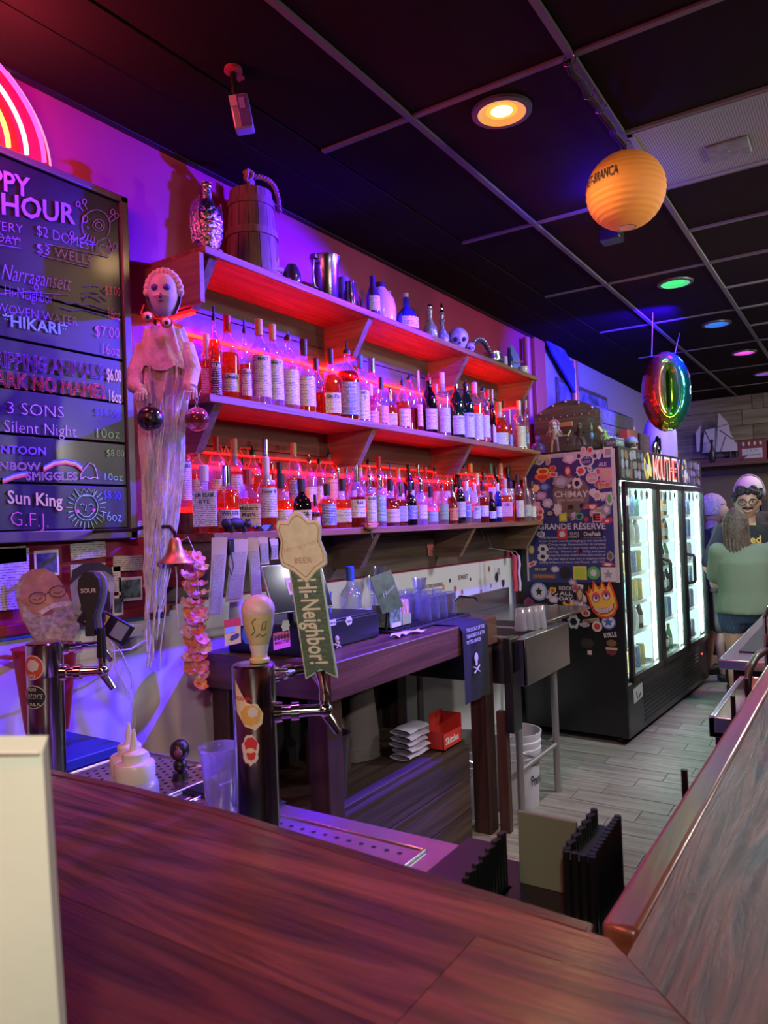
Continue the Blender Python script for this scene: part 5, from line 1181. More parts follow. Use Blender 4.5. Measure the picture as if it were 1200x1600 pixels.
# black barcode gun / clip and cord hanging from shelf
c = atY(352, 838, 1.93)
t = thing('black_toy_animal', 'matt black four-legged toy animal lying on the bottom shelf edge', 'toy', Vector((atY(365, 822, 1.965).x, 1.965, 1.546)))
c = Vector((atY(368, 822, 1.965).x, 1.965, 1.556)); f = Vector((.97, -.2, 0))
q = MB(); q.ball(c+Z_*.022, .045, .022, .022, 14, 9).ball(c+Vector((.052, -.01, .018)), .018, .015, .014, 10, 7).ball(c+Vector((-.045, 0, .022)), .020, .018, .02, 10, 7)
for dx, dy in ((.03, -.014), (.03, .014), (-.035, -.014), (-.035, .014)): q.cyl(c+Vector((dx, dy, .012)), c+Vector((dx+.004, dy, -.009)), .008, .009, 8)
for dy in (-.008, .008): q.ball(c+Vector((.056, dy-.01, .034)), .005)
q.build('body', M_rubber, t)
c = atY(357, 850, 1.935)
t = thing('bulldog_clip', 'black clip with a looped cord hanging between the receipts', 'clip', c)
MB().box(c.x-.018, c.y-.012, c.z-.03, c.x+.018, c.y+.002, c.z+.02).cyl(c+Vector((-.010, -.014, .01)), c+Vector((-.010, -.014, -.04)), .006, .005, 8).build('body', M_blackplastic, t, bevel=.002)
MB().tube([c+Vector((.0, -.006, -.03)), c+Vector((-.012, -.008, -.07)), c+Vector((.0, -.01, -.11)), c+Vector((.012, -.01, -.08)), c+Vector((.006, -.006, -.03))], .003, 6).build('cord', mat('grey_cord', (.18, .16, .2), .7), t)
c = Vector((atY(410, 830, 1.965).x, 1.965, 1.546))
t = thing('blue_ribbon_scrap', 'blue crumpled ribbon scrap on the bottom shelf edge', 'ribbon', c)
MB().grid(lambda a, b: c+Vector((-.05+.11*a, -.01+.02*b, .012+.012*math.sin(a*9+b*2))), 14, 3).build('ribbon', mat('blue_ribbon', (.06, .22, .62), .5), t, angle=80)
# paper roll and tape
p = atY(370, 950, 2.05)
t = thing('paper_cup_stack', 'white paper cup upside down on the cash drawer behind the receipts', 'cup', (p.x, 2.05, cz+.116))
MB().lathe((p.x, 2.05, cz+.116), [(.033, 0), (.034, .004), (.026, .095), (.025, .097)], 22).build('cup', mat('paper_white', (.60, .58, .56), .5), t)
# gin bottle and glassware tray
t = thing('rubber_drying_tray', 'long black rubber drying mat on the right half of the back counter', 'tray', (3.05, 1.85, cz))
MB().box(2.74, 1.73, cz, 3.42, 2.14, cz+.012).build('mat_base', M_rubber, t, bevel=.003)
q = MB()
for k in range(22): q.box(2.76+k*.0295, 1.75, cz+.012, 2.772+k*.0295, 2.12, cz+.017)
tag(q.build('ribs', M_rubber, t), kind='stuff')
p = atY(547, 950, 1.90)
bottle(max(p.x, 2.725), 1.98, cz, .30, 'bourbon', 'clr', 'white', 'blue', label='clear gin bottle with blue-silver stopper standing on the back counter', group=None or 'bottle on the back counter', r=.05, fill=.1, text=None)
G_tumb = glassy('tumbler_glass', (.80, .82, .90), (.8, .8, .95), .10, 1.0)
tray_z = cz+.017
def tumbler(x, y, z, r_, h, label, up=True):
    pr = [(r_*.84, 0), (r_*.86, .004), (r_, h), (r_-.003, h), (r_*.80, .008), (.001, .007)] if up else [(r_, 0), (r_-.003, 0), (r_*.8, h-.008), (r_*.84, h-.001), (r_*.82, h), (.001, h)]
    o = MB().lathe((x, y, z), pr, 18, cap=False).build('glass_tumbler', G_tumb, None, loc=(x, y, z)); tag(o, label, 'glass', 'upturned glasses on the drying mat')
n = 0
lbl = ['upturned clear tumbler on the drying mat, row %s from the front, %s from the left']
for j, y in enumerate((1.80, 1.88, 1.96, 2.04)):
    for i in range(5):
        if j < 1 and i < 1: continue
        x = 3.00+.082*i+.02*(j % 2)
        tumbler(x, y, tray_z, .034, .115+.01*(j % 2), 'upturned glass in the %s row from the counter edge, %s from the till side' % (ORD[j+1], ORD[i+1]), up=False)
# coupe stems above
for k, (px, py, yy) in enumerate(((583, 900, 2.12), (592, 885, 2.16), (655, 903, 1.98), (640, 925, 2.16))):
    p = atY(px, py, yy); h = p.z-tray_z
    t = thing('stem_glass', ['stemmed coupe glass behind the green napkin box', 'taller coupe glass standing behind the first one', 'coupe glass rising above the upturned tumblers', 'low coupe glass against the splash panel'][k], 'glass', (p.x, yy, tray_z))
    MB().lathe((p.x, yy, tray_z), [(.001, .001), (.034, .002), (.033, .004), (.005, .008), (.0045, h*.55), (.010, h*.60), (.030, h*.72), (.040, h), (.038, h), (.028, h*.74), (.001, h*.62)], 20, cap=False).build('bowl_and_stem', G_tumb, t)
# green box with straws
c = Vector((atY(600, 975, 1.86).x, 1.84, tray_z))
t = thing('napkin_box', 'green printed box of striped straw packets beside the glasses', 'box', c)
q = MB(); q.box(c.x-.055, c.y-.045, c.z, c.x+.055, c.y+.045, c.z+.008).box(c.x-.055, c.y-.045, c.z, c.x-.052, c.y+.045, c.z+.105).box(c.x+.052, c.y-.045, c.z, c.x+.055, c.y+.045, c.z+.105).box(c.x-.055, c.y-.045, c.z, c.x+.055, c.y-.042, c.z+.105).box(c.x-.055, c.y+.042, c.z, c.x+.055, c.y+.045, c.z+.105)
q.build('box', mat('leaf_green_print', (.16, .26, .12), .4, noise=.7, nscale=40), t)
MB().box(c.x-.04, c.y-.0465, c.z+.005, c.x+.04, c.y-.0452, c.z+.025).build('white_label', mat('sticker_white', (.7, .7, .7), .4), t)
MB().text('hopper', c+Vector((.045, -.047, .030)), Z_, -X_, width=.065, style='bold').build('box_lettering', mat('pale_green_ink', (.5, .65, .4), .5), t, smooth=False)
q = Vector((c.x+.10, c.y+.0, c.z))
t = thing('straw_packet_caddy', 'red and cream striped sugar packets standing in a green holder', 'packets', q)
MB().box(q.x-.04, q.y-.04, q.z, q.x+.04, q.y-.037, q.z+.05).box(q.x-.04, q.y+.037, q.z, q.x+.04, q.y+.04, q.z+.05).box(q.x-.04, q.y-.04, q.z, q.x+.04, q.y+.04, q.z+.004).build('holder', mat('holder_green', (.35, .45, .15), .4), t)
for k in range(6): MB().obox(q+Vector((-.032+.013*k, 0, .062)), (1, 0, .12), Y_, (-.12, 0, 1), .0045, .034, .055).build('packet', mat('packet_orange' if k % 2 else 'packet_cream', (.75, .32, .22) if k % 2 else (.65, .55, .45), .6), t, bevel=.002)
c = Vector((atD(300 if 0 else 606, 925, 3.3).x, 1.93, tray_z))
t = thing('menu_card', 'dark green tent menu card leaning above the napkin box', 'menu', c)
c0 = atD(604, 925, 3.25)
MB().obox(c0, Vector((.75, -.5, .25)), Vector((-.1, .3, 1)), Vector((-.5, -.8, .2)), .052, .085, .002).build('card', mat('menu_green', (.03, .09, .04), .35, noise=.6, nscale=30), t)
MB().tube([c0-Z_*.07, Vector((c0.x, c0.y+.01, tray_z))], .006, 6).build('stand', M_blackmetal, t)
MB().text('Mimosas', c0+Vector((-.055, -.02, -.02)), Vector((.8, -.3, .6)).normalized(), Vector((-.45, .2, .85)).normalized(), width=.10, style='slant', off=.004).build('lettering', mat('pale_green_ink', (.5, .65, .4), .5), t, smooth=False)
for k, (px, py, m_, lb) in enumerate(((505, 952, 'pink_ink', 'pink pen'), (516, 950, 'sticker_blue', 'blue pen'))):
    p = atY(px, 962, 1.92); o = MB().tube([(p.x, 1.92, cz+.117), (p.x+.025, 1.93, cz+.205)], [.004, .004], 6).build('pen', mat('pen_%d' % k, (.8, .1, .25) if k == 0 else (.05, .1, .8), .4), None, loc=(p.x, 1.92, cz+.117)); tag(o, lb+' leaning by the tablet stand', 'pen')
c = Vector((2.70, 1.70, cz)); o = MB().grid(lambda a, b: c+Vector((-.06+.20*a, -.03+.05*b+.02*math.sin(a*5), .004+.010*abs(math.sin(a*8+b*3)))), 20, 6).build('crumpled_napkin', mat('napkin_lilac', (.62, .52, .62), .8), None, angle=80, loc=c); tag(o, 'crumpled pale napkin at the front of the back counter', 'napkin')

# towel / shirt over the counter edge
c = Vector((3.02, 1.597, CZ))
x0, x1 = atY(717, 985, 1.60).x, atY(756, 968, 1.60).x
t = thing('black_tee_shirt', 'black printed tee-shirt draped over the back counter corner', 'shirt', ((x0+x1)/2, 1.6, CZ))
def tee(u, v):
    x = x0+(x1-x0)*v; w = .006*math.sin(v*11+u*3)
    s_ = u*.52
    if s_ < .13: return Vector((x, 1.75-s_-.0, CZ+.006+.002*math.sin(v*9)))
    if s_ < .16: a = (s_-.13)/.03*math.pi/2; return Vector((x, 1.62-.030*math.sin(a), CZ+.006-.022*(1-math.cos(a))))
    return Vector((x, 1.588-.008*abs(math.sin(v*7+u))-w*.5, CZ-.016-(s_-.16)*.95))
MB().grid(tee, 40, 16).build('cloth', mat('black_cotton', (.012, .012, .014), .9), t, angle=80)
q = MB()
xm = (x0+x1)/2-.01
for k, ln in enumerate(('THE SKULLS OF THE', 'TREACHEROUS & THE', 'MY TEA MAKER')): q.text(ln, (x0+.03, 1.577, CZ-.03-.028*k), X_, Z_, width=(x1-x0)*(.72-.16*(k == 2)), height=.017, style='bold')
z_ = CZ-.16
q.ball((xm, 1.577, z_), .020, .002, .024, 12, 8).ball((xm, 1.577, z_-.028), .012, .002, .012, 8, 6).tube([(xm-.028, 1.576, z_-.07), (xm+.028, 1.576, z_-.04)], .004, 6).tube([(xm+.028, 1.576, z_-.07), (xm-.028, 1.576, z_-.04)], .004, 6)
q.build('print', mat('shirt_print', (.55, .48, .55), .7), t, smooth=False)
# black panel board + post under the counter end
o = MB().box(3.39, 1.50, .50, 3.50, 1.545, .97).build('panel', M_blackmetal, None, bevel=.006, loc=(3.53, 1.42, .5)); o.name = 'kick_plate'
tag(o, 'glossy black upright panel standing at the sink corner', 'panel')
MB().box(3.40, 1.545, 0.0, 3.44, 1.60, .6).build('support', W_post, o, bevel=.003)
MB().box(3.41, 1.494, .80, 3.475, 1.5, .95).build('inset', mat('inset_black', (.004, .004, .005), .15), o)
# bucket
bc = Vector((3.80, 1.68, 0))
for k, (c, lb, dz) in enumerate(((bc, 'white plastic pail with black print standing by the counter post', 0), (Vector((3.55, 1.87, 0)), 'second white pail half hidden behind the counter post', 0))):
    t = thing('plastic_pail', lb, 'bucket', c, 'white pails on the floor')
    MB().lathe(c, [(.118, 0), (.120, .005), (.132, .26), (.140, .262), (.140, .272), (.134, .275), (.142, .305), (.142, .315), (.135, .318), (.144, .345), (.144, .355), (.138, .36), (.146, .385), (.148, .40), (.140, .40), (.135, .30), (.118, .012), (.001, .012)], 36, cap=False).build('body', mat('pail_white', (.66, .62, .70), .4), t)
    q = MB(); q.tube([c+Vector((.15*math.cos(R(a)), .15*math.sin(R(a)), .33-.11*math.sin(R((a+150)*1.0)) if False else .33-.12*math.sin(R((a+150)/1.5)))) for a in range(-150, 121, 15)], .004, 6)
    q.build('wire_handle', M_steel, t)
    if k == 0:
        q = MB(); q.text('Premium', c, X_, Z_, width=.13, height=.05, style='bold', bend=((c.x, c.y), .1325, R(-118))); [q.v.__setitem__(i, (v[0], v[1], v[2]+.13)) for i, v in enumerate(q.v)]
        q.build('print', INK, t, smooth=False); q = MB(); j = 0; q.text('Chunky Blend', c, X_, Z_, width=.085, height=.016, style='bold', bend=((c.x, c.y), .1335, R(-120))); [q.v.__setitem__(i, (q.v[i][0], q.v[i][1], q.v[i][2]+.23)) for i in range(j, len(q.v))]
        q.build('print', INK, t, smooth=False)
# rags, candy box, bins on the lower shelf
c = Vector((2.90, 1.80, .491))
for k in range(5):
    cc_ = c+Vector((.006*math.sin(k*2), .004*math.cos(k*3), .028*k)); q = MB()
    q.grid(lambda a, b: cc_+Vector((.085*(2*b-1), -.055*math.cos(math.pi*(a*2-.5)) if 0 else .055*math.cos(math.pi*2*a), .013+.0125*math.sin(math.pi*2*a)+.002*math.sin(b*9+k))), 14, 8)
    o = q.build('folded_rag', mat('rag_lilac', (.60, .52, .68), .9, bump=.4, bscale=150), None, angle=80, loc=cc_); tag(o, 'folded pale cloth in the stack under the counter, %s from the bottom' % ORD[k+1], 'cloth', 'stack of folded cloths')
c = Vector((3.10, 1.74, .491))
t = thing('candy_box', 'red open-topped candy display box with white lettering', 'box', c)
q = MB(); q.box(c.x-.085, c.y-.05, c.z, c.x+.10, c.y+.06, c.z+.006).box(c.x-.085, c.y-.05, c.z, c.x+.10, c.y-.046, c.z+.075).box(c.x-.085, c.y-.05, c.z, c.x-.081, c.y+.06, c.z+.085).box(c.x+.096, c.y-.05, c.z, c.x+.10, c.y+.06, c.z+.14).box(c.x-.02, c.y+.056, c.z, c.x+.10, c.y+.06, c.z+.15)
q.build('carton', mat('candy_red', (.62, .04, .035), .4), t)
MB().text('Skittles', c+Vector((-.065, -.0505, .025)), X_, Z_, width=.13, style='bold', off=.001).build('lettering', mat('candy_white', (.8, .75, .75), .4), t, smooth=False)
for k, (x, y, h, r0, lb) in enumerate(((2.32, 1.80, .25, .07, 'tall dark ribbed plastic cup nearest the counter post'), (2.45, 1.98, .36, .05, 'slender brown bottle behind the dark cups'), (2.62, 2.0, .30, .055, 'grey bottle at the back of the lower shelf'))):
    t = thing('dark_container', lb, 'container', (x, y, .491))
    if k == 0:
        MB().lathe((x, y, .491), [(r0*.72, 0), (r0, h-.012), (r0+.006, h-.010), (r0+.006, h), (r0-.004, h), (r0*.7, .01), (.001, .01)], 28, cap=False).build('cup', mat('smoky_plastic', (.05, .04, .055), .3), t)
        MB().ball((x-.045, y-.052, .61), .010, .004, .020, 10, 7).build('skull_print', mat('smoky_print', (.30, .26, .34), .5), t)
    else: MB().lathe((x, y, .491), [(r0, 0), (r0, h*.55), (r0*.4, h*.72), (r0*.35, h)], 20).build('body', mat('smoky_plastic2', (.07, .04, .035), .3), t)
t = thing('paper_sack', 'pale slumped paper sack at the back of the lower shelf', 'bag', (2.80, 2.0, .491))
MB().grid(lambda a, b: Vector((2.80+(.12-.03*a)*(1+.07*math.sin(b*25))*math.cos(2*math.pi*b), 2.02+(.10-.03*a)*math.sin(2*math.pi*b), .492+.26*a-.05*a*math.sin(2*math.pi*b*1.0))), 8, 30).build('sack', mat('sack_grey', (.14, .11, .11), .8, bump=.5, bscale=20), t, angle=80)
# cut lime light on the sink: green bottle glow is the can light; small red pig plaque, hot-dog pick, hooks
c = atY(672, 862, WY-.02)
t = thing('pink_figure_plaque', 'small coral pink bow-tied plaque on the board under the bottom shelf', 'plaque', c)
MB().obox(c, X_, Y_, Z_, .026, .006, .028).obox(c+Z_*.035, X_, Y_, Z_, .036, .006, .014).build('plaque', mat('coral', (.75, .22, .18), .5), t, bevel=.006); MB().tube([c+Vector((.014*math.cos(R(a)), -.008, .014*math.sin(R(a))-.004)) for a in range(0, 361, 30)], .003, 6).build('ring', mat('coral_dark', (.45, .1, .08), .5), t)
c = atY(580, 822, 1.935)
t = thing('novelty_hot_dog', 'toy hot dog on a wire fixed to the bottom shelf edge', 'toy', c)
MB().tube([c+Vector((-.028, 0, 0)), c+Vector((0, -.004, -.002)), c+Vector((.028, 0, .001))], .016, 12).ball(c+Vector((-.028, 0, 0)), .0155).ball(c+Vector((.028, 0, 0)), .0155).build('bun', mat('bun', (.55, .26, .10), .6), t)
MB().tube([c+Vector((-.042, -.007, .007)), c+Vector((0, -.012, .007)), c+Vector((.042, -.007, .007))], .008, 8).build('sausage', mat('sausage', (.55, .12, .06), .4), t)
MB().tube([c-Z_*.012, c-Z_*.045+X_*.002, c-Z_*.06+X_*.006], .004, 6).build('wire', M_steel, t)
# stickers on the splash panel beyond the counter
sp = [(693, 918, 'orange', 'round', .03), (764, 889, 'brown', 'round', .035), (779, 893, 'grey', 'rect', .04), (786, 912, 'dark', 'shield', .05), (752, 925, 'orange', 'shield', .03), (744, 939, 'orange', 'blob', .045), (779, 940, 'grey', 'rect', .03), (767, 915, 'grey', 'blob', .03), (776, 902, 'dark', 'blob', .06), (722, 925, 'red', 'blob', .03), (711, 920, 'red', 'blob', .035), (757, 941, 'grey', 'round', .03), (767, 940, 'dark', 'blob', .03), (735, 905, 'dark', 'blob', .02), (703, 907, 'dark', 'rect', .02)]
cl = {'orange': (.70, .28, .08), 'brown': (.30, .16, .06), 'grey': (.30, .28, .34), 'dark': (.03, .03, .05), 'red': (.55, .10, .10)}
for (px, py, cc_, shp, w_) in sp:
    stick(bpy.data.objects['splash_panel'], 'sticker', atY(px, py, WY-.0045), X_, Z_, w_, w_*1.15, mat('splash_sticker_'+cc_, cl[cc_], .5, noise=.4, nscale=90), shape=shp)
MB().text('SUNSET', atY(716, 906, WY-.0055), X_, Z_, width=.14, style='bold').text('SKATEBOARDING', atY(660, 921, WY-.0055), X_, Z_, width=.26, style='bold').build('lettering', mat('splash_ink', (.12, .06, .10), .5), bpy.data.objects['splash_panel'], smooth=False)
c = atX(806, 890, 5.0); 
for k, (px, lb, m_) in enumerate(((803, 'red strap hanging from a hook beside the cooler', 'strap_red'), (810, 'white twisted cord hanging from a hook beside the cooler', 'strap_white'))):
    p = atY(px, 868, 2.0); t = thing('hanging_strap', lb, 'strap', p)
    MB().tube([p, p+Vector((.012, 0, -.06)), p+Vector((-.008, 0, -.12)), p+Vector((.010, 0, -.19)), p+Vector((0, 0, -.24))], .010 if k else .016, 8).build('strap', mat(m_, (.55, .05, .05) if k == 0 else (.6, .55, .58), .6), t)
    MB().tube([p, p+Vector((0, .02, .03)), (p.x, 2.2, p.z+.06), (p.x, WY-.01, 1.5)], .004, 6).build('hook', M_steel, t)

# ================================================================== beer towers and the foreground
def tower(px, D, label, top=1.28, r_=.043):
    c = atD(px, 1100, D); c = Vector((c.x, c.y, SZ)); t = thing('beer_tower', label, 'beer tower', c, 'chrome beer towers')
    MB().lathe(c, [(r_+.018, .0), (r_+.018, .008), (r_+.004, .012), (r_, .02), (r_, top-SZ-.085)], 48, cap=False).build('column', M_tower, t)
    MB().lathe(c, [(r_, top-SZ-.085), (r_+.0006, top-SZ-.083), (r_+.0006, top-SZ-.004), (r_-.003, top-SZ), (.001, top-SZ+.001)], 48, cap=False).build('cap', M_tower, t)
    return t, c
M_tower = mat('tower_chrome', (.50, .49, .50), .16, 1)
fdir = Vector((.45, -.89, 0))          # the way the faucets point, along the bar
fdir = Vector((.62, -.78, 0)).normalized()
def faucet(t, c, z, r_=.043, s=1.0, d=None):
    d = d or fdir; b = c+d*r_; b.z = z
    q = MB(); q.tube([b-d*.004, b+d*.012], [.022*s, .020*s], 16).tube([b+d*.012, b+d*.030], [.014*s, .014*s], 14).tube([b+d*.030, b+d*.046], [.019*s, .019*s], 12).tube([b+d*.046, b+d*.075, b+d*.095], [.013*s, .012*s, .013*s], 12)
    q.ball(b+d*.098, .016*s, n=14, m=9).tube([b+d*.094, b+d*.108-Z_*.022, b+d*.124-Z_*.048], [.011*s, .010*s, .008*s], 12)
    q.tube([b+d*.098, b+d*.098+Z_*.020], [.012*s, .009*s], 12).tube([b+d*.098+Z_*.020, b+d*.098+Z_*.034], [.011*s, .011*s], 12)
    q.build('faucet', M_chrome, t); return b+d*.098+Z_*.034
t2, c2 = tower(398, 1.50, 'chrome beer tower with the tall green handle, nearer of the two')
t1, c1 = tower(72, 1.88, 'chrome beer tower with black paddle handle, at the left', 1.285, .044)
h2 = faucet(t2, c2, 1.178)
h2b = faucet(t2, c2, 1.250, d=Vector((.95, -.30, 0)).normalized(), s=.8)
h1 = faucet(t1, c1, 1.205); h1b = faucet(t1, c1, 1.262, d=Vector((.95, -.30, 0)).normalized(), s=.8)
def part_of(name, label, parent, loc):
    o = bpy.data.objects.new(name, None); o.empty_display_size = .03; COL.objects.link(o); o.parent = parent; o.location = Vector(loc)-ORG[parent]; ORG[o] = Vector(loc); o['label'] = label; return o
def on_tower(c, r_, ang, z, w_, h_, m, t, name='sticker', shape='round', off=.0009, parent=None, dx=0):
    """sticker wrapped round the column, centred at angle ang (degrees)"""
    n = 20; pts = {'round': [(.5*math.cos(R(k*18)), .5*math.sin(R(k*18))) for k in range(20)], 'leaf': [(-.5, .5), (-.42, .12), (-.1, .05), (.28, .02), (.46, -.18), (.42, -.38), (.2, -.5), (-.15, -.42), (-.45, -.15), (-.5, .1)],
        'blob': [(.5*(1+.12*math.sin(k*2.2))*math.cos(R(k*18)), .5*(1+.1*math.cos(k*2.9))*math.sin(R(k*18))) for k in range(20)], 'rect': [(-.5, -.5), (0, -.5), (.5, -.5), (.5, .5), (0, .5), (-.5, .5)]}[shape]
    q = MB(); rr = r_+off
    q.v = [(c.x+rr*math.cos(R(ang)+(u*w_+dx)/r_), c.y+rr*math.sin(R(ang)+(u*w_+dx)/r_), z+v*h_) for u, v in pts]; cc_ = (c.x+(rr)*math.cos(R(ang)+dx/r_), c.y+rr*math.sin(R(ang)+dx/r_), z)
    q.v.append(cc_); k = len(q.v)-1
    for i in range(k): q.f.append((i, (i+1) % k, k)); q.mi.append(0)
    # subdivide towards the centre so that it follows the curve
    q2 = MB()
    for s0, s1 in ((0, .34), (.34, .67), (.67, 1)):
        for i in range(k):
            a, b = pts[i], pts[(i+1) % k]
            kk = len(q2.v)
            for (u, v), s_ in ((a, s0), (b, s0), (b, s1), (a, s1)):
                q2.v.append((c.x+rr*math.cos(R(ang)+(u*s_*w_+dx)/r_), c.y+rr*math.sin(R(ang)+(u*s_*w_+dx)/r_), z+v*s_*h_))
            q2.f.append((kk+3, kk+2, kk+1, kk)[::-1] if s0 else (kk+1, kk+2, kk+3)); q2.mi.append(0)
    return q2.build(name, m, parent or t, smooth=True, angle=80)
SW, SR, SBk = mat('sticker_white', (.7, .7, .7), .4), mat('sticker_red', (.65, .05, .06), .4), mat('sticker_black', (.02, .03, .03), .4)
A2 = -138
s_ = on_tower(c2, .0436, A2-14, 1.205, .060, .098, mat('sticker_cream', (.78, .70, .50), .4), t2, shape='leaf')
on_tower(c2, .0436, A2-10, 1.186, .040, .040, mat('sticker_ochre', (.75, .45, .12), .4), t2, 'emblem', 'blob', .0016, s_); on_tower(c2, .0436, A2-4, 1.192, .020, .020, SW, t2, 'emblem_centre', 'blob', .0022, s_)
q = MB(); q.text('FORNIA', (c2.x, c2.y, 1.215), X_, Z_, width=.034, height=.008, style='bold', bend=((c2.x, c2.y), .0459, R(A2-50))); q.build('sticker_print', SR, s_, smooth=False)
s_ = on_tower(c2, .0430, A2-14, 1.118, .034, .060, SW, t2, shape='blob'); on_tower(c2, .0430, A2-12, 1.128, .025, .030, SR, t2, 'figure_hat', 'blob', .0016, s_); on_tower(c2, .0430, A2-12, 1.108, .018, .020, SR, t2, 'figure_coat', 'blob', .0016, s_); on_tower(c2, .0430, A2-13, 1.117, .016, .010, mat('sticker_cream', (.78, .70, .50), .4), t2, 'figure_face', 'round', .0020, s_)
s_ = on_tower(c1, .0446, A2-24, 1.228, .058, .062, SW, t1); on_tower(c1, .0446, A2-24, 1.228, .053, .057, mat('sticker_brick', (.62, .10, .05), .4), t1, 'disc', 'round', .0015, s_)
on_tower(c1, .0446, A2-22, 1.233, .032, .030, SW, t1, 'pale_shape', 'blob', .0021, s_)
q = MB(); q.text('UNPLE', (c1.x, c1.y, 1.203), X_, Z_, width=.026, height=.009, style='bold', bend=((c1.x, c1.y), .0470, R(A2-44))); q.build('sticker_print', SW, s_, smooth=False)
s_ = on_tower(c1, .0440, A2-24, 1.155, .064, .058, SW, t1); on_tower(c1, .0440, A2-24, 1.155, .060, .054, SBk, t1, 'disc', 'round', .0015, s_)
q = MB(); q.text('Motors', (c1.x, c1.y, 1.150), X_, Z_, width=.058, height=.020, style='slant', bend=((c1.x, c1.y), .0465, R(A2-64))).text('RADIO', (c1.x, c1.y, 1.170), X_, Z_, width=.026, height=.008, style='bold', bend=((c1.x, c1.y), .0465, R(A2-44)))
k = len(q.v); q.text('CLUB, FL', (c1.x, c1.y, 1.134), X_, Z_, width=.034, height=.007, style='bold', bend=((c1.x, c1.y), .0465, R(A2-42))); q.build('sticker_print', SW, s_, smooth=False)
# tall green-and-cream handle
th = part_of('tap_handle', 'tall green tap handle reading Hi-Neighbor! topped by a cream crest', t2, h2)
HR = Vector((.56, -.83, 0)).normalized(); HF = Vector((-.83, -.56, 0)).normalized()
HZ = (Z_*1.0 - HR*.115 + HF*.02).normalized()
MB().tube([h2-Z_*.002, h2+HZ*.016, h2+HZ*.048], [.0105, .009, .014], 14).build('ferrule', M_chrome, th)
M_hgr = mat('handle_green', (.085, .15, .10), .4, noise=.18, nscale=40, bump=.2, bscale=160); M_hcr = mat('handle_cream', (.72, .72, .52), .5, noise=.10, nscale=60); M_hedge = mat('handle_edge', (.55, .72, .55), .4)
hb = h2+HZ*.030
pts_o = [(-.033, 0), (0, .018), (.033, 0), (.033, .232), (-.033, .232)]; pts_i = [(-.030, .006), (0, .022), (.030, .006), (.030, .232), (-.030, .232)]
MB().prism(pts_o, hb-HF*.012, HR, HZ, -.020 if HR.cross(HZ).dot(HF) < 0 else .020).build('blade', M_hedge, th, bevel=.002)
MB().prism(pts_i, hb+HF*.0085, HR, HZ, .0016*(1 if HR.cross(HZ).dot(HF) > 0 else -1)).build('blade_face', M_hgr, th)
MB().text('Hi-Neighbor!', hb+HZ*.207+HR*(-.017)+HF*.011, -HZ, HR, width=.175, height=.036, style='bold').build('lettering', mat('handle_ink', (.72, .75, .62), .4), th, smooth=False)
cr = [(0, .205-.008), (.026, .222), (.050, .235), (.052, .255), (.044, .285), (.050, .315), (.044, .328), (.024, .326), (.012, .342), (0, .348), (-.012, .342), (-.024, .326), (-.044, .328), (-.050, .315), (-.044, .285), (-.052, .255), (-.050, .235), (-.026, .222)]
MB().prism([(u*.92, v) for u, v in cr], hb-HF*.010, HR, HZ, .024*(1 if HR.cross(HZ).dot(HF) > 0 else -1)).build('crest', M_hcr, th, bevel=.003)
pr_ = mat('faded_red_print', (.55, .30, .20), .5)
q = MB(); q.tube([hb+HF*.0145+HR*u*.80+HZ*(v*.84+.045) for u, v in cr+cr[:1]], .0009, 4).build('crest_border', pr_, th)
MB().text('Narragansett', hb+HF*.0145-HR*.036+HZ*.262, (HR+HZ*.25).normalized(), (HZ-HR*.25).normalized(), width=.074, style='slant').text('BEER', hb+HF*.0145-HR*.018+HZ*.240, HR, HZ, width=.036, style='bold').build('crest_print', pr_, th, smooth=False)
# beer-glass shaped handle standing on the tower
c = c2+Vector((-.0, 0, 1.282-SZ)); bb = c+Vector((.010, -.008, 0))
tb2 = part_of('tap_handle', 'cream pear-shaped tap handle like a foaming beer glass', t2, bb)
MB().lathe(bb, [(.020, .0), (.021, .006), (.016, .010), (.016, .015)], 24).build('collar', mat('handle_yellow', (.70, .60, .32), .4), tb2)
MB().lathe(bb, [(.0155, .015), (.019, .030), (.020, .036)], 28, cap=False).build('foot', mat('handle_white', (.75, .72, .70), .35), tb2)
MB().lathe(bb, [(.020, .036), (.026, .055), (.0315, .080), (.033, .098)], 32, cap=False).build('glass_body', mat('handle_straw', (.62, .55, .30), .4, bump=.25, bscale=90), tb2)
MB().lathe(bb, [(.033, .098), (.034, .102), (.0335, .112), (.028, .125), (.016, .134), (.002, .137)], 32, cap=False).build('foam_top', mat('handle_foam', (.72, .55, .60), .4, bump=.3, bscale=70), tb2)
q = MB()
a0 = R(-140)
def onb(a, z, r_): return bb+Vector((r_*math.cos(a0+a), r_*math.sin(a0+a), z))
for path in ([(-.5, .058), (-.2, .066), (-.35, .085), (-.1, .092)], [(.3, .082), (.55, .085), (.5, .07), (.25, .068), (.3, .08)], [(-.15, .055), (.1, .06), (.35, .055), (.6, .06)]):
    q.tube([onb(a, z, .0245+.17*(z-.05)+.0022) for a, z in path], .0011, 5)
q.build('line_drawing', mat('handle_ink_dark', (.16, .12, .05), .5), tb2)
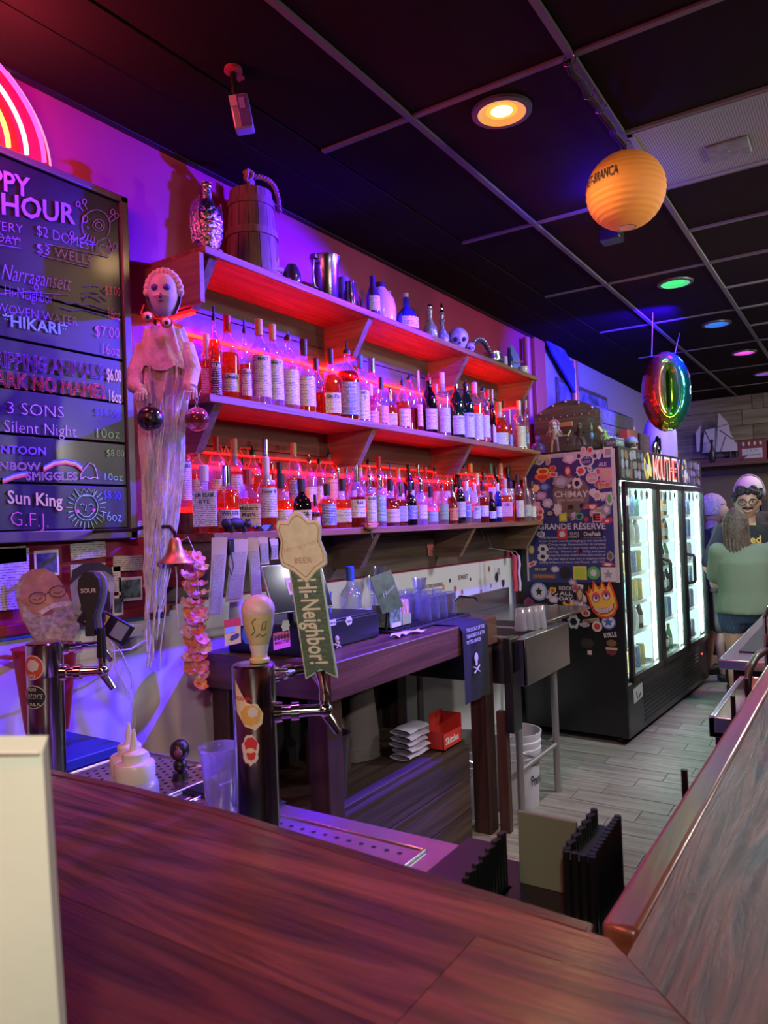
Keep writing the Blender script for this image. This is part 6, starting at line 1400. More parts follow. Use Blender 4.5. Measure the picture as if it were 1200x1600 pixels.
# black paddle handle reading SOUR, and a short black knob
h = h1
tp = part_of('tap_handle', 'black chalk paddle tap handle lettered Sour', t1, h)
HZ1 = Z_; pd = [(-.012, 0), (.012, 0), (.010, .05), (.022, .085), (.027, .115), (.024, .140), (.012, .155), (0, .158), (-.012, .155), (-.024, .140), (-.027, .115), (-.022, .085), (-.010, .05)]
hb1 = h+Z_*.0
MB().tube([h, h+Z_*.075], [.013, .010], 14).build('ferrule', mat('handle_black', (.015, .015, .017), .3), tp)
hb1 = h+Z_*.055-HR*.026
MB().prism([(u*1.1, v*1.05) for u, v in pd], hb1-HF*.01, HR, Z_, .018*(1 if HR.cross(Z_).dot(HF) > 0 else -1)).build('paddle', mat('chalk_black', (.018, .018, .024), .6), tp, bevel=.003)
MB().prism([(u*1.1+.010, v*1.05) for u, v in pd], hb1-HF*.022, HR, Z_, .010*(1 if HR.cross(Z_).dot(HF) > 0 else -1)).build('paddle_back', mat('paddle_edge', (.20, .18, .36), .4), tp, bevel=.003)
MB().text('SOUR', hb1-HR*.020+HF*.009+Z_*.112, HR, Z_, width=.040, style='bold').build('lettering', SW, tp, smooth=False)
MB().tube([h1b-Z_*.004, h1b+Z_*.02, h1b+Z_*.024, h1b+Z_*.05], [.009, .010, .014, .015], 14).build('tap_knob', mat('handle_black', (.015, .015, .017), .3), t1)
MB().tube([h2b-Z_*.004, h2b+Z_*.02, h2b+Z_*.024, h2b+Z_*.045], [.008, .009, .012, .013], 14).build('tap_knob', mat('handle_black', (.015, .015, .017), .3), t2)

# squeeze bottles, plastic cup
c = atD(211, 1222, 1.60); c = Vector((c.x, c.y, SZ))
M_sq = glassy('milky_plastic', (.75, .75, .75), (.80, .80, .78), .88, .5, .3)
for k, dv in enumerate((Vector((0, 0, 0)), Vector((.030, .055, 0)))):
    cc_ = c+dv; t = thing('squeeze_bottle', ['milky white squeeze bottle with pointed nozzle, nearest of two', 'second squeeze bottle just behind the first'][k], 'squeeze bottle', cc_, 'white squeeze bottles')
    MB().lathe(cc_, [(.047, 0), (.050, .004), (.050, .105), (.047, .116), (.040, .122)], 36, cap=True).build('body', M_sq, t)
    MB().lathe(cc_, [(.0425, .120), (.043, .124), (.043, .152), (.040, .158), (.026, .160), (.026, .178), (.022, .182), (.010, .184), (.006, .21), (.003, .228), (.001, .229)], 36).build('lid', mat('milky_lid', (.72, .70, .68), .35), t)
c = atD(344, 1220, 1.70); c = Vector((c.x, c.y, SZ))
t = thing('plastic_cup', 'tall clear ribbed plastic cup beside the nearer beer tower', 'cup', c)
q = MB(); pf = [(.031, 0), (.032, .003)]
for k in range(9): pf += [(.033+.0012*k, .012+.014*k), (.0325+.0012*k, .018+.014*k)]
pf += [(.046, .145), (.047, .150), (.049, .152), (.049, .157), (.046, .157)]
MB().lathe(c, pf+[(.044, .145), (.031, .006), (.001, .005)], 36, cap=False).build('cup', glassy('clear_cup', (.78, .76, .82), (.75, .7, .8), .28, 1.0, .12), t)

# black bar caddy with napkins and stirrers at the corner of the bar
CB = .965
cad = thing('bar_caddy', 'black plastic bar caddy with ribbed compartments at the bar corner', 'caddy', (1.16, .48, CB))
M_cad = mat('caddy_black', (.008, .008, .009), .28)
q = MB(); q.box(.94, .33, CB-.035, 1.19, .60, CB)
q.build('base', M_cad, cad, bevel=.004)
MB().box(.94, .575, SZ+.001, 1.10, .72, CB-.02).build('foot', M_cad, cad, bevel=.003)
MB().box(1.118, .398, CB, 1.126, .495, CB+.115).build('napkin_plate', mat('caddy_divider', (.14, .17, .12), .35), cad, bevel=.001)
def ribs(x0, x1, y, z0, z1, n):
    q = MB()
    for k in range(n):
        f = (k+.5)/n; x = x0+(x1-x0)*f; r_ = (x1-x0)/n*.5
        q.cyl((x, y, CB), (x, y, z0+(z1-z0)*f+.003*(k % 2)), r_, n=8)
    return q
q = ribs(1.035, 1.175, .385, CB+.108, CB+.118, 12); q.box(1.035, .352, CB, 1.175, .383, CB+.095)
for k in range(4): q.cyl((1.034, .346+.0125*k, CB-.01), (1.034, .346+.0125*k, CB+.107), .0056, n=10)
for k in range(12): q.cyl((1.041+.0117*k, .348, CB), (1.041+.0117*k, .348, CB+.108+.0008*k), .0058, n=8)
tag(q.build('ribbed_pocket', M_cad, cad), kind='stuff')
q = ribs(.955, 1.10, .51, CB+.070, CB+.088, 13); q.box(.955, .51, CB, 1.10, .575, CB+.064).box(.94, .50, CB-.02, 1.10, .58, CB)
tag(q.build('ribbed_pocket', M_cad, cad), kind='stuff')

# white paper sleeve at the very edge, close to the lens
a = Vector((.43, .69, BZ))
t = thing('paper_bag', 'white paper bag standing on the bar at the left edge, very close', 'bag', (.34, .66, BZ))
M_bag = mat('bag_paper', (.68, .70, .58), .7, bump=.15, bscale=12)
e0 = atD(93, 1600, .50); e1 = atD(66, 1176, .50)
dn = (e0-e1); k0 = (BZ-e1.z)/dn.z; low = e1+dn*k0
sd = Vector((-.545, .838, 0)); dd = Vector((.60, .80, 0))
def bagp(u, v, w_): return low+(e1-low)*v+sd*u+dd*w_
q = MB()
q.grid(lambda a, b: bagp(.20*a, b*(1.0+.02*a-.003*math.sin(a*9)), .003*math.sin(b*7+a*5)), 16, 20)
q.grid(lambda a, b: bagp(.0, b, .045*a+.003*math.sin(b*7)*(1-a)), 6, 20)
q.grid(lambda a, b: bagp(.20*a, b*(1.0+.02*a), .045), 8, 20)
q.build('bag', M_bag, t, angle=60)
MB().tube([bagp(.002+.19*u/10, 1.0+.002*u/1.0*1.0, -.0005) for u in range(11)], .0010, 6).build('rim', M_bag, t)

# ================================================================== three-door cooler
FA = R(-3.1); FO = Vector((5.08, 1.41, 0)); FD = Vector((math.cos(FA), math.sin(FA), 0)); FN = Vector((-FD.y, FD.x, 0))
FL, FDp, FH = 2.25, .76, 2.035
def f2w(x, y, z): return FO+FD*x+FN*y+Z_*z
def w2f(p): d = p-FO; return Vector((d.dot(FD), d.dot(FN), p.z))
fr = thing('drinks_cooler', 'tall black three-door glass drinks cooler plastered with stickers', 'cooler', FO, rotz=FA, local=True)
M_fr = mat('cooler_black', (.012, .012, .014), .35, coat=.2)
M_liner = mat('cooler_liner', (.75, .80, .78), .5)
q = MB()
q.box(0, 0, .05, .03, FDp, FH).box(FL-.03, 0, .05, FL, FDp, FH).box(0, FDp-.03, .05, FL, FDp, FH).box(0, .04, FH-.03, FL, FDp, FH)
q.box(.03, .04, .05, FL-.03, FDp-.03, .42)
q.build('body', M_fr, fr, bevel=.006)
MB().box(0, -.012, FH-.235, FL, .05, FH).build('header', mat('header_black', (.02, .02, .024), .4), fr, bevel=.004)
MB().box(0, 0, .045, FL, .04, .40).build('kick_panel', M_fr, fr, bevel=.004)
q = MB()
for k in range(9): q.box(.35, -.004, .09+.03*k, FL-.25, .001, .104+.03*k)
tag(q.build('grille_slats', mat('cooler_grille', (.02, .02, .022), .5), fr), kind='stuff')
q = MB()
for (x, y) in ((.06, .08), (FL-.06, .08), (.06, FDp-.08), (FL-.06, FDp-.08)): q.cyl((x, y-.012, .025), (x, y+.012, .025), .025, n=12)
tag(q.build('castors', M_rubber, fr), kind='stuff')
q = MB(); q.box(.03, FDp-.05, .42, FL-.03, FDp-.031, FH-.03).box(.03, .05, .42, .036, FDp-.05, FH-.235).box(FL-.036, .05, .42, FL-.03, FDp-.05, FH-.235).box(.03, .05, .42, FL-.03, FDp-.05, .43).box(.03, .05, FH-.24, FL-.03, FDp-.05, FH-.232)
q.build('liner', M_liner, fr)
M_cled = glow('cooler_led', (.80, 1, .93), 48)
M_cpan = glow('cooler_light_panel', (.70, 1, .95), 1.7)  # glow stands in for LED light falling on the mullion walls
for k, (x0, x1) in enumerate(((.035, .775), (.785, 1.495), (1.505, 2.215))):
    d = bpy.data.objects.new('door', None); COL.objects.link(d); d.parent = fr; ORG[d] = Vector((0, 0, 0)); d.empty_display_size = .05
    q = MB(); q.box(x0, -.035, .42, x0+.045, -.002, FH-.24).box(x1-.045, -.035, .42, x1, -.002, FH-.24).box(x0, -.035, .42, x1, -.002, .462).box(x0, -.035, FH-.285, x1, -.002, FH-.24)
    q.build('door_frame', M_fr, d, bevel=.003)
    MB().box(x0+.045, -.022, .462, x1-.045, -.018, FH-.285).build('pane', glassy('cooler_glass', (.90, .95, .93), (.7, .8, .8), .015, .45, .02), d, smooth=False)
    hx = x0+.022 if k else x1-.022
    if k: MB().tube([(hx+.02, -.036, .97), (hx+.02, -.085, .985), (hx+.02, -.09, 1.00), (hx+.02, -.09, 1.19), (hx+.02, -.085, 1.205), (hx+.02, -.036, 1.22)], .013, 10).build('handle', M_blackplastic, d)
for x in (.055, .78, 1.50, 2.195):
    MB().box(x-.010, .022, .47, x+.010, .032, FH-.26).build('led_bar', M_cled, fr, smooth=False)
MB().box(.06, .03, FH-.262, FL-.06, .06, FH-.25).build('led_bar', M_cled, fr, smooth=False)
for x in (.735, 1.455, 2.175): MB().box(x, .045, .47, x+.008, .20, FH-.27).build('light_panel', M_cpan, fr, smooth=False)
for x in (.78, 1.50): MB().box(x-.02, .041, .42, x+.02, .06, FH-.24).build('mullion', M_liner, fr)
levels = [.445, .72, .93, 1.14, 1.35, 1.55]
for z in levels[1:]:
    for x0, x1 in ((.05, .76), (.80, 1.48), (1.52, 2.20)): MB().box(x0, .052, z-.010, x1, .66, z-.002).build('rack', mat('rack_white', (.6, .64, .64), .4), fr, smooth=False)
    MB().box(.05, .046, z-.022, FL-.05, .051, z+.004).build('price_rail', mat('rack_white', (.6, .64, .64), .4), fr, smooth=False)
# drinks in the cooler
CN = {'orange': (.85, .35, .06), 'yellow': (.80, .62, .10), 'blue': (.08, .18, .55), 'white': (.75, .75, .75), 'red': (.60, .05, .05), 'teal': (.10, .42, .42), 'black': (.03, .03, .04), 'green': (.10, .35, .12), 'silver': (.55, .57, .58), 'brown': (.12, .05, .02)}
protos = {}
def drink(kind, colr):
    key = (kind, colr)
    if key in protos: return protos[key]
    t = bpy.data.objects.new('drink_can' if kind == 'can' else 'beer_bottle', None); t.empty_display_size = .03; COL.objects.link(t); ORG[t] = Vector((0, 0, 0))
    t['category'] = 'can' if kind == 'can' else 'bottle'
    if kind == 'can':
        MB().lathe((0, 0, 0), [(.027, 0), (.033, .008), (.033, .145), (.028, .155)], 14).build('can_body', print_mat('can_'+colr, CN[colr], (.8, .8, .78) if colr != 'white' else (.5, .1, .1), 60, .4, .35), t)
        MB().lathe((0, 0, 0), [(.028, .155), (.027, .158), (.001, .157)], 14).build('can_lid', M_steel, t)
    else:
        MB().lathe((0, 0, 0), [(.029, 0), (.031, .006), (.031, .11), (.024, .14), (.013, .165), (.013, .20)], 14).build('body', mat('bottle_'+colr, CN[colr], .12, coat=.8), t)
        MB().lathe((0, 0, 0), [(.0315, .035), (.0315, .095)], 14, cap=False).build('label', print_mat('blabel_'+colr, (.7, .7, .66), CN[colr], 80, .6, .4), t)
        MB().lathe((0, 0, 0), [(.0145, .195), (.0145, .205), (.012, .208)], 12).build('cap', mat('cap_gold', CAPC['gold'], .35), t)
    protos[key] = t; return t
random.seed(21)
used_p = set(); bays = [('first', .10), ('middle', .85), ('last', 1.57)]
seq = {0: ['yellow', 'white', 'blue', 'silver', 'teal', 'orange'], 1: ['teal', 'silver', 'black', 'blue', 'green', 'white'], 2: ['white', 'silver', 'teal', 'white', 'blue', 'yellow']}
for bi, (bn, bx) in enumerate(bays):
    for li, z in enumerate(levels):
        kind = 'can' if (bi == 0 and li not in (1, 4)) or (bi == 2) or (bi == 1 and li in (1,)) else 'bottle'
        for j in range(5):
            colr = random.choice(seq[bi]) if kind == 'can' else random.choice(['brown', 'green', 'brown', 'black', 'orange'] if bi != 0 else ['green', 'brown', 'teal', 'white'])
            if bi == 0 and li in (0, 3): colr = ['orange', 'yellow', 'orange', 'blue', 'yellow'][j]
            p = drink(kind, colr); loc = f2w(bx+.02+.118*j, .088, z)
            lb = '%s %s in the %s bay of the cooler, %s shelf up, %s along' % (colr, 'tall can' if kind == 'can' else 'beer bottle', bn, ORD[li+1], ORD[j+1])
            if (kind, colr) not in used_p: used_p.add((kind, colr)); o = p; o.location = loc; o['label'] = lb
            else: o = copy_tree(p, None, loc, lb)
            o['group'] = 'drinks inside the cooler'

# ---- poster and stickers on the side of the cooler
def onside(px, py):
    r = ray(px, py); t = (FO-CAM).dot(FD)/r.dot(FD); return w2f(CAM+r*t)
def onfront(px, py, y=-.014):
    o = FO+FN*y; r = ray(px, py); t = (o-CAM).dot(FN)/r.dot(FN); return w2f(CAM+r*t)
SA, SB = Vector((0, -1, 0)), Z_
def r6(u, v): return onside(820+u/4.138, 680+v/4.138)
kpm = .00107    # metres per unit of the enlarged view
navy = mat('poster_navy', (.035, .045, .20), .35)
W_ = mat('sticker_white', (.7, .7, .7), .4)
MB().box(-.004, .02, 1.105, 0, .70, 2.02).build('poster_border', mat('poster_border', (.62, .60, .55), .4), fr, smooth=False)
po = MB().box(-.005, .045, 1.10, -.003, .685, 1.99).build('poster', navy, fr, smooth=False)
def side_text(s, u0, v0, u1, v1, h, m, name='lettering', style='bold', par=None, off=.0066, x=0):
    a, b = r6(u0, v0), r6(u1, v1); d = (b-a); L_ = d.length; d.normalize(); up = SA.cross(d); up = Vector((0, -d.z*-1*0-0, 1))
    dy = Vector((0, d.y, d.z)).normalized(); upv = Vector((0, -dy.z*-1 if 0 else dy.z, -dy.y)); 
    MB().text(s, Vector((-off, a.y, a.z)), dy, upv, width=L_, height=h*kpm, style=style).build(name, m, par or fr, smooth=False)
hexp = [(-.5, .18), (-.38, .34), (-.10, .42), (0, .5), (.10, .42), (.38, .34), (.5, .18), (.5, -.10), (.18, -.36), (0, -.5), (-.18, -.36), (-.5, -.10)]
FC = {'lime': (.50, .68, .06), 'cyan': (.15, .45, .65), 'lilac': (.55, .50, .72), 'white': (.72, .70, .74), 'red': (.66, .06, .05), 'orange': (.85, .24, .05), 'yellow': (.82, .68, .08), 'pink': (.80, .32, .50), 'tan': (.62, .45, .30), 'blue': (.06, .18, .62), 'navy': (.03, .04, .18), 'violet': (.35, .26, .55), 'black': (.015, .015, .018),
      'grey': (.34, .34, .36), 'brown': (.20, .12, .07), 'green': (.12, .48, .12), 'magenta': (.35, .03, .22), 'palepink': (.75, .55, .60), 'sky': (.25, .38, .72), 'maroon': (.18, .04, .06)}
fm = lambda n: mat('st_'+n, FC[n], .4)
cen = r6(300, 400)
s_, o_, a_, b_ = stick(po, 'crest', Vector((-.0052, cen.y, cen.z)), SA, SB, .265, .33, mat('crest_bronze', (.20, .14, .10), .4), .0004, shape=hexp)
nst = [0]
def S_(u, v, w_, h_, col, shape='blob', inner=None, txt=None, tcol='white', rot=0, inner_s=.62, ishape=None, off=None):
    c = r6(u, v); nst[0] += 1; off = off if off is not None else .0068+.00035*(nst[0] % 9)
    s_, o2, a2, b2 = stick(fr, 'sticker', Vector((0, c.y, c.z)), SA, SB, w_*kpm, h_*kpm, fm(col), off, rot, shape)
    if inner: stick(s_, 'sticker_art', Vector((0, c.y, c.z)), SA, SB, w_*kpm*inner_s, h_*kpm*inner_s, fm(inner), off+.0009, rot, ishape or shape)
    if txt:
        a = R(rot); ax = SA*math.cos(a)+SB*math.sin(a); ay = SB*math.cos(a)-SA*math.sin(a); lines = txt.split('|'); n = len(lines); hh = h_*kpm*.80/n
        q = MB()
        for i, ln in enumerate(lines):
            q.text(ln, Vector((-(off+.0022), c.y, c.z))+ay*(hh*(n/2-i-1)+hh*.14)-ax*(w_*kpm*.41), ax, ay, width=w_*kpm*.82, height=hh*.74, style='bold')
        q.build('sticker_print', fm(tcol), s_, smooth=False)
    return s_
side_text('THRASHER', 45, 205, 155, 150, 34, fm('lime')); side_text('FOSTIE', 178, 147, 255, 140, 20, fm('cyan'))
side_text('ALE', 478, 202, 530, 200, 26, W_)
side_text('CHIMAY', 195, 402, 412, 398, 40, W_, off=.0072); side_text('PERES TRAPPISTES', 210, 428, 385, 424, 15, W_, style='fill', off=.0072)
side_text('GRANDE RÉSERVE', 92, 610, 525, 606, 38, W_, off=.0060)
par = ['First brewed in 1948 for Christmas, it', 'is now in year round packaging as the standard', 'of the Chimay range. Renowned for its amazing', 'ability, the beer is even richer with a food', 'pairing.  Flavors of dried fig and pear', 'framed by aromas of dark bread and a touch of', 'the beer ages it must turn in elegance while', 'holding its flavors of sherry and Muscat.  ABV 9.0%']
for i, ln in enumerate(par): side_text(ln, 95+(60 if 3 <= i <= 6 else 0), 668+i*23, 525, 664+i*23, 15, W_, style='fill', off=.0060)
# large paw-print sticker
c = r6(403, 150); pw = MB()
s_ = S_(403, 165, 100, 85, 'white', 'round', off=.0068); stick(s_, 'sticker_art', Vector((0, r6(403, 165).y, r6(403, 165).z)), SA, SB, .082, .068, fm('navy'), .0078, shape='round')
for du, dv, col in ((-52, -20, 'navy'), (-22, -58, 'pink'), (22, -58, 'red'), (52, -20, 'navy')):
    cc_ = r6(403+du, 155+dv); stick(s_, 'toe', Vector((0, cc_.y, cc_.z)), SA, SB, .042, .050, fm('white'), .0070, shape='round'); stick(s_, 'toe_art', Vector((0, cc_.y, cc_.z)), SA, SB, .028, .034, fm(col), .0080, shape='round')
MB().text('FUEL', Vector((-.0098, r6(375, 150).y, r6(403, 152).z)), SA, SB, width=.055, style='bold').text('ROXY', Vector((-.0098, r6(370, 150).y, r6(403, 180).z)), SA, SB, width=.065, style='bold').build('sticker_print', fm('lilac'), s_, smooth=False)
for a in [(290, 150, 92, 70, 'lilac', 'blob', 'white'), (540, 110, 62, 66, 'white', 'rect', 'grey', None), (120, 235, 95, 50, 'yellow', 'blob', 'red'), (118, 275, 110, 46, 'orange', 'shield', 'red', None), (183, 215, 52, 42, 'orange', 'blob', 'red'),
          (365, 232, 66, 66, 'white', 'blob', 'red'), (437, 275, 82, 76, 'white', 'round', None, 'VOTE|TODAY', 'red'), (525, 252, 82, 84, 'pink', 'rect', 'tan'), (520, 322, 92, 42, 'tan', 'rect', None, 'THIS!', 'red', 6), (280, 232, 44, 66, 'red', 'blob', 'palepink'),
          (235, 300, 112, 80, 'grey', 'blob', 'lilac'), (340, 312, 66, 76, 'white', 'blob', 'black', None, 'white', 0, .5), (130, 335, 72, 52, 'blue', 'blob', 'sky'), (72, 342, 60, 52, 'yellow', 'blob', 'white'), (110, 392, 82, 60, 'violet', 'blob', 'lilac'), (150, 440, 72, 60, 'lilac', 'blob', 'white', None, 'white', 0, .5),
          (85, 470, 52, 52, 'pink', 'round', 'palepink', None), (95, 535, 64, 52, 'white', 'shield', 'red', None), (165, 505, 62, 52, 'black', 'blob', 'grey'), (215, 480, 62, 82, 'palepink', 'blob', 'white'), (250, 530, 54, 58, 'lime', 'rect', 'yellow'),
          (355, 525, 60, 50, 'green', 'blob', 'navy'), (400, 545, 40, 40, 'maroon', 'blob', 'red'), (300, 465, 62, 52, 'brown', 'blob', 'black'), (440, 465, 64, 46, 'red', 'shield', 'white'), (470, 390, 54, 66, 'white', 'blob', 'tan'), (550, 410, 46, 92, 'white', 'blob', 'green'),
          (530, 480, 62, 80, 'grey', 'blob', 'white', None, 'white', 0, .5), (468, 530, 60, 64, 'white', 'rect', 'red', 'E', 'black', 0, .84), (535, 556, 66, 44, 'red', 'shield', 'white', None, 'white', 0, .4), (245, 640, 68, 68, 'red', 'rect', 'white', None, 'white', 0, .6, 'blob'),
          (325, 645, 78, 52, 'black', 'rect', None, 'SOURCE|COAST', 'white'), (440, 637, 142, 48, 'black', 'rect', None, 'OnePeak', 'white'), (108, 640, 62, 40, 'white', 'blob', 'grey'), (362, 750, 60, 66, 'magenta', 'star', 'black', None, 'white', 0, .5, 'round'), (120, 735, 72, 60, 'white', 'blob', 'black', None, 'white', 0, .4), (120, 785, 78, 60, 'white', 'blob', 'black', None, 'white', 0, .45),
          (45, 740, 42, 60, 'tan', 'blob', 'yellow'), (50, 832, 78, 34, 'palepink', 'blob', 'red', None, 'white', 25, .5), (110, 866, 112, 30, 'black', 'rect', None, 'KIM O UNITY', 'white'), (200, 866, 62, 40, 'lilac', 'blob', 'white'), (265, 890, 84, 84, 'black', 'round'), (360, 890, 92, 88, 'yellow', 'rect', 'lime', None, 'white', 0, .8),
          (447, 890, 84, 86, 'green', 'round', 'white', None, 'white', 0, .5, 'blob'), (542, 900, 96, 92, 'white', 'rect', 'grey', None, 'white', 0, .7, 'star'), (540, 836, 80, 28, 'red', 'blob', 'white'), (555, 782, 46, 62, 'grey', 'blob', 'brown'), (130, 912, 172, 30, 'brown', 'rect', None, 'TRADITIONAL', 'orange'),
          (95, 1010, 122, 124, 'sky', 'round', 'white', None, 'white', 0, .8), (185, 1005, 44, 44, 'yellow', 'shield', 'red'), (190, 1060, 70, 50, 'lilac', 'blob', 'white'), (270, 1022, 112, 128, 'black', 'blob', None, 'ROCK|ALL|DAY', 'white'), (358, 1030, 50, 104, 'brown', 'blob', 'tan'), (312, 950, 56, 44, 'grey', 'blob', 'palepink'),
          (30, 1080, 72, 62, 'magenta', 'blob', 'maroon'), (100, 1120, 112, 72, 'maroon', 'rect', 'brown', None), (205, 1122, 68, 64, 'palepink', 'round', 'violet', None, 'white', 0, .6, 'blob'), (285, 1085, 78, 30, 'yellow', 'blob', 'orange'), (300, 1128, 116, 60, 'orange', 'shield', 'red'), (398, 1150, 60, 46, 'palepink', 'round', 'red'),
          (165, 1182, 62, 62, 'pink', 'round', 'palepink'), (216, 1190, 52, 50, 'palepink', 'round', 'grey'), (318, 1205, 84, 92, 'white', 'blob', 'black', None, 'white', 0, .55), (230, 1215, 80, 24, 'palepink', 'rect', None, 'PRINT', 'black'), (430, 1198, 112, 24, 'tan', 'rect', None, 'WREAK HAVOC', 'maroon', 10),
          (470, 1236, 68, 68, 'white', 'round', 'red'), (543, 1208, 100, 92, 'blue', 'round', 'white', None, 'white', 0, .8), (390, 1225, 70, 30, 'palepink', 'blob', 'tan')]:
    S_(*a)
random.seed(33)
for k in range(46):
    u, v = (random.uniform(60, 560), random.uniform(120, 560)) if k < 34 else (random.uniform(40, 400), random.uniform(930, 1230))
    if 190 < u < 415 and 350 < v < 440: continue
    S_(u, v, random.uniform(34, 66), random.uniform(34, 62), random.choice(['white', 'lilac', 'grey', 'palepink', 'white', 'tan', 'violet']), random.choice(['blob', 'blob', 'round', 'rect']), random.choice(['grey', 'black', 'lilac', 'white', 'red', None]), None, 'white', random.uniform(-25, 25), .55, off=.0056)
sc_ = S_(95, 1010, 60, 70, 'black', 'star', off=.0105); S_(543, 1208, 70, 64, 'blue', 'star', off=.0105)
side_text('RYKLE', 518, 1310, 598, 1300, 30, W_)
def r8(u, v): return onside(860+u/3.2, 700+v/3.2)
for (u, v, w_, h_, col, shp) in ((185, 975, 70, 52, 'grey', 'blob'), (198, 1022, 22, 22, 'palepink', 'rect'), (307, 975, 52, 34, 'brown', 'round'), (307, 1003, 58, 12, 'tan', 'rect'), (307, 1025, 50, 26, 'maroon', 'shield')):
    c = r8(u, v); stick(fr, 'sticker', Vector((0, c.y, c.z)), SA, SB, w_*.00138, h_*.00138, fm(col) if not (u == 185) else mat('st_faint', (.05, .035, .035), .5), .006, 0, shp)
# flame-shaped sticker with half-closed eyes and a toothy grin
c = r6(502, 1065); flm = [(-.40, -.10), (-.50, .28), (-.44, .24), (-.40, .30), (-.38, .50*.86), (-.33, .30), (-.28, .30), (-.22, .56), (-.08, .36), (.02, .42), (.06, .58), (.14, .38), (.22, .36), (.30, .56), (.40, .30), (.46, .05), (.50, -.18), (.36, -.42), (.10, -.52), (-.16, -.46), (-.34, -.30)]
fx_ = lambda u, v, w_, h_, m_, off, rot=0, shape='blob', name='flame_art', par=None: stick(par, name, Vector((0, c.y-u*kpm, c.z+v*kpm)), SA, SB, w_*kpm, h_*kpm, m_, off, rot, shape)[0]
fl_ = fx_(0, 0, 205, 235, mat('flame_red', (.72, .09, .02), .4), .0115, 4, flm, 'sticker', fr)
fx_(2, -4, 175, 196, mat('flame_yellow', (.88, .55, .08), .4), .0125, 4, flm, 'flame_art', fl_)
for (u, v) in ((-38, 16), (30, 34)):
    fx_(u, v, 58, 68, mat('flame_pink', (.85, .08, .18), .4), .0135, 0, 'round', par=fl_); fx_(u, v-8, 44, 46, fm('black'), .0142, 0, 'round', par=fl_); fx_(u, v-10, 38, 38, fm('white'), .0149, 0, 'round', par=fl_); fx_(u+2, v-2, 18, 18, fm('black'), .0156, 0, 'round', par=fl_)
fx_(12, -58, 150, 62, fm('maroon'), .0135, 8, [(-.5, .5), (-.2, .12), (.2, .12), (.5, .5), (.42, -.1), (.15, -.5), (-.15, -.5), (-.42, -.1)], par=fl_); fx_(12, -58, 134, 50, fm('palepink'), .0145, 8, [(-.5, .5), (-.2, .12), (.2, .12), (.5, .5), (.42, -.1), (.15, -.5), (-.15, -.5), (-.42, -.1)], 'flame_teeth', fl_)
q = MB()
for k in range(6): q.box(-.0165, c.y-(12-50+20*k)*kpm-.0008, c.z-(82-6*abs(k-2.5))*kpm, -.0160, c.y-(12-50+20*k)*kpm+.0008, c.z-(48)*kpm)
tag(q.build('tooth_lines', fm('maroon'), fl_, smooth=False), kind='stuff')
# stickers and lit letters on the header
hx = [0]
random.seed(9)
for i in range(46):
    x = .06+(i//3)*.088+random.uniform(-.012, .012)
    if i//3 >= 7: x += .95
    if x > FL-.06: continue
    z = FH-.05-.068*(i % 3)+random.uniform(-.008, .008)
    if i//3 < 1 and False: pass
    stick(fr, 'sticker', Vector((x, -.012, z)), X_, Z_, random.uniform(.06, .09), random.uniform(.05, .07), mat('hs_%d' % (i % 5), [(.16, .17, .19), (.24, .22, .30), (.10, .09, .10), (.20, .10, .07), (.28, .25, .36)][i % 5], .5, noise=.5, nscale=70), .001+.0004*(i % 4), random.uniform(-12, 12), random.choice(['rect', 'blob', 'round']))
M_let = mat('sign_letter_white', (.85, .78, .72), .4, emit=.5, ecol=(1, .8, .7)); M_letr = mat('sign_letter_red', (.75, .06, .05), .4, emit=.25, ecol=(1, .08, .05))
p0, p1 = onfront(1021, 738), onfront(1063, 742)
x0, x1 = p0.x, p1.x; n = 7; lw = (x1-x0)/n
for i, ch_ in enumerate('MOUTHEY'):
    zb = FH-.205
    ltr = MB().text(ch_, (x0+lw*i-.004, -.0145, zb), X_, Z_, width=lw*1.0, height=.185, style='bold').build('sign_letter', M_let, fr, smooth=False)
    MB().text(ch_, (x0+lw*i+.012, -.0165, zb+.012), X_, Z_, width=lw*.78, height=.160, style='fill').build('letter_face', M_letr, ltr, smooth=False)
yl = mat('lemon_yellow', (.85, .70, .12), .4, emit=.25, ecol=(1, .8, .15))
for px in (1012.5, 1070):
    p = onfront(px, 730); f0 = MB(); s_, o2, a2, b2 = stick(fr, 'figure_cutout', Vector((p.x, -.012, FH-.11)), X_, Z_, .20, .20, yl, .001, 0, [(-.3, -.5), (-.5, -.1), (-.42, .25), (-.1, .5), (.12, .5), (.3, .2), (.46, -.1), (.42, -.4), (.1, -.35), (0, -.5)])
    stick(s_, 'cutout_art', Vector((p.x-.02, -.012, FH-.085)), X_, Z_, .06, .09, fm('black'), .002, 20, 'blob'); stick(s_, 'cutout_art', Vector((p.x+.01, -.012, FH-.135)), X_, Z_, .09, .08, mat('lemon_pale', (.85, .85, .6), .4), .0022, 0, 'blob')
p = onfront(1027.5+.0, 1079); 
c = onfront(997, 1080); s_, *_ = stick(fr, 'sticker', Vector((.22, 0, .315)), X_, Z_, .20, .10, mat('st_grey2', (.45, .45, .45), .5), .001, 4); MB().tube([Vector((.18, -.003, .33)), Vector((.19, -.003, .29)), Vector((.23, -.003, .285)), Vector((.27, -.003, .31))], .004, 5).build('sticker_print', fm('black'), s_)
stick(fr, 'sticker', Vector((1.85, 0, .30)), X_, Z_, .11, .09, mat('st_grey2', (.45, .45, .45), .5), .001)
MB().ball((2.02, -.006, .30), .006).build('power_light', glow('power_red', (1, .05, .03), 6), fr)
stick(fr, 'sticker', Vector((.05, -.035, 1.66)), X_, Z_, .04, .07, W_, .001)
q = MB()
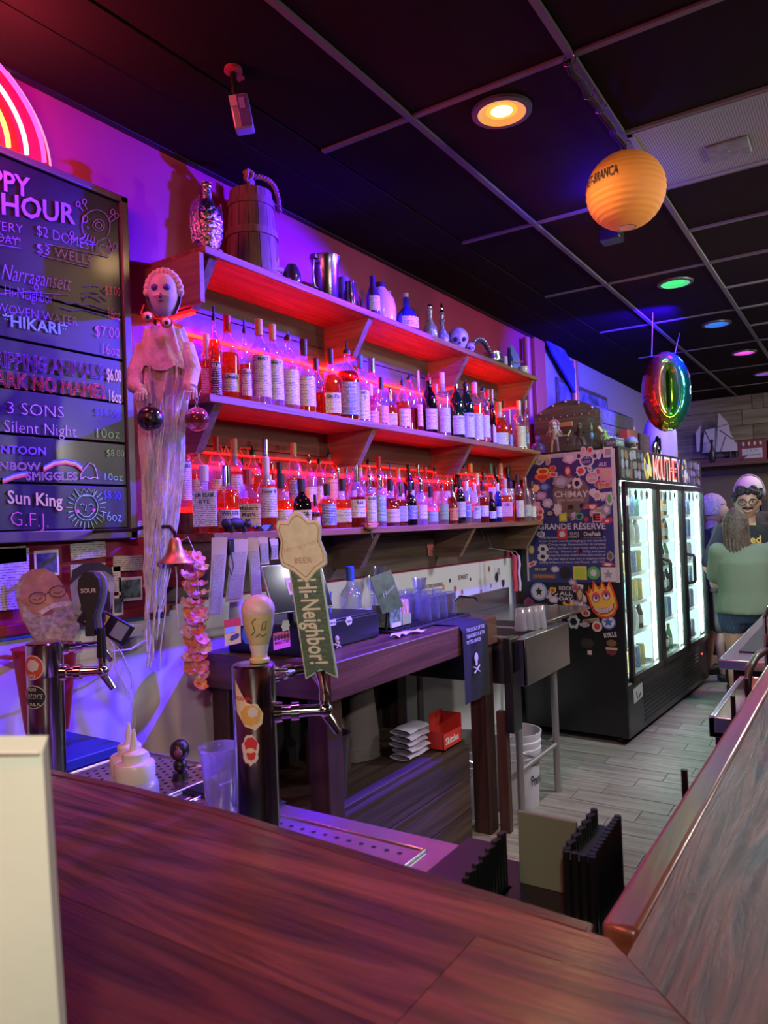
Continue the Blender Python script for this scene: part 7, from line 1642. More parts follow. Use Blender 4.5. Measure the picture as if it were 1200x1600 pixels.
for k in range(3):
    for j in range(4):
        x = (.12, .86, 1.58)[k]+.13*j
        stick(fr, 'sticker', Vector((x+.03, -.022, 1.705)), X_, Z_, .06, .075, fm('black') if j % 2 else fm('grey'), .001, 0, 'blob')

# ================================================================== on top of the cooler
TF = FH
def ontop(px, yl): # point on the cooler roof under a photographed column, at local depth yl
    r = ray(px, 690); o = FO+FN*yl; t = (o-CAM).dot(FN)/r.dot(FN); p = CAM+r*t; return Vector((p.x, p.y, TF))
def onl(xl, yl): return f2w(xl, yl, TF)
# arched timber chest
c = onl(.62, .48)+Z_*.003; t = thing('treasure_chest', 'old arched dark wooden chest with studs on top of the cooler', 'chest', c, rotz=FA, local=True)
W_ch = wood('chest_timber', (.05, .035, .03), (.15, .12, .11), 'Y', 1.2, .6, .5, tone=.15)
cx0, cx1, cy0, cy1, ch0 = -.36, .40, -.28, .24, .30
ax_ = [(cy0+(cy1-cy0)*i/10, ch0+.10*math.sin(math.pi*i/10)) for i in range(11)]
prof = [(cy0, 0)]+ax_+[(cy1, 0)]
def cap_(x, th, name, m): return MB().prism([(y, z) for y, z in prof], (x, 0, 0), (0, 1, 0), (0, 0, 1), th).build(name, m, t)
cap_(cx0, .025, 'end_panel', wood('chest_timber_end', (.05, .035, .03), (.16, .13, .12), 'Y', 1.4, .6, .5)); cap_(cx1-.025, .025, 'end_panel', W_ch)
for i in range(10):
    (y0, z0), (y1, z1) = ax_[i], ax_[i+1]; my, mz = (y0+y1)/2, (z0+z1)/2; d = Vector((0, y1-y0, z1-z0))
    MB().obox((0.02, my, mz-.008), X_, d, X_.cross(d), (cx1-cx0)/2-.02, d.length/2-.001, .009).build('plank', W_ch, t, bevel=.002)
for z in (.0, .10, .20): MB().box(cx0+.02, cy0-.003, z+.002, cx1-.02, cy0+.012, z+.098).build('plank', W_ch, t, bevel=.002)
q = MB()
for (y, z) in ax_[1::2]: q.ball((cx0-.004, y*.97, z-.012), .009, n=8, m=6)
for i in range(9): q.ball((cx0-.003, cy0+.03+.055*i, .28), .004, n=6, m=5)
tag(q.build('studs', M_bone, t), kind='stuff')
MB().box(cx0-.012, -.07, .20, cx0-.002, .08, .235).build('brass_plate', mat('chest_plate', (.45, .22, .12), .5), t, bevel=.003)
MB().tube([(cx0-.003, -.05, .17), (cx0-.03, -.04, .13), (cx0-.03, .04, .13), (cx0-.003, .05, .17)], .008, 8).build('rope_handle', mat('manila_rope', (.5, .38, .22), .85), t)
# skeleton figures and creatures on the roof edge nearest the camera
def figure(px, yl, h, label, m, mh, name='figurine', xl=.05, crown=None, build=1.0):
    c = onl(xl, yl); t = thing(name, label, 'figurine', c, 'figurines on the cooler'); f = Vector((-.9, -.3, 0)).normalized(); r_ = Vector((-f.y, f.x, 0))
    q = MB(); s = h
    for sg in (-1, 1): q.tube([c+r_*sg*.10*s, c+r_*sg*.09*s+Z_*.22*s, c+r_*sg*.06*s+Z_*.42*s], [.035*s*build, .03*s*build, .05*s*build], 8).ball(c+r_*sg*.10*s+f*.03*s+Z_*.02*s, .045*s, .045*s, .02*s, 8, 6)
    q.tube([c+Z_*.40*s, c+Z_*.52*s, c+Z_*.66*s, c+Z_*.72*s], [.09*s*build, .075*s*build, .12*s*build, .05*s], 12)
    for i in range(4): q.tube([c+Z_*(.54+.04*i)*s+r_*.11*s*build*math.cos(R(a))+f*.08*s*build*math.sin(R(a)) for a in range(0, 361, 40)], .010*s, 5)
    for sg in (-1, 1): q.tube([c+r_*sg*.12*s*build+Z_*.68*s, c+r_*sg*.19*s*build+Z_*.55*s, c+r_*sg*.12*s+f*.12*s+Z_*(.62 if sg < 0 else .50)*s], [.035*s, .028*s, .022*s], 8).ball(c+r_*sg*.12*s+f*.13*s+Z_*(.62 if sg < 0 else .50)*s, .03*s, n=8, m=6)
    q.build('body', m, t)
    q = MB(); q.ball(c+Z_*.84*s, .10*s, .09*s, .12*s, 14, 10).ball(c+Z_*.77*s+f*.04*s, .055*s, .055*s, .05*s, 8, 6); hd_ = q.build('head', mh, t)
    q = MB()
    for sg in (-1, 1): q.ball(c+Z_*.85*s+f*.085*s+r_*sg*.038*s, .024*s, n=8, m=6)
    q.build('eyes', mat('socket_dark', (.03, .02, .03), .8), hd_)
    if crown: crown(c, s, t, f, r_)
    return t
def helm(c, s, t, f, r_):
    q = MB()
    for k in range(9): a = math.pi*k/8; q.ball(c+Z_*(.86+.12*math.sin(a))*s+r_*.13*s*math.cos(a), .045*s, n=8, m=6)
    q.build('head_dress', mat('coral_headdress', (.48, .14, .18), .6, noise=.4, nscale=60), t)
    q = MB()
    for k in range(7): a = R(20+23*k); q.tube([c+Z_*.86*s+r_*.14*s*math.cos(a)-f*.02, c+Z_*.66*s+r_*.17*s*math.cos(a), c+Z_*.5*s+r_*.15*s*math.cos(a)], .018*s, 5)
    q.build('tendrils', M_bone, t)
figure(0, .47, .235, 'bone-coloured skeleton figurine with coral headdress, tallest on the cooler', mat('bone_tan', (.42, .26, .20), .6, noise=.3, nscale=60), M_bone, crown=helm, build=1.2)
def cloak(c, s, t, f, r_): MB().grid(lambda a, b: c+Z_*(.80-.62*a)*s+r_*(b-.5)*(.14+.34*a)*s*1.0-f*(.05+.03*math.sin(b*9))*s, 8, 10).build('cloak', mat('cloak_grey', (.22, .22, .24), .7), t)
figure(0, .28, .205, 'hooded cloaked figurine standing in the middle of the cooler edge', mat('dark_bronze', (.06, .045, .035), .4, .4, noise=.4, nscale=60), mat('figure_olive', (.12, .10, .05), .5), crown=cloak)
def ears(c, s, t, f, r_):
    q = MB()
    for sg in (-1, 1): q.tube([c+Z_*.86*s+r_*sg*.08*s, c+Z_*.92*s+r_*sg*.26*s], [.05*s, .008*s], 8)
    q.tube([c+Z_*.94*s, c+Z_*1.02*s+f*.04*s], [.08*s, .03*s], 8); q.build('ears', mat('goblin_green', (.22, .45, .12), .5), t)
figure(0, .10, .125, 'small green goblin figurine near the cooler corner', mat('goblin_green', (.22, .45, .12), .5), mat('goblin_green2', (.30, .50, .16), .5), crown=ears, build=1.3)
figure(0, .36, .10, 'low dark metal figurine between skeleton and cloaked one', M_dkglz, M_pewter, xl=.03)
c = onl(.05, .60); t = thing('skull_decanter', 'clear round-bellied decanter with a skull stopper on the cooler', 'decanter', c)
MB().lathe(c, [(.040, 0), (.048, .01), (.050, .05), (.036, .075), (.012, .085), (.011, .10)], 22).build('body', glassy('violet_glass', (.72, .68, .9), (.6, .5, .9), .15), t)
MB().ball(c+Z_*.118, .020, .018, .022, 12, 8).ball(c+Z_*.103-X_*.006, .011).build('stopper', glassy('clear_glass', (.86, .87, .90), (.8, .8, .9), .10), t)
c = onl(.055, .195); t = thing('lit_goblet', 'tall thin goblet with blue and green glints among the figurines', 'glass', c)
MB().lathe(c, [(.022, 0), (.020, .004), (.004, .01), (.004, .10), (.008, .12), (.006, .19), (.030, .215), (.028, .215), (.001, .195)], 16, cap=False).build('bowl', G_tumb, t)
MB().ball(c+Z_*.09, .014, .014, .028, 8, 6).build('blue_bead', mat('blue_bead', (.1, .35, .75), .15), t); MB().ball(c+Z_*.15, .008, .008, .022, 8, 6).build('green_bead', mat('green_bead', (.1, .7, .2), .15), t)
c = onl(.03, .03); t = thing('small_sign_box', 'small blue-grey lettered box at the near corner of the cooler roof', 'box', c, rotz=FA, local=True)
MB().box(-.02, -.02, 0, .16, .05, .055).build('box', mat('sign_slate', (.08, .11, .16), .5), t, bevel=.002); MB().text('CAMPERS', (-.014, -.0212, .018), X_, Z_, width=.145, style='bold').text('CAM', (-.0212, .045, .018), -Y_, Z_, width=.06, style='bold').build('lettering', mat('sign_pale', (.45, .50, .52), .5), t, smooth=False)
c = onl(.13, .12); o = MB().obox(c+Z_*.085, Vector((.9, -.43, -.9)).normalized(), Vector((.4, .9, 0)), Vector((.6, -.3, .9)), .10, .006, .010).build('wooden_ruler', mat('ruler_wood', (.5, .45, .35), .5), None, loc=c); tag(o, 'pale wooden stick leaning beside the goblin', 'stick')
c = onl(.50, .06); skull(c, .055, mat('bone_olive', (.24, .22, .12), .6, noise=.4, nscale=40), 'olive-brown skull on the front edge of the cooler roof', fr=(-.75, -.65))
c = onl(.66, .10); t = thing('red_book', 'red hard-backed book standing behind the olive skull', 'book', c, rotz=FA-.12, local=True)
MB().box(-.10, -.01, 0, .07, .0, .17).box(-.10, .04, 0, .07, .05, .17).box(-.11, -.01, 0, -.10, .05, .17).build('cover', mat('book_red', (.60, .05, .05), .45), t, bevel=.002); MB().box(-.10, 0, .005, .065, .04, .165).build('pages', mat('book_pages', (.30, .18, .16), .7), t)
c = onl(.90, .105); t = thing('dark_book', 'dark purple patterned box beside the red book', 'book', c, rotz=FA, local=True)
MB().box(-.12, -.02, 0, .14, .07, .16).build('box', mat('dark_purple_box', (.08, .02, .06), .4, noise=.6, nscale=30), t, bevel=.003); MB().box(-.10, -.022, .02, .12, -.02, .14).build('box_front', mat('dark_purple_print', (.12, .05, .07), .4, noise=.9, nscale=50), t)
c = onl(1.20, .10); t = thing('chrome_robot_arm', 'curved chrome and black ornament like a hooked hand', 'ornament', c)
MB().tube([c+Vector((0, 0, 0)), c+Vector((0, 0, .09)), c+Vector((.01, -.01, .12))], [.028, .024, .020], 12).build('chrome_post', M_chrome, t)
MB().tube([c+Vector((.10, 0, .0)), c+Vector((.13, 0, .05)), c+Vector((.13, 0, .11)), c+Vector((.10, -.01, .155)), c+Vector((.07, -.01, .165))], [.035, .030, .028, .024, .010], 12).build('hook', mat('gun_metal', (.12, .10, .12), .15, 1), t)
c = onl(1.55, .15)+Z_*.002; t = thing('tall_stone_jug', 'tall cream tapering jug at the far end of the cooler roof', 'jug', c)
MB().lathe(c, [(.135, 0), (.14, .01), (.138, .22), (.115, .30), (.075, .38), (.055, .45), (.05, .52), (.056, .54), (.045, .55)], 30).build('body', mat('cream_stone', (.62, .48, .32), .5), t)
MB().grid(lambda a, b: c+Vector((.1405*math.cos(R(-70+55*a)), .1405*math.sin(R(-70+55*a)), .03+.20*b)), 10, 2).build('label', print_mat('jug_label', (.50, .30, .20), (.05, .03, .03), 60, .6), t)
# row of little pegs (comb) & dark tapestry + framed banner behind
c = onl(.42, .07); t = thing('pegged_board', 'low wooden board with a row of white pegs on the cooler roof', 'board', onl(.42, .12), rotz=FA, local=True)
MB().box(-.18, -.01, 0, .22, .06, .085).build('board', W_ch, t, bevel=.002)
for k in range(9): MB().cyl((-.16+.042*k, .02, .085), (-.16+.042*k, .02, .105), .007, .005, 8).build('peg', M_bone, t)
for k, (xl, yl, h, lb) in enumerate(((.86, .24, .24, 'slim dark bottle with pale top at the back of the cooler roof'), (1.0, .22, .22, 'dark bottle with cork behind the purple box'), (1.12, .24, .25, 'clear bottle catching blue light behind the hooked ornament'))):
    p = onl(xl, yl); bottle(p.x, p.y, TF+.001, h, 'bourbon', ['blk', 'deep', 'clr'][k], None, ['white', 'cork', 'steel'][k], label=lb, group='spare bottles on the cooler roof', r=.032)
M_pw = mat('poster_blue_white', (.16, .16, .50), .5, noise=.8, nscale=6)
t = thing('framed_print', 'large framed blue-toned print on the wall behind the cooler', 'picture', (6.95, WY, 2.45))
MB().box(6.25, WY-.02, 2.20, 7.75, WY-.002, 2.80).build('frame', W_ch, t, bevel=.003); MB().box(6.29, WY-.023, 2.24, 7.71, WY-.02, 2.76).build('print', M_pw, t, smooth=False)
t = thing('carved_paddle', 'long blue paddle-shaped board with pale writing hung aslant by the pillar', 'board', (6.1, WY-.06, 2.9))
a, b = atY(848, 512, WY-.05), atY(898, 600, WY-.05); d = (b-a); L_ = d.length; d.normalize(); nn = d.cross(Y_)
MB().prism([(-.02, -.03), (-.05, .0), (-.03, .05), (0, .09), (.25, .11), (L_, .10), (L_+.1, -.02), (L_, -.10), (.25, -.09), (.02, -.06)], a, d, nn, .02).build('board', mat('paddle_blue', (.05, .05, .30), .5), t)
MB().text('Big Kahuna', a+d*.10+nn*.02-Y_*.024, d, -nn if (-nn).z > 0 else nn, width=.30, style='slant').build('lettering', mat('paddle_ink', (.4, .35, .6), .6), t, smooth=False)
o = MB().cyl((6.62, WY-.05, 2.0), (6.62, WY-.05, 2.99), .035, n=14).build('copper_pipe', mat('copper_pipe', (.45, .16, .10), .35, .4), None, loc=(6.62, WY-.05, 2)); tag(o, 'short copper-red pipe rising behind the chest', 'pipe')

# ================================================================== hanging things
c = Vector((2.97, .75, 2.835)); t = thing('paper_lantern', 'round orange paper lantern printed with black lettering', 'lantern', c)
Rr = .152
def lan(a, b):
    p = -math.pi/2+.22+(math.pi-.44)*a; tt = 2*math.pi*b; r_ = Rr*(math.cos(p)*(1-.0)+0)*(1+.010*math.cos(a*math.pi*2*17))*(1-.012*abs(math.sin(tt*4))**4)
    return c+Vector((r_*math.cos(tt), r_*math.sin(tt), Rr*.98*math.sin(p)))
ml, tl_, bl2 = _mat('lantern_paper'); bl2.inputs['Base Color'].default_value = (.82, .30, .05, 1); bl2.inputs['Roughness'].default_value = .7
bl2.inputs['Subsurface Weight'].default_value = .0; bl2.inputs['Emission Color'].default_value = (1, .30, .04, 1); bl2.inputs['Emission Strength'].default_value = .10
MB().grid(lan, 68, 48).build('paper_globe', ml, t, angle=80)
MB().tube([c+Vector((.033*math.cos(R(a)), .033*math.sin(R(a)), -Rr*.955)) for a in range(0, 361, 24)], .002, 5).tube([c+Vector((.033*math.cos(R(a)), .033*math.sin(R(a)), Rr*.955)) for a in range(0, 361, 24)], .002, 5).tube([c+Vector((-.033, 0, Rr*.95)), c+Z_*(Rr+.012), c+Vector((.033, 0, Rr*.95))], .0018, 5).build('wire_rings', M_steel, t)
MB().lathe(c-Z_*Rr*.957, [(.001, 0), (.033, 0)], 20, cap=False).build('bottom_cap', mat('lantern_cap', (.75, .30, .16), .7, emit=.15, ecol=(1, .4, .2)), t)
q = MB(); a0 = R(106); sp_ = R(80)
vs, fs_ = text_mesh('FERNET-BRANCA', 'bold'); x_0 = min(v[0] for v in vs); ww = max(v[0] for v in vs)-x_0
for v in vs:
    u = (v[0]-x_0)/ww; ph = .18+v[1]*.36-.12*0; ph = .06+v[1]*.26*1.45; a = a0+sp_*u; rr = Rr*1.014
    q.v.append((c.x+rr*math.cos(ph)*math.cos(a), c.y+rr*math.cos(ph)*math.sin(a), c.z+rr*math.sin(ph)))
q.f = list(fs_); q.mi = [0]*len(fs_); q.build('lettering', INK, t, smooth=False)
MB().tube([c+Z_*(Rr+.010), c+Z_*(CEIL-c.z-.02)], .002, 5).build('hook_wire', M_chrome, t)
t = thing('clipped_cable', 'black cable zip-tied along the ceiling runner above the lantern', 'cable', (2.33, .76, CEIL-.02))
pts = [Vector((2.33+.64*i/12, .748+.006*math.sin(i*2), CEIL-.022-.012*abs(math.sin(i*.9)))) for i in range(13)]
MB().tube(pts, .009, 6).build('cable', M_rubber, t); MB().tube([p+Y_*.012 for p in pts], .006, 6).build('cable', M_rubber, t)
for k in (0, 4, 6, 12): p = pts[k]; MB().tube([p+Vector((0, .022*math.cos(R(a)), .018*math.sin(R(a)))) for a in range(0, 361, 40)], .0018, 5).tube([p-Z_*.018, p+Vector((.01, -.02, -.035))], .0015, 4).build('zip_tie', M_steel, t)
# (added out-of-view can light of the same kind, for green bar glare)
can(7.2, .30, (.1, .95, .3), (.06, 1, .22), 1.2, 'green recessed light over the guests near the far wall')
# blue flood lamp body
t = thing('blue_floodlight', 'small dark floodlight clamped to the ceiling behind the lantern', 'lamp', (3.72, 1.0, CEIL-.01))
MB().obox((3.73, 1.02, 2.96), X_, Y_, Z_, .05, .05, .03).build('housing', M_blackmetal, t, bevel=.005); MB().cyl((3.73, 1.02, 2.99), (3.73, 1.02, CEIL-.004), .012, n=8).build('bracket', M_blackmetal, t)
# ceiling camera
c = Vector((1.74, 1.66, CEIL)); t = thing('security_camera', 'small boxy silver projector-like camera hanging from a ceiling bracket', 'camera', c)
MB().lathe((c.x, c.y, 0), [(.001, CEIL-.004), (.028, CEIL-.004), (.03, CEIL-.016), (.02, CEIL-.02), (.001, CEIL-.02)], 16, cap=False).obox(c+Vector((.02, .01, -.012)), X_, Y_, Z_, .03, .012, .004).build('ceiling_plate', mat('plate_red', (.42, .06, .06), .5), t)
MB().tube([c-Z_*.015, c+Vector((0, 0, -.055)), c+Vector((.004, -.002, -.075))], [.012, .010, .009], 10).tube([c+Vector((.002, 0, -.07)), c+Vector((.006, -.002, -.10))], [.012, .010], 10).build('bracket', M_blackmetal, t)
ax = Vector((.58, -.80, .15)).normalized(); az = Vector((.20, .05, -.97)); az = (az-ax*az.dot(ax)).normalized(); nn = ax.cross(az)
cc_ = c+Vector((.022, -.012, -.150))
MB().obox(cc_, ax, az, nn, .030, .052, .036).build('case', mat('camera_silver', (.42, .38, .42), .35, .3), t, bevel=.006)
fs2 = nn if nn.dot(CAM-cc_) > 0 else -nn
MB().obox(cc_+fs2*.036+ax*.010, ax, az, nn, .018, .046, .003).build('face_plate', mat('camera_blue', (.14, .10, .42), .25), t, bevel=.002); MB().obox(cc_+fs2*.040+ax*.008-az*.022, ax, az, nn, .009, .016, .001).build('window', mat('camera_window', (.35, .30, .80), .2), t)
MB().obox(cc_-ax*.0+fs2*.037-ax*.018-az*.032, ax, az, nn, .012, .016, .003).build('light_patch', mat('camera_pink', (.65, .50, .62), .4), t)
# foil balloon
bc_ = atD(1041, 612, 5.45); t = thing('foil_balloon', 'shiny rainbow foil ring balloon hanging from the ceiling on two threads', 'balloon', bc_)
mb_, tn, bn_ = _mat('rainbow_foil'); tc = tn.nodes.new('ShaderNodeTexCoord'); mp = tn.nodes.new('ShaderNodeMapping'); sx_ = tn.nodes.new('ShaderNodeSeparateXYZ'); rp = tn.nodes.new('ShaderNodeValToRGB')
mp.inputs['Rotation'].default_value = (0, 0, 0); tn.links.new(tc.outputs['Object'], mp.inputs[0])
BU = Vector((.35, -.94, 0)).normalized(); BN = Vector((.94, .35, 0))      # ring lies in the BU-Z plane seen at a slant
dt = tn.nodes.new('ShaderNodeVectorMath'); dt.operation = 'DOT_PRODUCT'; dt.inputs[1].default_value = tuple((RGT+0*Z_)); tn.links.new(mp.outputs[0], dt.inputs[0])
mr = tn.nodes.new('ShaderNodeMapRange'); mr.inputs[1].default_value = -.19; mr.inputs[2].default_value = .19; dt.inputs[1].default_value = (BU.x*.6+.0, BU.y*.6, 0); mr.inputs[1].default_value = -.16; mr.inputs[2].default_value = .16
tn.links.new(dt.outputs['Value'], mr.inputs[0]); tn.links.new(mr.outputs[0], rp.inputs[0])
e = rp.color_ramp.elements; e[0].position = 0; e[0].color = (.16, .22, .03, 1); e[1].position = 1; e[1].color = (.02, .05, .35, 1)
for p_, c_ in ((.14, (.40, .26, .03)), (.22, (.62, .05, .03)), (.36, (.62, .05, .03)), (.44, (.38, .30, .03)), (.56, (.12, .42, .05)), (.70, (.02, .30, .30)), (.85, (.02, .10, .50))): q_ = e.new(p_); q_.color = C4(c_)
tn.links.new(rp.outputs[0], bn_.inputs['Base Color']); bn_.inputs['Metallic'].default_value = .85; bn_.inputs['Roughness'].default_value = .14
def bal(a, b):
    A = 2*math.pi*a; B = 2*math.pi*b; cu, cz_ = .085*math.cos(A), .205*math.sin(A); rt = .118*(1+.018*math.sin(A*26)*max(0, math.cos(B)))
    o_ = (BU*math.cos(A)*1.0+Z_*math.sin(A)).normalized()
    return bc_+BU*cu+Z_*cz_+o_*rt*math.cos(B)*.75+BN*rt*math.sin(B)*1.15
MB().grid(bal, 90, 26).build('foil', mb_, t, angle=80)
for (px, py, du) in ((1020, 488, -.09), (1062, 520, .07)):
    p = atZ(px, py, CEIL); MB().tube([p, bc_+BU*du+Z_*.27], .0022, 4).build('thread', mat('thread', (.6, .55, .6), .6), t)

# ================================================================== far shelf on the back wall
ZS = 2.20
t = thing('display_shelf', 'dark timber display shelf along the far end wall', 'shelf', (BX, 1.2, ZS))
MB().box(BX-.28, -.3, ZS-.05, BX-.03, 2.20, ZS).build('board', wood('far_shelf_timber', (.05, .02, .018), (.14, .07, .05), 'Y', .8, .5, .3), t, bevel=.004); MB().box(BX-.03, -.3, ZS-.15, BX-.005, 2.2, ZS-.05).build('ledger', W_panel, t)
xs_ = BX-.17
c = atX(1128, 706, xs_); c.z = ZS; t = thing('model_sailing_ship', 'model sailing ship with tall pale triangular sails', 'model ship', c)
def fy(px, py): p = atX(px, py, xs_); return p
q = MB(); k0 = fy(1096, 702); k1 = fy(1160, 702)
q.prism([(0, 0), (.10, -.0), (.62, 0), (.72, .06), (.55, .045), (.1, .045), (-.02, .07)], Vector((xs_-.03, c.y+.42, ZS+.001)), -Y_, Z_, .06); q.build('hull', mat('ship_hull', (.10, .04, .03), .4), t)
SL = mat('sail_cloth', (.50, .46, .62), .8)
for pl, nm in (([(1087, 676), (1095, 664), (1093, 705), (1089, 706)], 0), ([(1101, 672), (1119, 668), (1120, 706), (1097, 708)], 1), ([(1121, 668), (1123, 645), (1138, 661), (1141, 676), (1148, 690), (1163, 704), (1120, 706)], 2)):
    q = MB(); k = len(pl)
    for dx in (0, .004):
        for (px, py) in pl: p = fy(px, py); q.v.append((xs_+dx, p.y, max(p.z, ZS+.03)))
    q.f = [tuple(range(k))[::-1], tuple(range(k, 2*k))]+[(i, (i+1) % k, k+(i+1) % k, k+i) for i in range(k)]; q.mi = [0]*len(q.f); q.build('sail', SL, t, smooth=False)
for (a, b) in (((1100, 660), (1098, 706)), ((1119, 641), (1118, 706)), ((1120, 668), (1139, 662)), ((1101, 672), (1112, 694)), ((1125, 672), (1145, 686)), ((1134, 682), (1126, 706))):
    p, r_ = fy(*a), fy(*b); MB().tube([p-X_*.006, r_-X_*.006], .004, 6).build('spar', mat('spar_dark', (.05, .03, .05), .5), t)
c = fy(1115, 712); t = thing('hanging_figurine', 'thin black cat-like figurine on the front of the ship shelf', 'figurine', Vector((BX-.24, c.y, ZS)))
c = Vector((BX-.255, c.y, ZS)); MB().tube([c+Z_*.01, c+Z_*.09, c+Z_*.18, c+Z_*.26], [.028, .05, .022, .012], 10).ball(c+Z_*.28, .022).tube([c+Z_*.02, c+Vector((0, .02, -.0))], .015, 6).build('body', M_blackplastic, t)
c = fy(1147, 722); c = Vector((BX-.2, c.y, ZS)); t = thing('binoculars', 'small pair of black binoculars with shiny lenses beside the ship', 'binoculars', c)
q = MB()
for sg in (-1, 1): q.lathe(c+Y_*.035*sg, [(.032, 0), (.032, .05), (.022, .06), (.022, .10), (.026, .13)], 14)
q.box(c.x-.012, c.y-.03, .05+ZS, c.x+.012, c.y+.03, .09+ZS).build('body', M_blackplastic, t)
for sg in (-1, 1): MB().lathe(c+Y_*.035*sg+Z_*.13, [(.001, .003), (.024, .001)], 14, cap=False).build('lens', M_chrome, t)
c = fy(1176, 718); c = Vector((BX-.16, c.y, ZS)); t = thing('framed_sign', 'dark red box frame holding a hand-lettered pale card and figures', 'sign', c)
MB().box(c.x-.02, c.y-.16, ZS, c.x+.02, c.y+.16, ZS+.26).build('frame', mat('sign_maroon', (.16, .03, .07), .5), t, bevel=.003); MB().box(c.x-.024, c.y-.115, ZS+.03, c.x-.02, c.y+.115, ZS+.15).build('card', mat('card_lilac', (.48, .45, .68), .5), t)
MB().text('S A M', (c.x-.0255, c.y+.07, ZS+.10), -Y_, Z_, width=.14, style='thin').text('WAS FROM HERE', (c.x-.0255, c.y+.10, ZS+.06), -Y_, Z_, width=.20, style='bold').build('lettering', mat('card_ink', (.08, .06, .25), .5), t, smooth=False)
for k in range(4): MB().ball((c.x-.024, c.y+.10-.065*k, ZS+.21), .016, .018, .028, 8, 6).build('figure', M_bone, t)
t = thing('dark_picture', 'black framed picture edge at the right end of the display shelf', 'frame', Vector((BX-.15, c.y-.30, ZS))); MB().box(BX-.17, c.y-.55, ZS, BX-.14, c.y-.19, ZS+.28).build('frame', M_blackplastic, t, bevel=.003); MB().box(BX-.174, c.y-.52, ZS+.03, BX-.17, c.y-.22, ZS+.25).build('print', mat('dark_photo', (.07, .08, .12), .25), t)
for k, (px, z0, z1, w_) in enumerate(((1186, 1.15, 1.75, .03), (1192, 1.1, 1.7, .04), (1168, 1.3, 1.62, .05))):
    p = atX(px, 800, BX-.1); o = MB().box(BX-.10, p.y-w_, z0, BX-.02, p.y+w_, z1).build('wall_frame', mat('wall_item_%d' % k, [(.30, .24, .18), (.05, .05, .07), (.28, .30, .36)][k], .5), None, bevel=.004, loc=(BX-.06, p.y, z0)); tag(o, ['narrow pale upright frame on the far wall by the guests', 'dark upright picture edge at the far right', 'grey board partly hidden behind the guests'][k], 'picture')
# dark seating block behind the guests' legs
o = MB().box(8.75, .2, .02, 9.3, 1.6, .75).build('banquette', mat('banquette_dark', (.03, .018, .022), .6), None, bevel=.02, loc=(9.0, .9, .02)); tag(o, 'low dark bench seat behind the standing guests', 'bench')

# ================================================================== under-bar equipment on the right
st2 = thing('service_station', 'stainless topped service station with black mat and coiled hose at the right', 'counter', (4.4, .42, 0))
MB().box(3.58, .30, .855, 6.0, .585, .90).build('worktop', M_steel, st2, bevel=.005); MB().box(3.66, .33, .02, 5.95, .54, .855).build('cabinet', mat('cabinet_maroon', (.05, .02, .025), .5), st2, bevel=.004)
MB().box(3.78, .315, .90, 5.2, .53, .908).build('rubber_mat', M_rubber, st2, bevel=.002)
st3 = thing('ice_well', 'lower stainless ice well with dark red cabinet nearest the right bar', 'counter', (3.2, .40, 0))
q = MB(); q.box(2.75, .30, .78, 3.50, .49, .80).box(2.75, .47, .78, 3.50, .49, .85).box(3.48, .30, .78, 3.50, .49, .85).box(2.75, .30, .78, 2.77, .49, .85); q.build('well_top', M_steel, st3, bevel=.003)
MB().box(2.77, .305, .02, 3.48, .475, .78).build('cabinet', mat('cabinet_maroon', (.05, .02, .025), .5), st3, bevel=.004)
t = thing('soda_gun_hose', 'thick braided black and brown drinks hose looping over the ice well', 'hose', atD(1172, 1080, 2.9))
pts = [atD(px, py, D) for px, py, D in ((1178, 1118, 2.80), (1172, 1098, 2.80), (1168, 1072, 2.82), (1171, 1045, 2.86), (1182, 1026, 2.92), (1197, 1015, 3.0), (1215, 1010, 3.05))]
sm = []
for i in range(len(pts)-1):
    for k in range(6): sm.append(pts[i].lerp(pts[i+1], k/6))
MB().tube(sm, .014, 12).build('hose', mat('hose_dark', (.05, .025, .02), .35), t)
q = MB(); q.tube([p+Vector((.0145*math.cos(i*1.1), .0145*math.cos(i*1.1)*.3, .0145*math.sin(i*1.1))) for i, p in enumerate(sm)], .004, 5).build('braid', mat('hose_braid', (.25, .12, .09), .5), t)
c = atD(1196, 985, 3.0); t = thing('steel_pourer_rack', 'steel bottle rail standing upright at the right edge', 'rack', Vector((c.x, c.y-.02, .90)))
MB().tube([Vector((c.x, c.y, .91)), Vector((c.x, c.y, 1.12)), Vector((c.x+.06, c.y-.03, 1.20)), Vector((c.x+.25, c.y-.05, 1.20))], .008, 8).tube([Vector((c.x+.03, c.y-.02, .91)), Vector((c.x+.03, c.y-.02, 1.13))], .012, 8).build('rail', M_chrome, t)

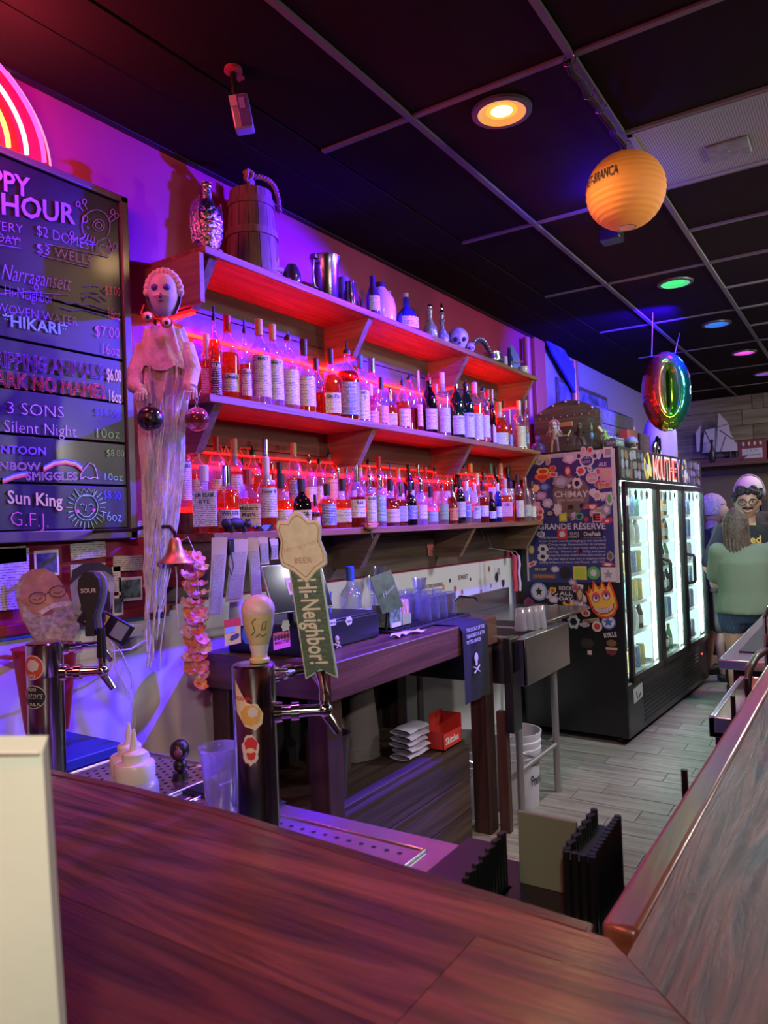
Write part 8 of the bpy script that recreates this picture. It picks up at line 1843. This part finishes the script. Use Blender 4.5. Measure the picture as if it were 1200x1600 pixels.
# ================================================================== guests
def fused(name, limbs, rings, m, parent, vox=.014, smooth=6):
    """one continuous skin: tapered limbs and elliptic torso rings fused by a voxel remesh, then smoothed"""
    q = MB()
    for pts, rs in limbs:
        q.tube(pts, rs, 12)
        for p, r_ in zip(pts, rs): q.ball(p, r_*.99, n=12, m=8)
    for ring in rings:
        k = len(q.v); n = 20
        for (c, a_, b_) in ring:
            for j in range(n): t_ = 2*math.pi*j/n; q.v.append(tuple(c+a_*math.cos(t_)+b_*math.sin(t_)))
        for i in range(len(ring)-1):
            for j in range(n): q.f.append((k+i*n+j, k+i*n+(j+1) % n, k+(i+1)*n+(j+1) % n, k+(i+1)*n+j)); q.mi.append(0)
        q.f.append(tuple(k+j for j in reversed(range(n)))); q.f.append(tuple(k+(len(ring)-1)*n+j for j in range(n))); q.mi += [0, 0]
    o = q.build(name, m, parent); md = o.modifiers.new('r', 'REMESH'); md.mode = 'VOXEL'; md.voxel_size = vox; md.use_smooth_shade = True
    sm_ = o.modifiers.new('s', 'SMOOTH'); sm_.factor = .5; sm_.iterations = smooth
    bpy.context.view_layer.update(); me = bpy.data.meshes.new_from_object(o.evaluated_get(bpy.context.evaluated_depsgraph_get()))
    o.modifiers.clear(); o.data = me; me.materials.clear(); me.materials.append(m); me.polygons.foreach_set('use_smooth', [True]*len(me.polygons)); return o
def person(label, base, face, H, arms, skin, skinc, shirt, shirt_m, pants_m, pants_to, build=1.0, belly=1.0, stance=.10, lean=0, sleeve=.35, shirt_low=.0, head=1.0, headturn=0, tilt=0):
    base = Vector(base); f = Vector((math.cos(R(face)), math.sin(R(face)), 0)); r_ = Vector((f.y, -f.x, 0))      # r_: the figure's right
    t = thing('person', label, 'person', base)
    def P(side, fwd, up): return base+r_*side*H+f*(fwd+lean*up)*H+Z_*up*H
    b = build; N = {}
    def ring(up, w_, d_, fo=0): return (P(0, fo, up), r_*w_*H*b, f*d_*H*b)
    for s_, nm in ((1, 'R'), (-1, 'L')):
        a = arms[nm]
        N['sh'+nm] = P(.100*s_*b, -.004, .800); N['el'+nm] = P(*a[0]); N['wr'+nm] = P(*a[1]); N['pa'+nm] = P(*a[2])
        N['hi'+nm] = P(.052*s_*b, 0, .50); N['kn'+nm] = P(stance*.8*s_, .010, .275); N['ca'+nm] = P(stance*.88*s_, -.008, .20); N['an'+nm] = P(stance*s_, -.01, .045); N['to'+nm] = P(stance*1.1*s_, .08, .020)
    bl = belly
    torso = [ring(.46, .080, .060), ring(.52, .100*bl, .074*bl), ring(.60, .088*bl, .068*bl, .006*bl), ring(.68, .094, .070), ring(.75, .100, .066), ring(.80, .086, .050), ring(.825, .045, .040)]
    L_ = [([P(0, -.002, .82), P(tilt*.8, .006, .88)], [.034*H, .034*H])]
    for nm in 'RL':
        L_ += [([N['sh'+nm], N['el'+nm], N['wr'+nm], N['pa'+nm]], [.034*H*b, .026*H*b, .017*H, .019*H]), ([N['hi'+nm], N['kn'+nm], N['ca'+nm], N['an'+nm], N['to'+nm]], [.056*H*b, .034*H*b, .033*H*b, .020*H, .018*H])]
    body = fused('body', L_, [torso], skin, t, .013)
    for s_, nm in ((1, 'R'), (-1, 'L')):       # fingers
        p0 = N['pa'+nm]; d = (p0-N['wr'+nm]).normalized(); side = d.cross(Z_).normalized() if abs(d.z) < .9 else r_
        q = MB()
        for k in range(4): o_ = side*(-.018+.012*k)*H*.6; L2 = (.034, .042, .040, .032)[k]*H; q.tube([p0+o_, p0+o_+d*L2*.6, p0+o_+d*L2-Z_*.006], [.0055*H, .005*H, .0035*H], 6)
        q.tube([p0-side*.014*H, p0-side*.026*H+d*.014*H, p0-side*.026*H+d*.028*H], [.006*H, .0055*H, .004*H], 6); q.build('fingers', skin, t)
    g_ = .011/b
    lowr = .485+shirt_low
    tors = [ring(lowr, .108*bl+g_, .086*bl+g_), ring(.54+shirt_low*.5, .104*bl+g_, .080*bl+g_), ring(.60, .092*bl+g_, .074*bl+g_), ring(.68, .098+g_, .074+g_), ring(.75, .103+g_, .069+g_), ring(.80, .090+g_*.6, .054+g_*.6), ring(.828, .050, .046)]
    L_ = []
    for nm in 'RL':
        sh, el = N['sh'+nm], N['el'+nm]; L_.append(([P(.05*(1 if nm == 'R' else -1), -.004, .797), sh, sh.lerp(el, .5+sleeve)], [.040*H*b, .042*H*b, .041*H*b]))
    fused('shirt', L_, [tors], shirt_m, t, .013, 4)
    L_ = []
    for nm in 'RL':
        hi, kn, an = N['hi'+nm], N['kn'+nm], N['an'+nm]
        if pants_to <= 1.2: L_.append(([hi, hi.lerp(kn, pants_to)], [.064*H*b, .058*H*b]))
        else: L_.append(([hi, kn, an+Z_*.02], [.064*H*b, .046*H*b, .036*H]))
    fused('shorts' if pants_to <= 1.2 else 'trousers', L_, [[ring(.455, .088, .068), ring(.52, .104*bl+g_*.4, .080*bl+g_*.4), ring(.56, .100*bl, .076*bl)]], pants_m, t, .013, 3)
    q = MB()
    for nm in 'RL': p0 = N['an'+nm]; q.tube([p0-f*.04-Z_*.035*H, p0+f*.05*H-Z_*.018*H, p0+f*.12*H-Z_*.030*H], [.030*H, .032*H, .026*H], 10)
    q.build('shoes', mat('shoe_dark', (.02, .015, .02), .5), t)
    # head
    hc = P(tilt, .012, .935); s = .066*H*head; hf = Vector((math.cos(R(face+headturn)), math.sin(R(face+headturn)), 0)); hr = Vector((hf.y, -hf.x, 0))
    def hd(a, b_):
        t_ = 2*math.pi*b_; p = math.pi*(a-.5); z = math.sin(p); x = math.cos(p)*math.cos(t_); y = math.cos(p)*math.sin(t_)
        fx = 1.0-.10*max(0, -z)+(.06 if x > .8 and -.5 < z < .1 else 0); jaw = 1-.32*max(0, -z)**1.3
        return hc+hf*(x*s*1.08*fx*(jaw*.5+.5))+hr*(y*s*.84*jaw)+Z_*(z*s*1.22)
    q = MB(); q.grid(hd, 20, 28); q.tube([hc+hf*s*1.02+Z_*s*.12, hc+hf*s*1.26-Z_*s*.22, hc+hf*s*1.08-Z_*s*.30], [s*.07, s*.15, s*.10], 8)
    for sg in (-1, 1): q.ball(hc+hr*sg*s*.84-hf*s*.05, s*.12, s*.12, s*.22, 8, 6)
    h_ = q.build('head', skin, t, angle=80)
    q = MB()
    for sg in (-1, 1): q.ball(hc+hf*s*.95+hr*sg*s*.34+Z_*s*.10, s*.115, s*.115, s*.065, 8, 6)
    q.build('eyes', mat('eye_pale', (.6, .58, .55), .3), h_)
    q = MB()
    for sg in (-1, 1): q.ball(hc+hf*s*1.05+hr*sg*s*.34+Z_*s*.10, s*.06, s*.07, s*.065, 6, 5); q.tube([hc+hf*s*1.02+hr*sg*s*(.18)+Z_*s*.30, hc+hf*s*.95+hr*sg*s*.50+Z_*s*.30], s*.045, 6)
    q.build('brows_and_pupils', mat('hair_black', (.012, .010, .012), .6), h_)
    q = MB(); q.tube([hc+hf*s*.93-hr*s*.26-Z_*s*.52, hc+hf*s*1.02-Z_*s*.56, hc+hf*s*.93+hr*s*.26-Z_*s*.52], s*.06, 6); q.build('mouth', mat('lips', (.35, .10, .10), .5), h_)
    return t, hc, s, hf, hr, P, h_
SKp = mat('skin_pale', (.58, .34, .26), .5, noise=.08, nscale=20); SKt = mat('skin_tan', (.50, .30, .20), .5, noise=.08, nscale=20)
# man in profile beside the cooler
b1 = (7.58, 1.25, 0)
t, hc, s, hf, hr, P, h_ = person('grey-haired man in black tee-shirt and grey shorts seen in profile by the cooler', b1, -58, 1.70, {'R': [(.17, .02, .62), (.12, .13, .66), (.10, .17, .67)], 'L': [(-.17, .02, .62), (-.10, .15, .60), (-.07, .19, .61)]},
    SKp, None, None, mat('shirt_black', (.018, .018, .022), .85, bump=.4, bscale=12), mat('shorts_grey', (.055, .055, .065), .85), .86, build=1.10, belly=1.12, head=1.06)
def hair(name, m, hc, s, hf, hr, h_, lo=-.1, back=1.0, length=0, puff=1.1, front=.35):
    def g(a, b_):
        A = math.pi*(.5-a*.62); t_ = 2*math.pi*b_; x = math.cos(A)*math.cos(t_); y = math.cos(A)*math.sin(t_); z = math.sin(A)
        if x > .25 and z < front: z2 = front+(z-front)*.12; x *= .97; z = z2
        if x < .2: z -= length*a*a*.6
        return hc+hf*(x*s*1.13*puff-(.04*s))+hr*(y*s*.92*puff)+Z_*((z*1.24+.05)*s*1.02)+hf*.012*math.sin(b_*60)*s*4*.2
    return MB().grid(g, 14, 40).build(name, m, h_, angle=80)
hair('hair', mat('hair_grey', (.30, .24, .27), .8, noise=.4, nscale=60, bump=.6, bscale=90), hc, s, hf, hr, h_, puff=1.0)
MB().grid(lambda a, b: hc+hf*s*(.30+.72*math.cos((b-.5)*2.6)*(1-.15*a))+hr*s*.86*math.sin((b-.5)*2.6)*(1-.30*a)-Z_*s*(.50+.62*a), 6, 16).build('beard', mat('beard_grey', (.34, .28, .27), .85, noise=.4, nscale=90), h_, angle=80)
q = MB(); q.text('CLL', P(-.03, .085, .73), Vector((-.3, -.9, 0)).normalized(), Z_, width=.10, style='bold').build('shirt_print', mat('print_violet', (.35, .25, .45), .7), t, smooth=False)
# woman from behind in sage tee-shirt and denim shorts
b2 = (6.30, .81, 0)
t, hc, s, hf, hr, P, h_ = person('long-haired woman seen from behind in sage tee-shirt and cut-off denim shorts', b2, 12, 1.56, {'R': [(.185, .05, .63), (.17, .17, .64), (.15, .21, .65)], 'L': [(-.135, .05, .64), (-.10, .16, .63), (-.07, .20, .64)]},
    SKp, None, None, mat('shirt_sage', (.14, .18, .13), .85, noise=.06, nscale=5, bump=.5, bscale=9), mat('denim', (.05, .09, .17), .85, noise=.3, nscale=70), .26, build=1.20, belly=1.06, stance=.07, sleeve=.22, shirt_low=.015, head=1.0, tilt=-.035)
M_hb = mat('hair_brown', (.085, .055, .045), .55, noise=.5, nscale=50, bump=.7, bscale=70)
hair('hair', M_hb, hc, s, hf, hr, h_, length=1.0, puff=1.0, front=.5)
def mane(a, b_):
    w_ = (b_-.5)*2; return hc-hf*s*(1.02+.18*a-.55*w_*w_)+hr*s*w_*(.86+.34*a-.42*a*a)+Z_*(.45-3.1*a-.35*abs(math.sin(b_*23))*a)*s+hf*.006*math.sin(b_*50)
MB().grid(mane, 16, 40).build('long_hair', M_hb, t, angle=80)
def mane2(a, b_):
    w_ = (b_-.5)*2; return hc-hf*s*(.92+.14*a-.5*w_*w_)+hr*s*w_*(.80+.32*a-.42*a*a)+Z_*(.4-2.9*a)*s
MB().grid(mane2, 10, 20).build('long_hair', M_hb, t, angle=80)
q = MB()
random.seed(3)
for sg in (-1, 1):
    c0 = P(.060*sg, 0, .442)
    for k in range(26): a = 2*math.pi*k/26; p = c0+hr*.098*math.cos(a)+hf*.098*math.sin(a); q.tube([p+Z_*.012, p-Z_*random.uniform(.004, .022)], .0025, 4)
tag(q.build('frayed_hem', mat('denim_fray', (.35, .40, .50), .9), t), kind='stuff')
# smiling man with glasses facing the camera
b3 = (7.07, .87, 0)
t, hc, s, hf, hr, P, h_ = person('smiling curly-haired man with glasses in black tee-shirt holding a drink', b3, 188, 1.74, {'R': [(.19, .03, .62), (.10, .15, .68), (.07, .19, .70)], 'L': [(-.18, .03, .62), (-.16, .12, .66), (-.13, .17, .70)]},
    SKt, None, None, mat('shirt_black2', (.015, .015, .018), .85, bump=.4, bscale=12), mat('trousers_black', (.02, .02, .025), .85), 2, build=1.12, belly=1.1, head=1.0)
q = MB(); random.seed(8)
for k in range(70):
    a = random.uniform(0, 2*math.pi); z = random.uniform(.25, 1); rr = math.sqrt(max(0, 1-z*z*.75))
    if math.cos(a)*rr > .55 and z < .62: continue
    q.ball(hc+hf*s*1.0*rr*math.cos(a)+hr*s*.92*rr*math.sin(a)+Z_*s*1.18*z, s*.24, n=7, m=5)
q.build('curly_hair', mat('hair_black', (.012, .010, .012), .6), h_)
q = MB()
for sg in (-1, 1): q.tube([hc+hf*s*1.14+hr*s*(.36*sg+.27*math.cos(R(a)))+Z_*s*(.08+.22*math.sin(R(a))) for a in range(0, 361, 30)], s*.035, 5); q.tube([hc+hf*s*1.10+hr*sg*s*.62+Z_*s*.12, hc+hr*sg*s*.88+Z_*s*.1], s*.03, 5)
q.tube([hc+hf*s*1.16-hr*s*.1+Z_*s*.1, hc+hf*s*1.16+hr*s*.1+Z_*s*.1], s*.03, 5); q.build('glasses', mat('glasses_dark', (.03, .015, .015), .3), h_)
q = MB(); q.tube([hc+hf*s*1.0-hr*s*.34-Z_*s*.36, hc+hf*s*1.12-Z_*s*.33, hc+hf*s*1.0+hr*s*.34-Z_*s*.36], s*.07, 6); q.build('moustache', mat('hair_black', (.012, .010, .012), .6), h_)
q = MB(); q.tube([hc+hf*s*.96-hr*s*.24-Z_*s*.52, hc+hf*s*1.05-Z_*s*.60, hc+hf*s*.96+hr*s*.24-Z_*s*.52], s*.045, 6); q.build('smile', mat('teeth', (.7, .68, .62), .4), h_)
p = P(.045, .128, .745); MB().text('used', p+Vector((-.012, -.01, 0))-Y_*.0, Vector((-.1, -1, 0)).normalized(), Z_, width=.16, style='bold', off=0).build('shirt_print', mat('print_gold', (.75, .50, .12), .6), t, smooth=False)
c = P(.0, .20, .70); t2_ = thing('pink_drink', 'pink iced drink held up by the man with glasses', 'drink', c)
MB().lathe(c-Z_*.05, [(.028, 0), (.036, .10), (.034, .10), (.001, .02)], 16, cap=False).build('glass', G_tumb, t2_); MB().lathe(c-Z_*.045, [(.001, 0), (.026, .001), (.032, .08), (.001, .082)], 16, cap=False).build('drink', mat('drink_pink', (.75, .18, .22), .3), t2_)
# person in a cap behind him
b4 = (8.15, .98, 0)
t, hc, s, hf, hr, P, h_ = person('person in a pale baseball cap and headphones standing behind the man with glasses', b4, 10, 1.87, {'R': [(.17, .02, .62), (.16, .08, .50), (.16, .10, .46)], 'L': [(-.17, .02, .62), (-.16, .08, .50), (-.16, .10, .46)]},
    SKt, None, None, mat('shirt_charcoal', (.03, .03, .035), .85), mat('trousers_black', (.02, .02, .025), .85), 2, build=1.0)
hair('hair', mat('hair_black', (.012, .010, .012), .6), hc, s, hf, hr, h_, length=.8, puff=1.02)
q = MB(); q.grid(lambda a, b: hc+hf*s*1.16*math.cos(math.pi/2*(1-a)*1)*math.cos(2*math.pi*b)+hr*s*1.0*math.cos(math.pi/2*(1-a))*math.sin(2*math.pi*b)+Z_*s*(.30+1.05*math.sin(math.pi/2*(1-a))), 10, 30); cp = q.build('cap', mat('cap_pale', (.50, .50, .62), .8), t, angle=80)
MB().grid(lambda a, b: hc+hf*s*(1.0+.75*a)*math.cos((b-.5)*1.6)+hr*s*1.0*math.sin((b-.5)*1.9)+Z_*s*(.32-.12*a), 6, 14).build('cap_peak', mat('cap_pale', (.50, .50, .62), .8), cp)
q = MB()
for sg in (-1, 1): q.ball(hc+hr*sg*s*1.02, s*.18, s*.18, s*.36, 10, 8)
q.tube([hc+hr*s*1.12*math.cos(R(a))+Z_*s*1.45*math.sin(R(a))-hf*s*.05 for a in range(0, 181, 15)], s*.06, 6); q.build('headphones', mat('headphone_grey', (.30, .30, .38), .4), t)
